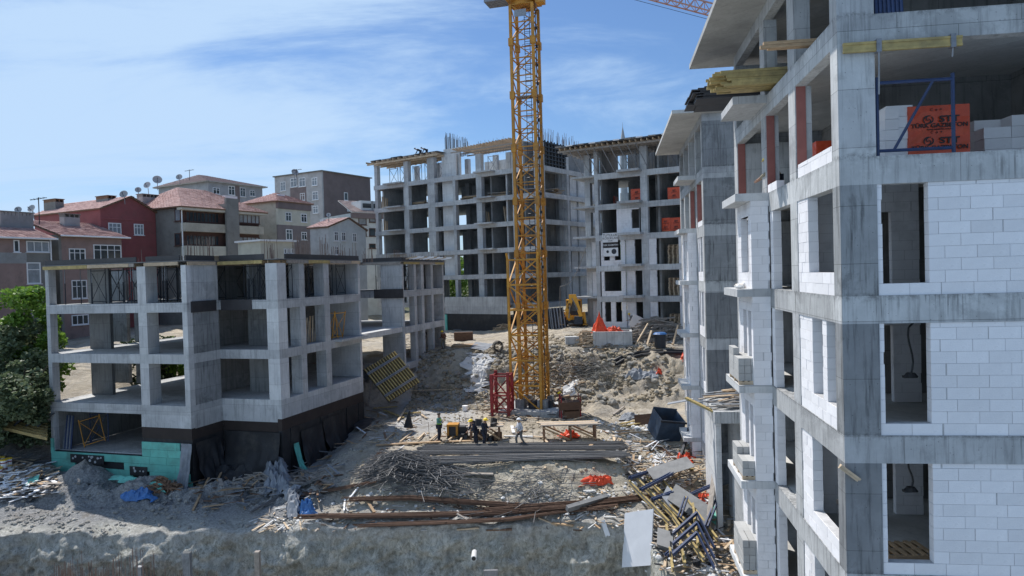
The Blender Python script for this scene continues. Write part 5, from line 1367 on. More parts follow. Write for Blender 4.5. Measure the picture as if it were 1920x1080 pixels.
# stacked timber sticking out over the side of block A
def stick_stack(name, label, fr, u0, u1, v0, z0, n, rows, mat, w_=.1, h_=.06, cat='timber stack', part='plank', group=None, jit=.25):
    t = thing(name, label, cat, fr.w(u0, v0, z0), fr.a, group)
    for r_ in range(rows):
        for k in range(n):
            b = MB(); j = random.uniform(-jit, jit); L_ = u1-u0
            b.box(j, L_+j*.6, k*(w_+.02)+random.uniform(-.02,.02), k*(w_+.02)+w_, r_*(h_+.004), r_*(h_+.004)+h_); o = b.build(part, M[mat], t); o.rotation_euler = (0, 0, random.uniform(-.02,.02))
    return t
vA = A.onu(1440, 150, 0)[0]
stick_stack('timber_stack', 'stack of yellow timber beams sticking out under the big roof slab', A, -1.35, 1.2, vA-.6, 5.48, 8, 6, 'wood_yel', .11, .075, part='beam', jit=.45)
vB = A.onu(1392, 180, 0)[0]
stick_stack('plywood_stack', 'stack of dark plywood sheets sticking out between the two right blocks', A, -1.75, 1.0, vB-1.2, 5.98, 2, 9, 'ply_dark', 1.1, .045, 'plywood stack', 'plywood_sheet', jit=.3)
frame_part(bA, 'low_block', 'conc', .3, 1.1, vB-1.3, vB+.9, 5.332, 5.975)
stick_stack('timber_stack', 'short pair of pale planks projecting high on the nearest block', A, -.95, .9, A.onu(1505, 96, 0)[0], 5.55, 2, 2, 'wood', .12, .08)
# broken board hanging at the corner column
b = MB(); b.box(0,.5,0,.1,0,.05); b.box(0,.48,.02,.08,-.05,-.004); o = b.build('timber_offcut', M['wood_pale']); o.location = A.w(-.12, -.1, A.onv(1577, 875, -.1)[1]); o.rotation_euler = (0, R(38), A.a); tag(o, 'splintered pale board sticking out at the foot of the corner column', 'board')

# ------------------------------------------------------------ scaffolding props under the deck of E, frames elsewhere
random.seed(5)
ef = frame_scaffold('scaffold_frame', 'dark scaffold frame propping the timber roof deck of the left block', 1.15, 2.15, 'steel_dark', E.w(2.3, 1.2, -1.15), E.a, .026, 'x', 'scaffold frames propping the left roof deck')
remember(ef)
spots = [(u, v) for u in (2.3, 3.7, 5.1, 7.6, 9.0) for v in (1.2, 2.6)]+[(u, SB+v) for u in (4.4, 8.2, 11.9, 13.1) for v in (.7, 2.2, 4.0)]
OR9 = ['first','second','third','fourth','fifth','sixth','seventh','eighth','ninth','tenth']
def efl(u, v):
    if v < SB and u < e1: return 'dark scaffold frame under the left roof deck, front bays, %s row, %s from the left' % ('front' if v < 2 else 'rear', OR9[[2.3, 3.7, 5.1, 7.6, 9.0].index(u)])
    return 'dark scaffold frame under the left roof deck, recessed bay, %s row, %s from the left' % (('front','middle','rear')[[.7, 2.2, 4.0].index(round(v-SB, 1))], OR9[[4.4, 8.2, 11.9, 13.1].index(u)])
ef['label'] = efl(2.3, 1.2)
for u, v in spots[1:]: copy_thing(ef, E.w(u, v, -1.15), E.a+random.uniform(-.08,.08), label=efl(u, v))
kk = 0
for v in (SB+1.3, SB+2.9, SB+4.8, SB+6.6, SB+8.2, s2+.8, s2+2.4, s2+4.0, s2+5.6, s2+7.2):
    if v > s3-1: continue
    for uu_, nm in ((.9, 'outer'), (2.3, 'inner')): copy_thing(ef, E.w(UC-uu_, v, -1.15), E.a+R(90)+random.uniform(-.05,.05), label='dark scaffold frame under the left roof deck, side bays, %s row, %s from the corner' % (nm, OR9[kk]))
    kk += 1
for k, v in enumerate((s1+1, s1+2.6, s1+4.4)): copy_thing(ef, E.w(10.2, v, -1.15), E.a+R(80), label=OR9[k]+' dark scaffold frame in the set back bay between the two side wings')
pr = thing('steel_prop', 'thin steel prop under the timber roof deck of the left block', 'prop', E.w(1, .5, -1.15), 0, 'steel props under the left roof deck')
b = MB(); b.tube((0,0,0), (0,0,1.3), .035, n=6); b.build('outer_tube', M['steel_dark'], pr); b = MB(); b.tube((0,0,1.3), (0,0,2.3), .025, n=6); b.box(-.07,.07,-.07,.07,2.3,2.33); b.build('inner_tube', M['steel_grey'], pr); remember(pr)
for k in range(46):
    if k < 20: u, v = random.uniform(.8, e1-.5), random.uniform(.4, 6)
    elif k < 34: u, v = UC-random.uniform(.3,3.5), random.uniform(SB+1, s1)
    else: u, v = UC-random.uniform(.3,3), random.uniform(s2+.5, s3-.4)
    copy_thing(pr, E.w(u, v, -1.15))
# pale timber frame pieces leaning on the second storey, yellow frames
yf = frame_scaffold('scaffold_frame', 'yellow scaffold frame leaning inside the third bay of the left block', 1.1, 1.9, 'crane_hi', E.w(UC-.5, ev(632), -4.14), E.a+R(80), .035, 'x', 'yellow scaffold frames in the left block', (R(10),0,E.a+R(80)))
remember(yf)
lean = []
for k in range(7):
    v = ev(583)+k*.28; b = MB(); b.bar((0,0,0), (.5+random.uniform(-.1,.2), .25, 1.6+random.uniform(-.3,.2)), .09, .05)
    o = b.build('leaning_board', M[random.choice(('wood','wood_pale','wood'))]); o.location = E.w(UC-.7, v, -4.14); o.rotation_euler = (0,0,E.a+R(90)); tag(o, OR9[k]+' brown board from the left leaning beside the yellow frame in the left block', 'board', 'boards leaning in the left block')
copy_thing(yf, E.w(UC-.6, ev(622), -4.14), rot=(R(-8), 0, E.a+R(70)), label='yellow scaffold frame nearer the brown boards in the third bay of the left block')
# basement bay: blue tubes and an orange frame
t = thing('tube_bundle', 'bundle of blue tubes leaning at the left end of the basement opening', 'steel tubes', E.w(.45, .4, -10.15), E.a)
for k in range(6): b = MB(); b.tube((k*.12, 0, 0), (-.25+k*.12, .5, 2.0), .05, n=7); b.build('tube', M['steel_blue' if k%2 else 'steel_grey'], t)
frame_scaffold('scaffold_frame', 'orange scaffold frame tilted in the basement opening of the left block', 1.2, 1.8, 'crane', E.w(1.6, .9, -10.14), 0, .03, 'x', None, (R(-18), R(-14), E.a+R(35)))
frame_scaffold('scaffold_frame', 'dark blue scaffold frame leaning behind the orange one in the basement', 1.2, 2.0, 'steel_blue', E.w(1.3, 1.6, -10.14), 0, .035, 'x', None, (R(-14), R(-8), E.a+R(15)))
# scaffolding in the upper storeys of D and C
df = frame_scaffold('scaffold_frame', 'pale scaffold frame propping the unfinished top of the rear frame', 1.5, 2.3, 'steel_grey', D.w(1.5, 1.5, 12), D.a, .04, 'x', 'scaffold frames in the rear frame')
remember(df)
NTH = ['second','third','fourth','fifth','sixth','seventh','eighth','ninth','tenth','eleventh','twelfth']; NK = 0
df['label'] = 'leftmost pale scaffold frame propping the unfinished top of the rear frame'
for u, v in ((3.4,1.5),(5.2,2),(7.8,1.4),(9.5,2),(11,1.5),(17,2.5),(20.5,2.2),(22.5,3),(25,2),(27,2.8)):
    if u < uR-2: copy_thing(df, D.w(u, v, 12), D.a, label=NTH[NK]+' pale scaffold frame from the left under the unfinished rear frame top'); NK += 1
cf = frame_scaffold('scaffold_frame', 'scaffold frame propping the yellow timber roof of the rear right block', 1.3, 2.2, 'steel_grey', C.w(2.6, 1.2, 9.5), C.a, .035, 'x', 'scaffold frames under the timber roof')
remember(cf)
for u, v in ((4.2,1.4),(5.8,1.3),(8.0,1.2),(9.8,1.4),(11.4,1.2),(3.4,2.8),(-1.5,2.4),(6.6,2.6),(9.0,3)): copy_thing(cf, C.w(u, v, 9.5), C.a, label='scaffold frame propping the timber roof, '+('outer' if v < 2 else 'inner')+' row, '+OR9[[4.2,5.8,8.0,9.8,11.4,3.4,-1.5,6.6,9.0].index(u)%5]+' of its row from the left')
for k in range(9):
    b = MB(); b.tube((0,0,0), (-.75,-1.5,2.35), .04, n=5); o = b.build('raking_prop', M['steel_grey']); o.location = C.w(-1.2+k*.85, .1, 9.5 if k > 1 else 9.5); o.rotation_euler = (0,0,C.a); tag(o, (['leftmost']+NTH)[k]+' raking steel prop'+(' from the left' if k else '')+' holding the overhanging timber roof edge', 'prop', 'raking props under the timber roof')
# boards leaning in D
for (px, py, lb) in ((712,385,'left bay fourth storey'),(712,432,'left bay third storey'),(900,415,'bay left of the crane mast'),(948,415,'bay beside the crane mast')):
    v = 1.0; u, z = D.onv(px, py, v); zf = max(l for l in LD if l < z+.8)
    t = thing('board_stack', 'brown boards leaning in the '+lb+' of the rear frame', 'boards', D.w(u, v, zf), D.a, 'boards leaning in the rear frame')
    for k in range(6): b = MB(); b.bar((k*.28,0,0), (-.5+k*.3,.4,1.9-.1*k), .12, .06); b.build('board', M['wood' if k%2 else 'wood_pale'], t)
for (px, py) in ((935,361),(780,378),(888,364),(1035,357)):
    v = 1.2; u, z = D.onv(px, py, v) ; zf = 9
    t = thing('timber_pile', {935:'highest pile of boards on the fifth floor, left of the crane',780:'small pile of boards in the second bay from the left',888:'flat scatter of boards on the fifth floor edge',1035:'flat boards on the floor right of the crane mast'}[px]+', rear frame', 'timber pile', D.w(u, v, zf) if px < 1000 else D.w(uR-1.2, 3, 9), D.a, 'timber piles in the rear frame')
    for k in range(14):
        b = MB(); b.box(-1.6,1.6,-.1,.1,0,.07); o = b.build('board', M['wood' if k%3 else 'wood_grey'], t); o.location = (random.uniform(-.5,.5), random.uniform(-.3,.8), .08*(k//2)); o.rotation_euler = (0, random.uniform(-.04,.04), random.uniform(-.3,.3))
# pallets stacked in block C openings
for z in (.5, -2.5, -5.5):
    u, zz = C.onv(1265, 470, 1.2); t = thing('pallet_stack', {.5:'tall stack of wooden pallets in the uppermost right opening, rear right block',-2.5:'stack of wooden pallets in the middle right opening, rear right block',-5.5:'stack of wooden pallets on the ground floor, rear right block'}[z], 'pallet stack', C.w(u-.6, 1.0, z), C.a, 'pallet stacks in the rear right block')
    for k in range(13 if z > 0 else 12 if z > -5 else 9):
        b = MB(); b.box(0,1.0,0,.9,k*.14+.09,k*.14+.12)
        for q in range(3): b.box(q*.42,q*.42+.14,0,.9,k*.14,k*.14+.088)
        o = b.build('wooden_pallet', M['wood_pale'], t); o.location = (random.uniform(-.05,.05), 0, 0)
# ------------------------------------------------------------ site clutter
random.seed(21)
U = random.uniform
def inquad(Q, a, b_):
    p = [Vector(q) for q in Q]; t = p[0].lerp(p[1], a).lerp(p[3].lerp(p[2], a), b_); return t.x, t.y
def plank(x0, y0, x1, y1, w_=.14, h_=.05, mat='wood', label='', group='loose boards on the site', l0=.06, l1=.06, name='plank', cat='board', roll=0.):
    p, q = PG(x0, y0, l0), PG(x1, y1, l1); c = (p+q)/2
    b = MB(); b.bar(p-c, q-c, w_, h_); o = b.build(name, M[mat]); o.location = c; return tag(o, label, cat, group)
def rocks(name, n, fn, r0, r1, mat, label, cat):
    b = MB()
    for k in range(n):
        X, Y = fn()
        for _ in range(4):                    # stones gather in drifts
            if noise.noise(Vector((X*.55, Y*.6, 31)))+.35*noise.noise(Vector((X*1.7, Y*1.7, 33))) > U(-.25, .25): break
            X, Y = fn()
        r_ = r0+(r1-r0)*random.random()**3; b.rock((X, Y, gz(X, Y)+r_*.15), r_)
    tag(b.build(name, M[mat] if isinstance(mat, str) else mat), label, cat, kind='stuff')

M['stone_t'] = plain('earth_clods', (.36,.305,.22), .95, .4, .8, .3); M['stone_g'] = plain('grey_rubble', (.36,.345,.31), .95, .45, .8, .3); M['stone_w'] = plain('white_rubble', (.66,.66,.65), .95, .2, .8, .3)
rocks('earth_clods', 7000, lambda: (U(-8.5, 12.5), U(54.5, 63.5)), .03, .26, 'stone_t', 'earth clods on the slope below the rear blocks', 'soil')
rocks('earth_clods', 3500, lambda: (U(-9.5, 9), U(36, 55)), .02, .13, 'stone_t', 'small clods on the working platform', 'soil')
rocks('rubble', 1500, lambda: (U(-8, 12.5), U(54.5, 62.5)), .04, .36, 'stone_g', 'grey rubble on the slope under the crane', 'rubble')
rocks('rubble', 2500, lambda: (U(-30, -9), U(36, 44)), .02, .16, 'stone_g', 'grey gravel on the ledge before the left block', 'rubble')
rocks('rubble', 900, lambda: (U(5.5, 9.3), U(28, 50)), .03, .22, 'stone_w', 'pale rubble between the platform and the right blocks', 'rubble')
rocks('rubble', 1200, lambda: (U(-9, 12), U(61, 68)), .04, .25, 'stone_t', 'loose rubble along the upper terrace edge', 'rubble')
rocks('rubble', 420, lambda: (U(-12, 5.5), U(35.2, 37.3)), .03, .16, 'stone_w', 'pale rubble on the lip of the pit wall', 'rubble')
rocks('rubble', 260, lambda: (U(7.9, 9.0), U(38, 43)), .1, .33, 'stone_w', 'heap of broken white blocks beside the second block', 'rubble')
def heap(X, Y, r, h, mat, label, n=900):           # a cone of loose spoil on the ledge
    b = MB(); nr, na = 14, 36; z0 = gz(X, Y)
    b.v.append((0, 0, h)); 
    for i in range(1, nr+1):
        for j in range(na):
            a = 2*math.pi*j/na; q = r*i/nr*(1+.18*noise.noise(Vector((math.cos(a)*1.5, math.sin(a)*1.5, X)))); x, y = q*math.cos(a), q*math.sin(a)
            z = h*(1-i/nr)**1.2*(1+.3*noise.noise(Vector((x*2, y*2, 1))))+.06*noise.noise(Vector((x*7, y*7, 2)))+gz(X+x, Y+y)-z0-.04; b.v.append((x, y, z))
    b.f = [(0, 1+j, 1+(j+1)%na) for j in range(na)]+[(1+(i-1)*na+j, 1+i*na+j, 1+i*na+(j+1)%na, 1+(i-1)*na+(j+1)%na) for i in range(1, nr) for j in range(na)]; b.m = [0]*len(b.f)
    o = b.build('spoil_heap', M[mat], smooth=True); o.location = (X, Y, z0); tag(o, label, 'soil heap')
p = PG(150, 905); heap(p.x, p.y+.6, 1.9, 1.2, 'earth', 'grey stony spoil heap against the turquoise boards')
p = PG(255, 915); heap(p.x, p.y+.6, 1.8, .6, 'earth', 'flatter grey spoil heap in front of the kerb')
p = PG(1180, 770); heap(p.x-2.2, p.y, 1.6, .8, 'earth', 'sandy soil heap between the work table and the skip')

# rebar: straight bundles on the platform
def bundle(pts, r, n, mat, label, group, name='rebar_bundle', rod=.022, frays=.3):
    c = sum((Vector(p) for p in pts), Vector())/len(pts); t = thing(name, label, 'rebar bundle', c, 0, group); b = MB()
    for k in range(n):
        a, q = U(0, 6.28), r*random.random()**.5; oy, oz = q*math.cos(a)*1.6, abs(q*math.sin(a)); e0, e1_ = U(-frays, frays), U(-frays, frays)
        P = [Vector(p)-c+Vector((0, oy+U(-.03,.03), oz+U(-.02,.02))) for p in pts]; P[0] += (P[0]-P[1]).normalized()*e0; P[-1] += (P[-1]-P[-2]).normalized()*e1_
        for p_, q_ in zip(P, P[1:]): b.bar(p_, q_, rod*1.5, rod*1.5)
    b.build('rods', M[mat], t, kind='stuff'); return t
GB = 'grey rebar bundles on the platform edge'
def strt(x0, y0, x1, y1, l=.1, seg=4):
    p, q = PG(x0, y0), PG(x1, y1); zs = [gz(p.x+(q.x-p.x)*k/30, p.y+(q.y-p.y)*k/30) for k in range(31)]; z = sorted(zs)[25]-.02+l; return [Vector((p.x+(q.x-p.x)*k/seg, p.y+(q.y-p.y)*k/seg, z)) for k in range(seg+1)]
for k, (x0, y0, x1, y1, r_, lb) in enumerate(((800,847,1165,851,.17,'grey rebar bundle furthest back in the long stack'),(790,853,1168,858,.17,'second grey rebar bundle from the back of the long stack'),(782,861,1166,866,.16,'third grey rebar bundle, its left end beside the tangled heap'),(790,869,1172,874,.16,'grey rebar bundle nearest but one in the long stack'),(812,877,1176,883,.1,'thin dark rebar bundle along the front edge of the long stack'))):
    bundle(strt(x0, y0, x1, y1, .12), r_, 60 if r_ > .12 else 26, 'rebar', lb, GB)
for k in range(9):
    x = 800+k*43+U(-8,8); plank(x, 847, x+4, 880, .12, .1, 'wood_pale', ('leftmost','second','third','fourth','fifth','sixth','seventh','eighth','rightmost')[k]+' pale timber bearer under the grey rebar bundles', 'bearers under the rebar', .03, .03)
# rusty bundles on the ledge at the foot of the mound
RB = 'rusty rebar bundles at the foot of the mound'
def curve(pix, l=.12): return [PG(x, y, l) for x, y in pix]
bundle(curve([(690,942),(770,940),(850,946),(960,953),(1060,957)]), .16, 40, 'rust', 'rusty rebar bundle lying highest on the mound foot', RB, frays=1.4)
bundle(curve([(600,975),(680,974),(800,972),(930,968),(1060,958),(1170,945)]), .16, 46, 'rust', 'long rusty rebar bundle sweeping up to the right', RB, frays=1.2)
bundle(curve([(690,991),(790,988),(880,985),(960,980),(1050,966),(1130,958)]), .15, 44, 'rust', 'rusty rebar bundle nearest the pit wall', RB, frays=.8)
bundle(curve([(930,962),(1020,955),(1120,948),(1215,938)]), .2, 50, 'rust', 'rusty rebar bundle ending beside the grey formwork box', RB, frays=1)
bundle(curve([(565,933),(620,925),(680,914)]), .12, 30, 'rust', 'short rusty rebar bundle left of the yellow mound flank', RB, frays=.8)
bundle(curve([(490,955),(545,925),(590,905)]), .12, 30, 'rebar', 'grey rebar bundle in the shaded ditch', RB, frays=.8)
# tangled heap
def tangle(px, py, n, ln, spread, hgt, mat, name, label, cat, wx=1.6, rod=.03, droop=True):
    c = PG(px, py); t = thing(name, label, cat, c); b = MB()
    for k in range(n):
        a = U(-.7, .7) if random.random() < .6 else U(0, 3.14); L_ = ln*U(.4, 1.2); cx_, cy_ = random.gauss(0, spread*wx*.5), random.gauss(0, spread*.4)
        q = math.exp(-((cx_/(spread*wx))**2+(cy_/spread)**2)*1.5); zc = gz(c.x+cx_, c.y+cy_)-c.z+U(.03, hgt)*q
        d = Vector((math.cos(a), math.sin(a)*.8, U(-.12,.18)))*L_/2; m_ = Vector((cx_, cy_, zc)); bend = Vector((U(-.15,.15), U(-.15,.15), U(0,.2)))
        e0, e1_ = m_-d, m_+d
        for e in (e0, e1_): e.z = max(e.z, gz(c.x+e.x, c.y+e.y)-c.z+.02)
        b.bar(e0, m_+bend, rod, rod); b.bar(m_+bend, e1_, rod, rod)
    b.build('rods', M[mat], t, kind='stuff'); return t
tangle(748, 885, 850, 2.0, 1.15, 1.0, 'rebar', 'rebar_heap', 'tangled heap of bent grey rebar at the left end of the straight bundles', 'rebar heap', rod=.022)
tangle(820, 900, 160, 2.2, 1.1, .35, 'rebar', 'rebar_heap', 'thin scatter of bent rods spilling down the mound from the tangled heap', 'rebar heap')
tangle(1010, 925, 70, 3.4, 1.6, .2, 'rebar', 'rebar_heap', 'few long thin rods lying across the shaded right side of the mound', 'rebar heap', 1.8, .022)
tangle(716, 862, 60, .6, .35, .5, 'rust', 'rebar_heap', 'small rusty knot of wire on the left rim of the platform', 'rebar heap', 1, .03)
tangle(1120, 700, 170, 1.7, 1.5, .4, 'leaf_grey' if False else 'stone_g', 'brushwood', 'dry brush and roots on the slope right of the crane', 'brushwood', 1.4, .025)
tangle(1080, 690, 130, 2.0, 2.0, .3, 'wood_grey', 'brushwood', 'dead branches hanging over the terrace edge right of the crane', 'brushwood', 1.6, .03)
tangle(945, 618, 60, 1.6, .9, .9, 'wood_pale', 'brushwood', 'pale brushwood piled against the dark wall behind the crane', 'brushwood', 1, .035)
tangle(520, 905, 130, 1.6, 1.6, .35, 'wood_grey', 'scrap_heap', 'grey scrap wood and wire in the shaded ditch', 'scrap heap', 1.4, .05)
tangle(310, 925, 120, .9, .6, .5, 'wood_brown', 'scrap_heap', 'brown offcuts heaped right of the blue tarpaulin', 'scrap heap', 1.2, .06)
tangle(205, 830, 10, .1, .1, .1, 'wood_brown', 'x', 'x', 'x') if False else None

# splinter and board litter, too small to name one by one
def litter(Q, n, mats, label, ln=(.2, 1.0), w_=(.04,.14), lift=.1, name='board_litter', th=.03):
    b = MB(); ms = [M[m] for m in mats]
    for k in range(n):
        x, y = inquad(Q, random.random(), random.random()); p = PG(x, y, U(.02, lift)); a = U(0, 3.14); d = Vector((math.cos(a), math.sin(a), U(-.25,.25)))*U(*ln)/2
        b.mi = k % len(ms); b.bar(p-d, p+d, U(*w_), th)
    tag(b.build(name, ms), label, 'litter', kind='stuff')
W3 = ('wood', 'wood_pale', 'wood_grey', 'ply_white', 'wood_brown')
litter([(0,885),(100,880),(105,930),(0,945)], 230, ('white','wood_pale','ply_white','wood_grey','white','wood'), 'pale splintered boards and foil heaped at the far left', (.3,1.3), (.06,.28), .55)
litter([(0,840),(85,820),(90,880),(0,890)], 37, ('wood_grey','wood_pale','ply_grey'), 'old boards behind the paint buckets', (.5,1.8), (.08,.2), .4)
litter([(350,880),(640,850),(620,940),(380,960)], 161, ('wood_grey','wood_brown','geo','ply_grey','wood'), 'scrap boards and sheeting in the shaded ditch', (.3,1.6), (.05,.2), .3)
litter([(640,770),(780,750),(800,820),(640,850)], 74, W3, 'board ends under the leaning yellow panel', (.3,1.5), (.05,.16), .15)
litter([(700,810),(1240,800),(1230,840),(700,845)], 90, W3, 'board ends strewn over the working platform', (.15,.9), (.04,.12), .05)
litter([(620,945),(1180,940),(1160,1000),(600,998)], 90, ('stone_w','wood_pale','rust','wood_grey','rust'), 'offcuts among the rusty rebar', (.1,.8), (.03,.1), .08)
litter([(1150,830),(1330,840),(1330,960),(1180,900)], 260, ('wood','wood_pale','wood_grey','ply_white','steel_dark','wood','geo'), 'mixed timber litter beside the right blocks', (.2,1.4), (.04,.14), .5)
litter([(1190,960),(1360,930),(1390,1080),(1240,1080)], 235, ('wood','wood_grey','ply_white','wood_pale','steel_dark'), 'timber litter among the formwork girders', (.2,1.3), (.04,.16), .5)
litter([(1090,900),(1190,930),(1165,990),(1060,990)], 86, ('wood','wood_pale','stone_w','wood_grey'), 'small offcuts on the ledge before the grey box', (.15,.8), (.03,.1), .08)
litter([(1090,645),(1280,640),(1280,655),(1080,660)], 99, ('stone_w','wood_pale','wood_grey','wood'), 'litter along the terrace edge', (.2,1.0), (.05,.15), .2)
litter([(1030,690),(1100,680),(1090,730),(1040,740)], 136, ('wood_pale','wood','white','wood_brown'), 'broken crates dumped on the slope just right of the crane', (.15,.7), (.06,.16), .25)
litter([(760,620),(860,620),(850,670),(750,665)], 80, ('wood_grey','geo','wood_pale','steel_dark'), 'scrap under the stilts of the left block', (.3,1.6), (.05,.18), .2)
litter([(870,740),(1110,735),(1110,790),(900,790)], 124, ('wood_grey','wood_brown','steel_dark','wood_pale'), 'scrap round the crane foot', (.2,1.2), (.05,.2), .25)
litter([(470,950),(600,940),(600,1000),(480,995)], 68, ('stone_w','wood_pale','wood_grey'), 'offcuts at the sunlit lip left of the rusty bundles', (.15,.9), (.03,.1), .1)
b = MB()
for k in range(260):                                  # planks inside the basement opening
    pass
t = thing('timber_pile', 'brown timbers piled on the floor of the basement opening', 'timber pile', E.w(7, 1.6, -10.14), E.a)
for k in range(26): b = MB(); b.bar((U(-1.2,1.5), U(-1,1), .04+.012*k), (U(-1.2,1.5)+.9, U(-.6,1.2), .1+.012*k), .1, .05); b.build('plank', M['wood_brown' if k%3 else 'wood_grey'], t)

# named boards
PLK = [
 (705,838,800,833,'wood','long pale board laid across short bearers, left half',.25),(800,833,888,830,'wood','long pale board laid across short bearers, right half',.25),
 (722,829,738,816,'wood_pale','first short bearer from the left on the platform',.1),(750,832,772,814,'wood_pale','second short bearer from the left on the platform',.1),(783,828,796,815,'wood_pale','third short bearer from the left on the platform',.1),(806,830,820,818,'wood_pale','fourth short bearer from the left, beside the vest wearer',.1),(836,832,850,822,'wood_pale','fifth short bearer, behind the vest wearer',.1),(862,832,868,820,'wood_pale','sixth short bearer near the helmeted pair',.1),
 (1000,822,1024,824,'wood_pale','board on the ground left of the trestle table',.14),(1029,842,1022,824,'wood_pale','board pointing at the trestle table from the rebar stack',.14),(1066,842,1054,826,'wood_pale','short board in front of the trestle table',.14),(1106,841,1114,833,'wood','short brown board right of the trestle table',.2),(1156,843,1150,820,'wood_pale','upright lying board right of the trestle table',.14),
 (1155,812,1190,809,'wood','thin board beyond the sandy heap',.12),(1153,817,1224,812,'wood','long thin board near the blue skip',.12),(945,821,1000,822,'white','white batten behind the white shirted worker',.16),(960,802,963,815,'white','short white board stood near the platform centre',.2),
 (912,785,1010,787,'wood_pale','long board before the crane foot',.12),(1020,788,1060,790,'wood_grey','grey board before the crane foot',.12),(770,735,862,732,'wood_pale','long batten along the foot of the slope',.14),
 (720,772,756,786,'wood_yel','yellow girder end lying under the leaning panel',.2),(752,778,789,776,'wood_yel','yellow board pointing to the vest wearer',.2),(700,768,745,765,'wood_yel','yellow board beneath the leaning panel',.2),(746,792,764,764,'wood_pale','pale board propped across the yellow ones',.14),(790,780,800,787,'wood_pale','tiny pale board right of the yellow ones',.12),
 (686,880,700,866,'wood_pale','batten on the left rim of the platform',.12),(683,935,702,965,'wood','upright lying plank in the rusty rebar',.14),(645,962,647,940,'white','white lath standing in the mound foot',.08),(655,940,672,918,'white','white lath on the yellow flank of the mound',.08),
 (857,968,885,985,'wood_grey','grey board among the rusty bundles',.12),(857,997,898,994,'wood_pale','pale offcut on the lip of the pit wall',.2),(912,998,960,997,'wood_brown','brown offcut on the lip of the pit wall',.2),(1035,985,1075,990,'wood','brown offcut right on the wall lip',.18),(1010,975,1045,990,'wood_pale','pale stick before the grey formwork box',.1),
 (1245,866,1300,884,'wood_yel','orange stained board beside the bright red sheeting',.2),(1262,902,1290,868,'wood_pale','board crossing the orange stained one',.2),(1213,855,1226,848,'wood','short board near the steel rods',.2),(1298,920,1302,968,'wood','brown board standing in the formwork heap',.16),(1318,925,1324,978,'wood','second brown board standing in the formwork heap',.16),(1312,965,1332,935,'wood','third brown board leaning over the red sheeting',.14),
 (1170,765,1150,780,'wood_grey','grey board on the slope foot',.14),(1162,798,1215,788,'wood_yel','yellow plank lying behind the rusty trough',.2),(1165,803,1212,794,'wood_yel','second yellow plank behind the rusty trough',.2),
 (865,892,925,893,'wood_grey','grey timber lying on the crest of the mound',.3)]
for x0, y0, x1, y1, m_, lb, w_ in PLK: plank(x0, y0, x1, y1, w_, .06, m_, lb, None, .12, .12)
# crossed poles by the left block
for x0, y0, x1, y1, l1, lb in ((362,960,418,870,.9,'long pole leaning up out of the ditch, left of the crossed pair'),(392,935,442,868,1.1,'long pole leaning up out of the ditch, right of the crossed pair'),(380,885,440,893,.3,'board lying across the shaded ditch edge'),(395,898,480,885,.3,'yellowish board in the shaded ditch'),(430,935,440,905,.3,'short board on the gravel right of the crossed poles')):
    plank(x0, y0, x1, y1, .11, .08, 'wood' if l1 > .5 else 'wood_grey', lb, None, .1, l1)
# sheeting: crumpled cloth-like sheets
def sheet(Q, mat, name, label, cat, hgt=.35, nx=22, ny=14, fr=2.2, group=None, lifts=(.08,.08,.08,.08), thick=.01, seed=0, ragged=.35):
    c = PG(*inquad(Q, .5, .5)); b = MB(); P = [PG(x, y, l) for (x, y), l in zip(Q, lifts)]
    for i in range(nx+1):
        for j in range(ny+1):
            s, t_ = i/nx, j/ny; p = P[0].lerp(P[1], s).lerp(P[3].lerp(P[2], s), t_)
            e = min(s, 1-s, t_, 1-t_)*4; e = min(1, e)
            n_ = noise.noise(Vector((p.x*fr, p.y*fr, seed+3))); n2_ = noise.noise(Vector((p.x*fr*2.3, p.y*fr*2.3, seed+8)))
            edge_ = (1-e)*ragged*noise.noise(Vector((p.x*3, p.y*3, seed+20)))
            q = Vector((p.x+edge_+n2_*.12, p.y+edge_*.6+n_*.1, max(p.z, gz(p.x, p.y)+.04)+hgt*(.35+abs(n_)*1.3+abs(n2_)*.7)*e)); b.v.append(tuple(q-c))
    b.f = [(i*(ny+1)+j, (i+1)*(ny+1)+j, (i+1)*(ny+1)+j+1, i*(ny+1)+j+1) for i in range(nx) for j in range(ny)]; b.m = [0]*len(b.f)
    o = b.build(name, M[mat], smooth=False); o.location = c; return tag(o, label, cat, group)
sheet([(1090,915),(1148,912),(1145,898),(1096,898)], 'orange_net', 'plastic_sheet', 'bright orange red sheet crumpled on the right shoulder of the mound', 'plastic sheet', .3, fr=4)
sheet([(1266,872),(1300,870),(1298,860),(1268,860)], 'orange_net', 'plastic_sheet', 'bright orange red sheet under the boards near the second block', 'plastic sheet', .3, fr=4, seed=3)
sheet([(1302,968),(1328,960),(1330,930),(1310,930)], 'orange_net', 'plastic_sheet', 'orange red sheet stuck between brown boards in the formwork heap', 'plastic sheet', .35, fr=4, seed=5)
sheet([(1050,823),(1085,823),(1083,816),(1053,816)], 'orange_net', 'plastic_sheet', 'red sheet crumpled under the trestle table', 'plastic sheet', .3, fr=4, seed=7)
sheet([(1278,680),(1284,679),(1284,669),(1278,669)], 'orange_net', 'plastic_sheet', 'scrap of orange sheet at the right end of the slope', 'plastic sheet', .4, 6, 6, 4, seed=8)
sheet([(1231,704),(1240,704),(1240,697),(1232,697)], 'orange_net', 'plastic_sheet', 'small orange scrap beside the grey sheeting on the slope', 'plastic sheet', .4, 6, 6, 4, seed=9)
sheet([(1012,640),(1060,640),(1058,632),(1016,632)], 'wood_pale', 'plastic_sheet', 'dusty pale pink sheeting on the terrace right of the mast', 'plastic sheet', .1, seed=12) if False else None
sheet([(228,942),(290,944),(288,922),(236,925)], 'tarp_blue', 'tarpaulin', 'blue tarpaulin crumpled on the gravel before the left block', 'tarpaulin', .35, fr=3, seed=13)
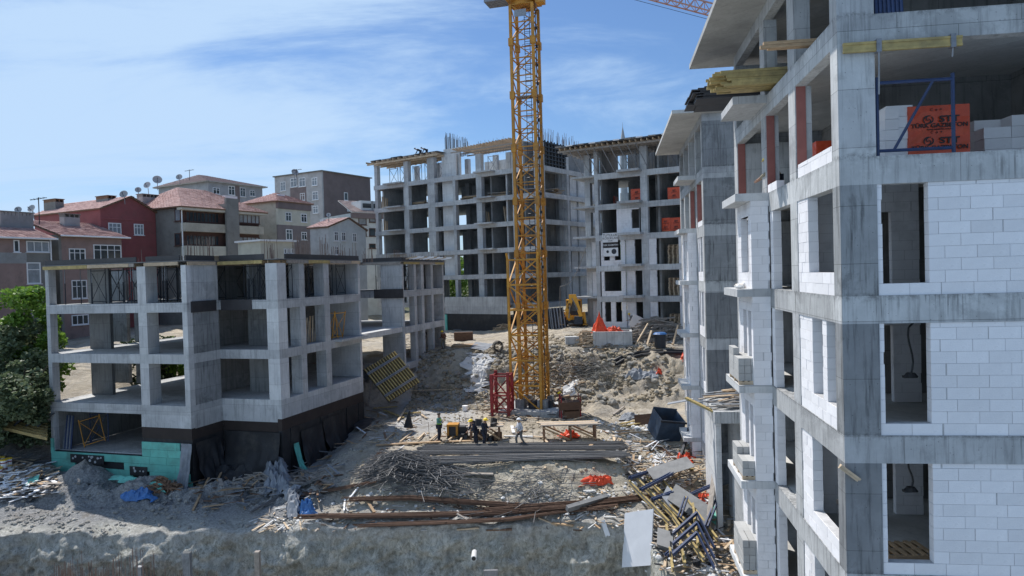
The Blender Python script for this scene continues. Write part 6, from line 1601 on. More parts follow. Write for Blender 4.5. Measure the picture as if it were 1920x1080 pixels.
sheet([(561,972),(590,966),(588,946),(563,950)], 'tarp_blue', 'tarpaulin', 'small brighter blue tarpaulin at the sunlit end of the ditch', 'tarpaulin', .5, fr=4, seed=14)
sheet([(495,935),(545,930),(540,880),(492,872)], 'geo', 'sheeting', 'grey sheeting hanging over scrap in the ditch, half in the sun', 'sheeting', .7, fr=1.6, seed=15, lifts=(.1,.2,.6,.9))
sheet([(535,975),(565,972),(560,925),(535,930)], 'geo', 'sheeting', 'pale grey strip of sheeting at the sunlit end of the ditch', 'sheeting', .5, fr=2, seed=16, lifts=(.1,.1,.5,.4))
sheet([(1172,712),(1232,716),(1236,700),(1180,697)], 'geo', 'sheeting', 'grey sheeting half buried on the slope', 'sheeting', .35, fr=1.6, seed=17)
sheet([(1180,790),(1160,788),(1170,778),(1200,780)], 'geo', 'sheeting', 'grey sheeting scrap at the slope foot', 'sheeting', .3, fr=2, seed=18)
sheet([(385,905),(500,900),(495,870),(400,868)], 'membrane', 'sheeting', 'dark membrane sheet sagging over the ditch edge by the left block', 'sheeting', .6, fr=1.2, seed=19, lifts=(.1,.1,.9,.8))
sheet([(640,800),(690,808),(700,786),(650,780)], 'ply_dark', 'sheeting', 'dark sheet on the shaded dirt slope', 'sheeting', .1, fr=1, seed=22)
sheet([(878,735),(905,740),(935,668),(880,662)], 'stone_w', 'spilled_concrete', 'pale spilled concrete running down the slope left of the crane', 'spilled concrete', .16, 34, 26, fr=2.5, seed=50, ragged=1.6)
sheet([(1062,742),(1080,745),(1082,715),(1068,712)], 'stone_w', 'spilled_concrete', 'small patch of pale concrete on the slope right of the crane', 'spilled concrete', .12, 16, 12, fr=2.5, seed=51, ragged=1.2)
# membrane flaps hanging from the basement wall of E
def flap(u0, v0, u1, v1, z0, z1, out, mat, label, seed, name='membrane_flap'):
    b = MB(); nx, nz = 18, 14; a_, c_ = E.w(u0, v0), E.w(u1, v1); d = (c_-a_).normalized(); nn_ = Vector((d.y, -d.x, 0)); c = (a_+c_)/2
    for i in range(nx+1):
        for j in range(nz+1):
            s, t_ = i/nx, j/nz; p = a_.lerp(c_, s); z = z0+(z1-z0)*t_; n_ = noise.noise(Vector((s*5, t_*2.2, seed)))
            p = p+nn_*(.08+out*(1-t_)**1.6*(.6+.8*abs(n_))+.1*abs(n_)); b.v.append((p.x-c.x, p.y-c.y, z+(.35*noise.noise(Vector((s*6, seed, 0))) if j == 0 else 0)))
    b.f = [(i*(nz+1)+j, (i+1)*(nz+1)+j, (i+1)*(nz+1)+j+1, i*(nz+1)+j+1) for i in range(nx) for j in range(nz)]; b.m = [0]*len(b.f)
    o = b.build(name, M[mat], smooth=True); o.location = (c.x, c.y, 0); tag(o, label, 'membrane', 'loose membrane flaps on the left block')
flap(e1-.7, 0, e1+.05, 0, -12, -9.3, .9, 'geo', 'dusty membrane flap folded down at the end of the turquoise boards', 1)
flap(e1, .2, e1, 2.3, -12, -9.3, .8, 'membrane', 'dark membrane flap on the return wall beside the turquoise boards', 2)
flap(e1+.3, SB-.02, UC-.1, SB-.02, -12, -9.1, 1.0, 'membrane', 'wide dark membrane hanging loose in the recess of the left block', 3)
flap(UC, SB+1.8, UC, SB+4.2, -12.1, -9.4, .8, 'membrane', 'dark membrane bulging off the side wall near the corner', 4)
flap(UC, SB+1.0, UC, SB+1.5, -12, -10.0, 1.0, 'xps', 'turquoise insulation sheet curling off the side wall', 5)
flap(UC, SB+4.3, UC, SB+7.0, -11.6, -9.2, .6, 'membrane', 'dark membrane hanging off the rear half of the side wall', 6)
# yellow girder panel leaning by the left block
Ap, Bp, Cp, Dp = W(681,694,53.6), W(742,656,55.4), W(778,722,54.2), W(722,756,52.6)
ux = ((Bp-Ap)+(Cp-Dp))/2; uy = ((Dp-Ap)+(Cp-Bp))/2; wd, hg = ux.length, uy.length; X_ = ux.normalized(); Z_ = X_.cross(uy).normalized(); 
if Z_.y > 0: Z_ = -Z_
Y_ = Z_.cross(X_); 
pnl = thing('leaning_formwork', 'large yellow formwork panel with girder ribs leaning beside the left block', 'formwork panel', Ap)
pnl.rotation_euler = Matrix((X_, Y_, Z_)).transposed().to_euler(); sg = 1 if Y_.dot(uy) > 0 else -1
def pb(name, m, x0, x1, y0, y1, z0, z1): b = MB(); b.box(x0, x1, min(sg*y0, sg*y1), max(sg*y0, sg*y1), z0, z1); return b.build(name, M[m], pnl)
pb('sheet', 'ply_dark', 0, wd, 0, hg, -.03, -.002)
for k in range(13): x = .04+k*(wd-.16)/12; pb('girder', 'wood_yel', x, x+.09, .02, hg-.02, 0, .18)
for k in range(3): y = hg*(.14+.34*k); pb('waler', 'steel_grey', -.05, wd+.05, y, y+.06, .182, .27); pb('waler', 'steel_grey', -.05, wd+.05, y+.11, y+.17, .182, .27)
plank(690, 762, 700, 720, .14, .06, 'wood_grey', 'grey prop board standing against the yellow formwork panel', None, .05, 1.2)
# work tables
def table(px0, py0, px1, label, hgt=.95, mat='wood', orange=False):
    p, q = PG(px0, py0), PG(px1, py0); z = max(p.z, q.z); t = thing('work_table', label, 'work table', (p.x, p.y, z)); L_ = (q-p).length
    for k in range(4): b = MB(); b.box(-.1+U(-.2,.1), L_+U(-.1,.3), k*.28, k*.28+.26, hgt, hgt+.06); b.build('table_board', M['wood_pale' if k%2 else 'wood_grey'], t)
    for x in (.1, L_*.5, L_-.2):
        for y in (.05, .95): b = MB(); b.box(x, x+.12, y, y+.1, -.2, hgt-.002); b.build('leg', M['wood_brown'], t)
    for y in (.02, 1.06): b = MB(); b.bar((.1, y, hgt-.1), (L_*.5, y, .1), .05, .1); b.bar((L_*.5, y, hgt-.1), (L_-.1, y, .1), .05, .1); b.build('brace', M['wood'], t)
    return t
table(1016, 829, 1122, 'long timber trestle table with pale top in the middle of the platform')
t = table(878, 828, 940, 'dark cluttered work bench behind the helmeted pair', .85)
for k in range(16): b = MB(); b.box(0, U(.2,.7), 0, U(.1,.5), 0, U(.1,.45)); o = b.build('tool', M[random.choice(('steel_dark','wood_brown','steel_dark','black_rub'))], t); o.location = (U(-.2,2.0), U(0,.8), random.choice((.92,.0,.0))); o.rotation_euler = (U(-.3,.3), U(-.3,.3), U(0,3))
# yellow rebar bending machine / generator
p = PG(850, 822); t = thing('site_machine', 'orange boxed site machine with a dark grille beside the vest wearer', 'machine', p, -.1)
for x0, x1, z0, z1 in ((-.4,.3,0,.12),(-.4,.3,.72,.84),(-.4,-.27,.121,.719),(.17,.3,.121,.719)): b = MB(); b.box(x0,x1,0,.7,z0+.02,z1+.02); b.build('frame', M['crane'], t)
b = MB(); b.box(-.268,.168,.06,.64,.14,.73); b.build('grille', M['steel_dark'], t)
b = MB(); b.box(.302,.85,.1,.6,.05,.7); b.build('side_box', M['black_rub'], t)
for x in (-.3,.2): b = MB(); b.tube((x,-.06,.08), (x,.0,.08), .09, n=10); b.build('wheel', M['black_rub'], t)
# machinery at crane foot
for (px, py, lb) in ((1000,772,'dark barrel of scrap at the front foot of the crane'),(1075,785,'rusty steel trough on legs right of the crane'),(1030,772,'dark pile of machinery parts right beside the crane legs')):
    p = PG(px, py); t = thing('scrap_bin' if px != 1075 else 'steel_trough', lb, 'scrap bin' if px != 1075 else 'trough', p, U(-.3,.3))
    if px == 1075:
        b = MB(); b.box(-.9,.6,0,1.0,.6,1.15); b.build('trough', M['rust'], t)
        for x in (-.85,.5):
            for y in (.05,.9): b = MB(); b.box(x,x+.08,y,y+.08,-.1,1.6); b.build('leg', M['crane_red'], t)
        b = MB(); b.box(-.8,.6,.0,.06,1.5,1.6); b.box(-.6,.5,.1,.9,.0,.5); b.build('rail', M['wood_brown'], t)
    else:
        b = MB(); b.tube((0,0,0),(0,0,.85),.36,n=14); b.build('barrel', M['steel_dark'], t)
        for k in range(12): b = MB(); b.box(-.25,.25,-.1,.1,0,U(.1,.3)); o = b.build('scrap_piece', M[random.choice(('steel_dark','rust','wood_brown','steel_grey'))], t); o.location = (U(-.6,.9), U(-.2,.6), U(.0,.6)); o.rotation_euler = (U(-.6,.6), U(-.6,.6), U(0,3))
# skip
M['skip'] = plain('skip_paint', (.06,.10,.16), .6, .5, 2, .2, dirt=.6)
p = PG(1252, 828); t = thing('skip', 'dark blue steel skip tipped forward beside the second block', 'skip', p); t.rotation_euler = (R(20), R(9), R(14))
b = MB(); w_, d_, h_ = 1.65, 1.5, 1.45
for x0,x1,y0,y1,z0,z1 in ((-w_/2,w_/2,0,.05,0,h_),(-w_/2,w_/2,d_-.05,d_,0,h_+.1),(-w_/2,-w_/2+.05,.051,d_-.051,0,h_),(w_/2-.05,w_/2,.051,d_-.051,0,h_),(-w_/2+.051,w_/2-.051,.051,d_-.051,0,.05)):
    b = MB(); b.box(x0,x1,y0,y1,z0,z1); b.build('steel_plate', M['skip'], t)
b = MB(); b.box(-w_/2-.05,w_/2+.05,-.06,-.002,h_-.12,h_); b.build('rim', M['steel_dark'], t)
p = PG(1215, 797); t = thing('steel_trough', 'rusty brown trough lying left of the blue skip', 'trough', p); t.rotation_euler = (R(-20), R(-6), R(-8))
for x0,x1,y0,y1,z0,z1 in ((-.85,.8,0,.05,0,.6),(-.85,.8,.9,.95,0,.9),(-.85,-.8,.051,.899,0,.7),(.75,.8,.051,.899,0,.7)): b = MB(); b.box(x0,x1,y0,y1,z0,z1); b.build('steel_plate', M['rust'], t)
p = PG(1236, 800, .3); b = MB()
for k in range(8): b.box(1.5, 2.6, k*.16, k*.16+.08, 0, .05)
# terrace
p = PG(1145, 648); t = thing('concrete_planter', 'low concrete trough on the terrace with red sheeting on top', 'concrete trough', W(1112, 646, p.y)); t.rotation_euler = (0, 0, R(-8)); tz = gz(t.location.x, p.y); t.location.z = tz-.1
wl_ = (1185-1112)/FPX*p.y; hh = 1.35
for x0,x1,y0,y1 in ((0,wl_,0,.2),(0,wl_,1.8,2.0),(0,.2,.201,1.799),(wl_-.2,wl_,.201,1.799)): b = MB(); b.box(x0,x1,y0,y1,0,hh); b.build('wall', M['conc'], t)
b = MB(); b.box(.201,wl_-.201,.201,1.799,.9,1.0); b.build('infill', M['conc_dark'], t)
def clothpile(loc, r, h, mat, label, cone=False, n=26, m=14, seed=1, name='plastic_sheet', cat='plastic sheet'):
    b = MB(); b.v.append((0,0,h))
    for i in range(1, m+1):
        for j in range(n):
            a = 2*math.pi*j/n; f = i/m; k_ = 1+.35*noise.noise(Vector((math.cos(a)*2.2, math.sin(a)*2.2, seed)))+.2*noise.noise(Vector((math.cos(a)*6, math.sin(a)*6, seed+f)))
            q = r*(f**(1.3 if cone else .6))*k_; b.v.append((q*math.cos(a), q*math.sin(a)*.7, h*(1-f)*(1+.35*noise.noise(Vector((q*math.cos(a)*5, q*math.sin(a)*5, seed))))))
    b.f = [(0, 1+j, 1+(j+1)%n) for j in range(n)]+[(1+(i-1)*n+j, 1+i*n+j, 1+i*n+(j+1)%n, 1+(i-1)*n+(j+1)%n) for i in range(1, m) for j in range(n)]; b.m = [0]*len(b.f)
    o = b.build(name, M[mat]); o.location = loc; tag(o, label, cat)
tl = t.location
clothpile(tl+Vector((.7,.9,1.2)), .75, 1.9, 'orange_net', 'bright red sheet draped over a post, pointed like a tent, on the concrete trough', True, seed=4)
clothpile(tl+Vector((1.9,.6,1.0)), .9, .75, 'orange_net', 'bright red sheet lying in a heap right of the pointed one', seed=6)
pz = PG(1074, 648); bx0 = MB(); bx0.box(-.6,.55,0,.9,-.1,.75); o = bx0.build('concrete_block', M['conc']); o.location = pz; tag(o, 'single concrete cube on the terrace right of the mast', 'concrete block')
tangle(1098, 648, 170, 1.0, .55, 1.3, 'wood_pale', 'scrap_heap', 'pale scrap heap between the concrete cube and the trough', 'scrap heap', 1.1, .1)
tangle(1232, 636, 260, 2.4, 1.3, 1.9, 'wood_grey', 'scrap_heap', 'grey timber heap piled before the pallet stacks', 'scrap heap', 1.5, .12)
for x0, y0, x1, l1 in ((1190,652,1216,1.9),(1213,650,1222,1.2),(1262,648,1272,1.6)):
    plank(x0, y0, x1, y0-4, .16, .08, 'wood_pale', {1190:'pale pole leaning on the grey timber heap at its left end',1213:'short pale pole in the middle of the grey timber heap',1262:'pole at the right end of the grey timber heap'}[x0], None, .1, l1)
p = PG(1238, 652); t = thing('barrel', 'grey barrel with a blue plastic top before the grey timber heap', 'barrel', p)
b = MB(); b.tube((0,0,0),(0,0,1.15),.48,n=16); b.build('drum', M['steel_dark'], t); 
b = MB(); b.tube((0,0,1.152),(0,0,1.3),.6,.45,n=14); b.build('cover', M['tarp_blue'], t)
def pipe(pix, r, label, mat='black_rub', group=None, l=.12, name='pipe', cat='pipe'):
    P = [PG(x, y, l) for x, y in pix]; c = P[0].copy(); b = MB(); b.path([p-c for p in P], r, 7); o = b.build(name, M[mat], smooth=False); o.location = c; tag(o, label, cat, group)
pipe([(1285,661),(1240,660),(1200,663),(1165,672),(1150,680)], .14, 'upper black pipe lying along the terrace edge at right')
pipe([(1285,665),(1245,664),(1205,668),(1172,676),(1155,686)], .14, 'lower black pipe lying along the terrace edge at right')
pipe([(1022,662),(1040,672),(1050,681)], .1, 'short black pipe sticking out right of the mast', 'black_rub')
pipe([(945,655),(970,657),(1000,660),(1030,668)], .05, 'thin dark hose running from the wire coil past the crane', 'black_rub', None, .06, 'hose', 'hose')
# wire coil
p = PG(934, 663, .1); t = thing('wire_coil', 'dark coil of wire standing on the terrace edge left of the crane', 'wire coil', p+Vector((0,0,.5)), R(20))
for k in range(9):
    r_ = .28+.028*k; b = MB(); yy = U(-.16,.16); b.path([(r_*math.cos(a), yy+U(-.03,.03), r_*math.sin(a)) for a in [2*math.pi*j/20 for j in range(21)]], .022, 4); b.build('coil_turn', M['black_rub'], t)
# pale steel sheet, wood pile and plinths on the terrace left of the crane
PNL = 1
o = sheet([(882,659),(910,661),(926,651),(892,649)], 'geo', 'steel_sheet', 'dusty pale panel propped on the terrace edge beside the coil', 'panel', .0, 4, 4, 1, lifts=(.3,.15,.3,.4), seed=30, ragged=0)
t = stick_stack('timber_stack', 'flat stack of brown planks on the terrace behind the standing worker', E, 0, 2.3, 0, 0, 6, 6, 'wood', .2, .05); t.location = PG(850, 655, .05); t.rotation_euler = (0,0,R(-5))
p = PG(868, 640); b = MB(); b.box(-.9,1.0,0,.8,0,.9); o = b.build('crate', M['rust']); o.location = p; tag(o, 'rusty open crate behind the stack of brown planks', 'crate')
# formwork grids leaning near the digger
for k in range(2):
    p = Vector(W(1022+k*14, 612, 72.0)); zz0 = gz(p.x, 72); t = thing('formwork_grid', ('left','right')[k]+' one of two dark formwork panels leaning left of the digger', 'formwork panel', (p.x, 72-k*.4, zz0)); t.rotation_euler = (R(-12), R(-5), 0)
    for q in range(5): b = MB(); b.box(q*.3, q*.3+.1, 0, .1, 0, 2.1); b.build('rib', M['steel_grey'], t)
    for q in range(4): b = MB(); b.box(-.05, 1.4, .102, .2, .2+q*.5, .3+q*.5); b.build('rail', M['steel_dark'], t)
    b = MB(); b.box(-.02, 1.32, .202, .23, 0, 2.1); b.build('sheet', M['ply_dark'], t)
# rope from the rear right block down to the ground
p0, p1, p2 = C.w(*C.onv(1098, 465, -.1)[:1], -.1, C.onv(1098, 465, -.1)[1]), W(1050, 537, 70.5), W(1050, 610, 70.5); b = MB()
pts = [p0.lerp(p1, k/8)+Vector((0,0,-1.1*math.sin(math.pi*k/8))) for k in range(9)]+[p1.lerp(p2, k/3) for k in range(1,4)]; b.path([p-p0 for p in pts], .035, 5); o = b.build('rope', M['wood_grey']); o.location = p0; tag(o, 'pale rope sagging from the corner of the rear right block', 'rope')

# ---- formwork heap at the lower right
def girder(x0, y0, x1, y1, l0, l1, label, mat='wood_yel', name='formwork_girder'):
    p, q = PG(x0, y0, l0), PG(x1, y1, l1); c = (p+q)/2; t = thing(name, label, 'girder', c, 0, 'yellow formwork girders in the heap')
    d = q-c
    b = MB(); b.bar(-d+Vector((0,0,.09)), d+Vector((0,0,.09)), .1, .045); b.build('flange', M[mat], t)
    b = MB(); b.bar(-d-Vector((0,0,.09)), d-Vector((0,0,.09)), .1, .045); b.build('flange', M[mat], t)
    b = MB(); b.bar(-d, d, .035, .135); b.build('web', M['wood_grey'], t)
G0 = [(1180,922,1255,1000,.5,.5),(1196,918,1266,990,.5,.5),(1213,914,1280,985,.5,.5),(1232,905,1296,975,.4,.4),(1245,965,1320,1040,.7,.7),(1262,1000,1320,1075,.8,.6),(1285,968,1345,1040,.9,.7),(1300,985,1310,1060,1.0,.8),(1270,1020,1285,1085,.8,.6),(1250,1010,1262,1090,.6,.5)]
LB = ['topmost left yellow girder of the rack beside the mound','second yellow girder of the rack','third yellow girder of the rack','fourth yellow girder, running under the dark plywood','yellow girder under the lower dark plywood sheet','yellow girder crossing the bottom of the heap','yellow girder lying on the lower plywood sheet','short yellow girder beside the steel brackets','yellow girder left under the steel brackets','outermost yellow girder at the bottom frame edge']
for g_, lb in zip(G0, LB): girder(*g_, lb)
def waler(x0, y0, x1, y1, l0, l1, label, mat='steel_blue'):
    p, q = PG(x0, y0, l0), PG(x1, y1, l1); c = (p+q)/2; d = q-c; t = thing('steel_waler', label, 'steel beam', c, 0, 'dark blue steel walers in the heap')
    s = d.cross(Vector((0,0,1))).normalized()*.07
    for k in (-1, 1): b = MB(); b.bar(-d+s*k, d+s*k, .055, .13); b.build('channel', M[mat], t)
    for k in (-.9, 0, .9): b = MB(); b.bar(d*k-s*1.5, d*k+s*1.5, .1, .02); b.build('plate', M[mat], t)
for a, lb in (((1182,925,1216,912,.8,.8),'upper dark steel waler across the rack'),((1202,948,1262,918,.8,.9),'second dark steel waler across the rack'),((1224,970,1262,956,.9,.9),'third dark steel waler across the rack'),((1275,1018,1288,986,1.2,1.4),'short dark steel waler standing on the lower plywood'),((1325,1028,1345,985,1.0,1.2),'dark steel waler at the right rim of the heap'),((1250,1062,1262,1052,.5,.5),'dark steel waler at the bottom frame edge'),((1290,952,1345,935,.6,.8),'dark steel waler behind the lower plywood')): waler(*a, lb)
def board(P4, th, mat, label, name='plywood_sheet', cat='plywood sheet', lifts=(.9,.9,.9,.9)):
    P = [PG(x, y, l) for (x, y), l in zip(P4, lifts)]; c = sum(P, Vector())/4; n = (P[1]-P[0]).cross(P[3]-P[0]).normalized(); n = n if n.z > 0 else -n
    # make it flat: project the fourth corner
    P[2] = P[1]+P[3]-P[0]; c = sum(P, Vector())/4
    b = MB(); b.add([p-c for p in P]+[p-c-n*th for p in P], [(0,1,2,3),(7,6,5,4),(0,4,5,1),(1,5,6,2),(2,6,7,3),(3,7,4,0)]); o = b.build(name, M[mat]); o.location = c; return tag(o, label, cat)
board([(1212,910),(1226,931),(1306,905),(1288,886)], .03, 'ply_grey', 'upper dark plywood sheet on the girder rack')
board([(1252,970),(1325,1022),(1343,998),(1268,940)], .03, 'ply_grey', 'lower larger dark plywood sheet in the formwork heap')
board([(1242,965),(1258,985),(1268,960),(1252,943)], .03, 'geo', 'small pale grey board left of the lower plywood sheet')
board([(1166,1068),(1220,1064),(1222,984),(1172,985)], .06, 'ply_white', 'large white panel leaning at the bottom of the trench', 'panel', 'panel', (.1,.1,.6,.6))
board([(1126,985),(1137,1012),(1144,1010),(1134,982)], .04, 'ply_white', 'narrow pale board on the lip of the pit wall corner', 'plank', 'board', (.2,.05,.05,.2))
board([(1232,1045),(1262,1055),(1262,1030),(1234,1025)], .3, 'ply_grey', 'grey formwork box under the girders at the bottom', 'formwork_box', 'formwork box', (.6,.6,.9,.9))
board([(1062,966),(1066,972),(1141,945),(1136,938)], .25, 'ply_grey', 'grey wedge shaped formwork box on the ledge under the orange sheet', 'formwork_box', 'formwork box', (.5,.5,.35,.35))
board([(1325,1000),(1332,1020),(1345,960),(1338,945)], .04, 'wood_grey', 'long grey plank standing between heap and block', 'plank', 'board', (.8,.8,2.0,2.0))
board([(1330,985),(1342,995),(1352,945),(1342,935)], .04, 'xps', 'pale turquoise board leaning at the foot of the block', 'insulation_board', 'insulation board', (.3,.3,1.2,1.2))
# angled steel brackets
for k, (x, y) in enumerate(((1262,1038),(1262,1058),(1262,1078))):
    p = PG(x, y, .9); t = thing('steel_bracket', ('upper','middle','lowest')[k]+' of three dark angled steel brackets at the bottom of the heap', 'steel bracket', p, 0, 'angled steel brackets')
    q1, q2 = PG(x+46, y-25, 1.3)-p, PG(x+78, y+22, .8)-p
    for s in (-.05, .05):
        o3 = Vector((0, s, 0)); b = MB(); b.bar(o3, q1+o3, .05, .13); b.build('arm', M['steel_blue'], t); b = MB(); b.bar(q1+o3, q2+o3, .05, .13); b.build('arm', M['steel_blue'], t)
    b = MB(); b.bar(Vector((-.08,0,-.1)), Vector((-.08,0,.12)), .16, .05); b.build('end_plate', M['steel_dark'], t)
# thin rods by the skip, white sacks
bundle([PG(1295,830,1.2), PG(1285,850,.6), PG(1275,868,.2)], .16, 16, 'steel_dark', 'thin dark rods leaning by the balcony next to the skip', 'dark rods', rod=.03)
bundle([PG(1232,845,.3), PG(1262,868,.3), PG(1285,885,.2)], .16, 10, 'rust', 'few rusty rods crossing the litter below the skip', 'dark rods', rod=.03)
# yellow plank and timber litter on B's terrace slab
t = thing('timber_pile', 'grey timber litter heaped on the terrace slab of the second block', 'timber pile', B.w(1.2, -2.4, -6.79), B.a)
for k in range(46): b = MB(); a = U(-.5,.5); L_ = U(.6,2.2); b.bar((-L_/2*math.cos(a), -L_/2*math.sin(a), 0), (L_/2*math.cos(a), L_/2*math.sin(a), U(0,.2)), U(.08,.18), .04); o = b.build('board', M[random.choice(('wood_grey','wood_grey','wood_pale','geo','wood'))], t); o.location = (U(-1.2,1.2), U(-1.4,1.9), .04+.012*k)
p, q = W(1286,746,35.6), W(1345,775,34.4); b = MB(); c = (p+q)/2; b.bar(p-c, q-c, .22, .09); o = b.build('formwork_girder', M['wood_yel']); o.location = c; tag(o, 'yellow girder jutting out over the edge of the terrace slab', 'girder')
p, q = W(1252,757,36.0), W(1300,748,35.6); b = MB(); c = (p+q)/2; b.bar(p-c, q-c, .5, .03); o = b.build('plank', M['geo']); o.location = c; tag(o, 'grey board jutting left from the terrace slab', 'board')
# small stones and a coil on the balconies
t = thing('rubble_heap', 'few broken pieces lying on the balcony above the highest block stack', 'rubble', A.w(-.6, 7.3, -.7), A.a)
for k in range(9): b = MB(); b.rock((U(-.3,.5), U(0,1.6), .08), U(.1,.2)); b.build('piece', M['wood_pale' if k%2 else 'stone_w'], t)

# ---- left side
bk = thing('paint_bucket', 'x', 'bucket', (0,0,0), 0, 'white buckets with yellow lids at the far left')
b = MB(); b.tube((0,0,0),(0,0,.36),.15,.17,12); b.build('pail', M['white'], bk); b = MB(); b.tube((0,0,.361),(0,0,.41),.185,.18,12); b.build('lid', M['yellow'], bk); b = MB(); b.tube((0,0,.2),(0,0,.26),.172,.174,12); b.build('band', M['crane_red'], bk); remember(bk)
first = True; bi = 0
BL = PG(60, 882)
ordn = ['first','second','third','fourth','fifth','sixth','seventh','eighth','ninth']
for i in range(9):
    for j in range(3):
        for k in range(1 if j == 0 else 2):
            X = -29.9-i*.42+U(-.04,.04); Y = 41.3+j*.45+U(-.05,.05); z = gz(X, Y)+k*.415+.02
            row = ('front','middle','back')[j]; lb = f'white bucket with yellow lid, {"upper" if k else "lower"} layer, {row} row, {ordn[i]} from the right'
            if first: bk.location = (X, Y, z); bk['label'] = lb; first = False
            else: copy_thing(bk, (X, Y, z), label=lb)
for k in range(9):                                      # yellow girders leaning at the far left
    if k > 6: continue
    a_, c_ = W(40-k*6, 776+k*4, 46.2-.45*k), W(88, 790+k*5, 45.2-.45*k)
    c = (a_+c_)/2; t = thing('formwork_girder', ordn[k]+' yellow girder from the top in the tilted rack at the far left', 'girder', c, 0, 'yellow girders at the far left')
    d = c_-c; b = MB(); b.bar(-d, d, .12, .05); b.build('flange', M['wood_yel'], t); b = MB(); b.bar(-d-Vector((0,0,.1)), d-Vector((0,0,.1)), .04, .15); b.build('web', M['wood_yel'], t)
for k in range(3):
    a_, c_ = W(18+k*26, 806-k*3, 44.0), W(50+k*26, 776-k*1, 44.4); c = (a_+c_)/2; b = MB(); b.bar(a_-c, c_-c, .12, .1); o = b.build('steel_waler', M['steel_dark']); o.location = c; tag(o, ('left','middle','right')[k]+' dark waler lying across the yellow girders at the far left', 'steel beam')
board([(48,927),(72,917),(75,910),(51,919)], .05, 'xps', 'turquoise board offcut on the white litter at the far left', 'insulation_board', 'insulation board', (.5,.5,.6,.6))
sheet([(205,908),(310,930),(300,915),(215,903)], 'xps', 'insulation_sheet', 'long torn turquoise sheet lying along the kerb of the left block', 'insulation sheet', .1, fr=1.5, seed=40, lifts=(.3,.2,.4,.4))
for k, (px, hh) in enumerate(((8,1.0),(26,1.2),(44,1.1),(62,1.3),(78,1.2))):
    p = W(px, 768-k*4, 47.5); b = MB(); b.box(-.33,.33,0,.04,-1.6,0.0); o = b.build('fence_panel', M['wood_brown']); o.location = p; tag(o, ordn[k]+' rust brown site fence panel from the left, below the trees', 'fence panel', 'rust brown fence panels below the trees')
# rebar cage rising from the pit and posts in front of the wall
b = MB()
for k in range(220):
    X = U(-26.5, -12) if k % 3 else U(-24.5,-17); Y = U(31.8, 33.2); 
    if -22.3 < X < -21.9: continue
    top = -13.2 + 1.5*math.exp(-((X+17.6)/1.3)**2)+1.0*math.exp(-((X+20.5)/1.0)**2)+U(-.35,.3); b.bar((X, Y, -17), (X+U(-.05,.05), Y, top-.35), .017, .017)
for k in range(7): b.bar((-26.5, 32.3+.05*k, -14.0-.35*k), (-12, 32.3, -14.0-.35*k), .022, .022)
t = thing('rebar_cage', 'rusty rebar cage rising out of the pit along its wall at the lower left', 'rebar cage', (0,0,0)); b.build('rods', M['rust_pale'], t, kind='stuff')
b = MB()
for k in range(60): X = U(-26.8,-24.3); Y = U(31,32.4); b.bar((X, Y, -17), (X, Y, -13+U(-.6,.6)), .06, .03)
t = thing('rebar_cage', 'denser rusty cage with pale boards at the bottom left corner', 'rebar cage', (0,0,0)); b.build('rods', M['rust'], t, kind='stuff')
for k in range(5): b = MB(); b.bar((U(-26.5,-25.5), 31, -13.6+U(-.3,.3)), (U(-25,-24), 31.3, -13.5+U(-.3,.3)), .1, .05); b.build('board', M['wood_pale'], t)
for px, yy, wd_, m_, lb in ((350,1036,.34,'conc_dark','dark square post standing against the pit wall'),(482,1034,.22,'wood_grey','pale narrow post standing against the pit wall, right of the dark one'),(262,1062,.22,'steel_grey','short grey post stub before the pit wall')):
    p = W(px, yy, 33.0); b = MB(); b.box(-wd_/2, wd_/2, -.1, .15, -17-p.z, 0); o = b.build('post', M[m_]); o.location = p; tag(o, lb, 'post')
p = W(889, 1042, 33.55); b = MB(); b.tube((0,-.35,0),(0,.4,.02),.13,n=14); o = b.build('drain_pipe', M['stone_w']); o.location = p; tag(o, 'short drain pipe stub in the face of the pit wall', 'pipe')
b = MB(); b.tube((0,-.36,0),(0,-.351,0),.1,n=14); q = b.build('opening', M['black_rub'], o)
p = W(920, 1070, 33.0); b = MB(); b.box(-.32,.32,0,.15,-1.2,0); o = b.build('steel_plate', M['steel_grey']); o.location = p; tag(o, 'small grey steel plate fixed low on the pit wall', 'steel plate')
# starter rods across the platform
t = thing('starter_rods', 'single thin rods standing in the pale slab before the slope', 'rods', PG(850, 800)); b = MB(); c = t.location
for x, y in ((790,795),(805,822),(862,800),(872,790),(895,775),(905,800),(935,800),(945,796),(1000,835),(1010,800),(862,760),(838,752),(880,750)):
    p = PG(x, y)-c; b.bar(p-Vector((0,0,.1)), p+Vector((U(-.05,.05),0,U(.7,1.3))), .025, .025)
b.build('rods', M['rust_pale'], t, kind='stuff')
for (px, py, m_, lb) in ((872,771,'white','white paint pail with red rim on the pale slab'),(766,808,'black_rub','dark jacket hanging on a short post at the left platform rim')):
    p = PG(px, py); b = MB()
    if m_ == 'white': b.tube((0,0,0),(0,0,.42),.2,.22,12); t = b.build('pail', M['white']); t.location = p; tag(t, lb, 'bucket')
    else: b.tube((0,0,.25),(.05,0,1.1),.32,.1,8); b.tube((.05,0,1.1),(.12,0,1.35),.1,.06,8); t = b.build('jacket', M['membrane']); t.location = p; tag(t, lb, 'jacket')
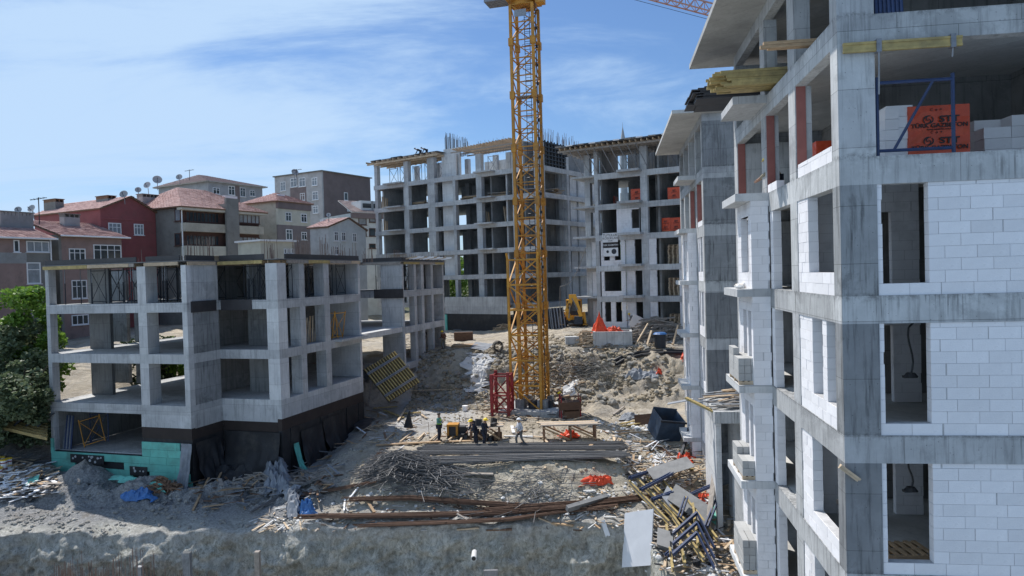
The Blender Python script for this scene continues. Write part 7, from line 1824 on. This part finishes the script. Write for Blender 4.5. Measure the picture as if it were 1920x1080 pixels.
# ------------------------------------------------------------ people
M['skin'] = plain('skin', (.36,.20,.13), .6, .1, 4, 0); M['navy'] = plain('navy_cloth', (.025,.03,.05), .85, .3, 6, .1); M['grey_cloth'] = plain('grey_cloth', (.15,.15,.15), .85, .3, 6, .1)
M['green_cloth'] = plain('green_cloth', (.16,.36,.30), .85, .2, 6, .1); M['vest'] = plain('safety_vest', (.42,.75,.08), .6, .15, 6, .1); M['white_cloth'] = plain('white_cloth', (.62,.62,.66), .85, .15, 6, .1)
M['rust_cloth'] = plain('rust_cloth', (.22,.09,.05), .85, .2, 6, .1); M['helmet_y'] = plain('yellow_helmet', (.85,.60,.02), .35, .05, 3, 0); M['hair'] = plain('dark_hair', (.015,.012,.01), .7, .3, 8, 0); M['khaki'] = plain('khaki_cloth', (.25,.22,.16), .85, .2, 6, .1)
def skinned(name, verts, edges, radii, mat, par, sub=1, root=0):
    me = bpy.data.meshes.new(name); me.from_pydata([tuple(v) for v in verts], edges, []); me.materials.append(M[mat])
    o = bpy.data.objects.new(name, me); col.objects.link(o); o.parent = par
    m_ = o.modifiers.new('Skin', 'SKIN'); m_.use_smooth_shade = True
    for i, r_ in enumerate(radii):
        d = me.skin_vertices[0].data[i]; d.radius = r_ if isinstance(r_, tuple) else (r_, r_); d.use_root = (i == root)
    s = o.modifiers.new('Sub', 'SUBSURF'); s.levels = sub; s.render_levels = sub; return o
BASE = dict(pel=(0,0,.95), waist=(0,0,1.08), chest=(0,0,1.30), neck=(0,0,1.47), head=(0,-.02,1.60), top=(0,0,1.70),
  sL=(-.19,0,1.41), eL=(-.25,.03,1.13), wL=(-.26,-.05,.88), sR=(.19,0,1.41), eR=(.25,.03,1.13), wR=(.26,-.05,.88),
  hL=(-.10,0,.92), kL=(-.11,-.02,.50), aL=(-.11,.03,.09), tL=(-.12,-.14,.04), hR=(.10,0,.92), kR=(.11,-.02,.50), aR=(.11,.03,.09), tR=(.12,-.14,.04))
def person(loc, rz, label, shirt, trousers, helmet=None, vest=None, pose=None, scale=1.0):
    J = {k: Vector(v) for k, v in BASE.items()}
    for k, v in (pose or {}).items(): J[k] = Vector(v)
    t = thing('person', label, 'person', loc, rz, 'workers on the site'); t.scale = (scale,)*3
    names = ['pel','waist','chest','neck','head','top','sL','eL','wL','sR','eR','wR','hL','kL','aL','tL','hR','kR','aR','tR']; V = [J[n] for n in names]; ix = {n: i for i, n in enumerate(names)}
    ed = [('pel','waist'),('waist','chest'),('chest','neck'),('neck','head'),('head','top'),('chest','sL'),('sL','eL'),('eL','wL'),('chest','sR'),('sR','eR'),('eR','wR'),('pel','hL'),('hL','kL'),('kL','aL'),('aL','tL'),('pel','hR'),('hR','kR'),('kR','aR'),('aR','tR')]
    Rr = dict(pel=.12, waist=.11, chest=.13, neck=.055, head=.095, top=.07, sL=.06, eL=.042, wL=.03, sR=.06, eR=.042, wR=.03, hL=.085, kL=.055, aL=.04, tL=.035, hR=.085, kR=.055, aR=.04, tR=.035)
    E_ = [(ix[a], ix[b_]) for a, b_ in ed]; R_ = [Rr[n] for n in names]
    for s in 'LR':                                   # hands: palm, four fingers and a thumb
        w_ = J['w'+s]; d = (w_-J['e'+s]).normalized(); sx = Vector((1,0,0)) if abs(d.x) < .9 else Vector((0,1,0)); sx = (sx-d*sx.dot(d)).normalized(); ny = d.cross(sx)
        pi = len(V); V.append(w_+d*.08); R_.append(.028); E_.append((ix['w'+s], pi))
        for f, (off, ln) in enumerate(((-.03,.07),(-.01,.085),(.01,.08),(.03,.062))):
            V.append(w_+d*(.09+ln*.5)+sx*off+ny*.01); R_.append(.009); E_.append((pi, len(V)-1)); V.append(w_+d*(.09+ln)+sx*off+ny*.03); R_.append(.008); E_.append((len(V)-2, len(V)-1))
        V.append(w_+d*.07+sx*.05+ny*.02); R_.append(.011); E_.append((pi, len(V)-1))
    body = skinned('body', V, E_, R_, 'skin', t)
    hd = J['head']; fw = Vector((0,-1,0)); b = MB(); b.tube(hd+Vector((0,-.075,.01)), hd+Vector((0,-.115,-.015)), .02, .012, 6); b.build('nose', M['skin'], t)
    b = MB(); 
    for s in (-.035, .035): b.rock(hd+Vector((s,-.085,.03)), .012)
    b.build('eyes', M['black'], t)
    tn = ['pel','waist','chest','neck','sL','eL','sR','eR']; tv = [J[n] for n in tn]; tv[3] = J['chest'].lerp(J['neck'], .75); tv += [J['eL'].lerp(J['wL'], .9), J['eR'].lerp(J['wR'], .9)]
    skinned('shirt', tv, [(0,1),(1,2),(2,3),(2,4),(4,5),(5,8),(2,6),(6,7),(7,9)], [.145,.14,.155,.075,.078,.06,.078,.06,.045,.045], shirt, t)
    tn = ['pel','hL','kL','aL','hR','kR','aR']; tv = [J[n] for n in tn]; skinned('trousers', tv, [(0,1),(1,2),(2,3),(0,4),(4,5),(5,6)], [.15,.115,.08,.06,.115,.08,.06], trousers, t)
    for s in 'LR': skinned('boot', [J['a'+s]+Vector((0,.02,.02)), J['a'+s]+Vector((0,0,-.04)), J['t'+s]], [(0,1),(1,2)], [.06,.06,.05], 'black_rub', t)
    if vest: skinned('vest', [J['pel'], J['waist'], J['chest'], J['chest'].lerp(J['neck'], .6)], [(0,1),(1,2),(2,3)], [(.16,.16),.158,.172,.12], vest, t)
    b = MB(); n = 12; dm = J['top']-J['head']; zx = dm.normalized(); xx = Vector((1,0,0)); yy = zx.cross(xx).normalized(); xx = yy.cross(zx); c = J['head']+zx*.035
    rr = .125 if helmet else .108; vs = []; fs = []
    for i in range(5):
        a = math.pi/2*i/4.6
        for j in range(n): q = 2*math.pi*j/n; vs.append(c+(xx*math.cos(q)+yy*math.sin(q)*1.12)*rr*math.cos(a)+zx*rr*.95*math.sin(a))
    for i in range(4):
        for j in range(n): fs.append((i*n+j, i*n+(j+1)%n, (i+1)*n+(j+1)%n, (i+1)*n+j))
    fs.append(tuple(range(4*n, 5*n))); b.add(vs, fs)
    if helmet:
        b.add([c+(xx*math.cos(2*math.pi*j/n)+yy*math.sin(2*math.pi*j/n)*1.12)*(rr*.98)+zx*.004 for j in range(n)]+[c+(xx*math.cos(2*math.pi*j/n)*1.12+yy*(math.sin(2*math.pi*j/n)*1.25-.12))*rr*1.1 for j in range(n)], [(j, (j+1)%n, n+(j+1)%n, n+j) for j in range(n)])
        b.build('helmet', M[helmet], t, True)
    else: b.build('hair', M['hair'], t, True)
    return t
g = lambda px, py, l=0.: PG(px, py, l)
def gp(px, py): p = PG(px, py); return Vector((p.x, p.y, p.z+.02))
person(gp(824,828), R(75), 'person in a lime safety vest over a green shirt standing with folded arms', 'green_cloth', 'navy', None, 'vest', dict(eL=(-.27,-.02,1.15), wL=(.02,-.24,1.20), eR=(.27,-.02,1.15), wR=(-.05,-.25,1.15)), 1.02)
person(gp(893,836), R(-60), 'person with a yellow helmet leaning towards the other by the dark bench', 'navy', 'navy', 'helmet_y', None, dict(chest=(0,-.18,1.25), neck=(0,-.27,1.40), head=(0,-.33,1.52), top=(0,-.35,1.62), sL=(-.19,-.2,1.34), sR=(.19,-.2,1.34), eL=(-.24,-.3,1.08), wL=(-.2,-.45,.92), eR=(.24,-.3,1.08), wR=(.2,-.48,.95)), .98)
person(gp(908,838), R(60), 'person with a yellow helmet and dark clothes, right one of the pair at the bench', 'navy', 'navy', 'helmet_y', None, dict(chest=(0,-.06,1.29), head=(0,-.14,1.58), top=(0,-.14,1.69), neck=(0,-.09,1.46), eR=(.24,-.1,1.12), wR=(.12,-.33,1.08), eL=(-.24,-.1,1.12), wL=(-.1,-.33,1.05), kL=(-.11,-.1,.5)), 1.0)
person(gp(975,838), R(-70), 'person in a white shirt and white helmet walking behind the rebar stack', 'white_cloth', 'grey_cloth', 'white', None, dict(kL=(-.1,-.2,.52), aL=(-.1,-.15,.1), tL=(-.1,-.32,.06), kR=(.1,.08,.5), aR=(.1,.3,.14), tR=(.1,.16,.05), eL=(-.25,-.08,1.12), wL=(-.15,-.3,1.12), eR=(.25,.1,1.13), wR=(.2,-.1,.95)), .98)
person(gp(1058,778), R(-100), 'person in black with a yellow helmet bending over scrap right of the crane', 'navy', 'navy', 'helmet_y', None, dict(chest=(0,-.14,1.27), neck=(0,-.22,1.42), head=(0,-.3,1.54), top=(0,-.34,1.64), sL=(-.19,-.14,1.37), sR=(.19,-.14,1.37), eL=(-.22,-.32,1.15), wL=(-.15,-.52,1.05), eR=(.22,-.32,1.15), wR=(.15,-.52,1.05)), 1.0)
person(gp(832,656), R(-30), 'person in a rust brown jacket with yellow helmet beside the plank stack', 'rust_cloth', 'khaki', 'helmet_y', None, dict(kL=(-.12,-.15,.5), aL=(-.2,.1,.1), tL=(-.2,-.06,.05), chest=(0,-.08,1.3), head=(0,-.16,1.58), top=(0,-.17,1.69), neck=(0,-.1,1.46), wL=(-.2,-.35,1.0), wR=(.2,-.35,1.0)), 1.02)
person(gp(797,650), R(160), 'person in dark blue standing in the shade under the left block', 'navy', 'navy', None, None, None, 1.0)
u_, z_ = C.onv(1190, 600, -.9)
per = person(C.w(u_, -1.6, gz(*C.w(u_, -1.6)[:2])), R(-110), 'person with a yellow helmet carrying a pale board before the ground floor door', 'grey_cloth', 'navy', 'helmet_y', None, dict(chest=(0,-.12,1.27), neck=(0,-.2,1.42), head=(0,-.25,1.54), top=(0,-.27,1.64), wL=(-.25,-.4,1.0), wR=(.25,-.4,1.0)), 1.0)
b = MB(); b.box(-.55,.55,-.02,.02,-.6,.6); o = b.build('carried_board', M['ply_white']); o.location = per.location+Vector((.35,-.35,.85)); o.rotation_euler = (R(10), R(28), 0); tag(o, 'pale board held by the worker at the rear right block', 'board')
person(A.w(.35, 7.6, 2.30), R(-110), 'person with a yellow helmet crouching on the upper balcony of the nearest block', 'khaki', 'navy', 'helmet_y', None, dict(pel=(0,.1,.5), waist=(0,.05,.62), chest=(0,-.1,.82), neck=(0,-.18,.97), head=(0,-.24,1.09), top=(0,-.27,1.19), sL=(-.19,-.1,.92), sR=(.19,-.1,.92), eL=(-.25,-.25,.68), eR=(.25,-.25,.68), wL=(-.2,-.5,.5), wR=(.2,-.5,.5), hL=(-.1,.1,.48), hR=(.1,.1,.48), kL=(-.14,-.28,.52), kR=(.14,-.28,.52), aL=(-.12,-.02,.09), aR=(.12,-.02,.09), tL=(-.12,-.2,.04), tR=(.12,-.2,.04)), 1.0)
u_, z_ = D.onv(785, 300, .8)
CR = dict(pel=(0,.25,.55), waist=(0,.1,.62), chest=(0,-.12,.68), neck=(0,-.28,.74), head=(0,-.4,.80), top=(0,-.46,.88), sL=(-.19,-.1,.72), sR=(.19,-.1,.72), eL=(-.24,-.2,.42), eR=(.24,-.2,.42), wL=(-.2,-.35,.2), wR=(.2,-.35,.2), hL=(-.1,.25,.52), hR=(.1,.25,.52), kL=(-.14,.05,.12), kR=(.14,.3,.12), aL=(-.12,.45,.1), aR=(.12,.7,.1), tL=(-.12,.6,.05), tR=(.12,.85,.05))
person(D.w(u_, .8, 15.26), R(-80), 'person in dark clothes bent low on the rear frame roof edge', 'navy', 'navy', None, None, CR, 1.05)
u_, z_ = D.onv(797, 300, .8)
person(D.w(u_, .8, 15.26), R(-80), 'person crouching on the rear frame roof, right behind the other', 'grey_cloth', 'navy', None, None, CR, 1.0)
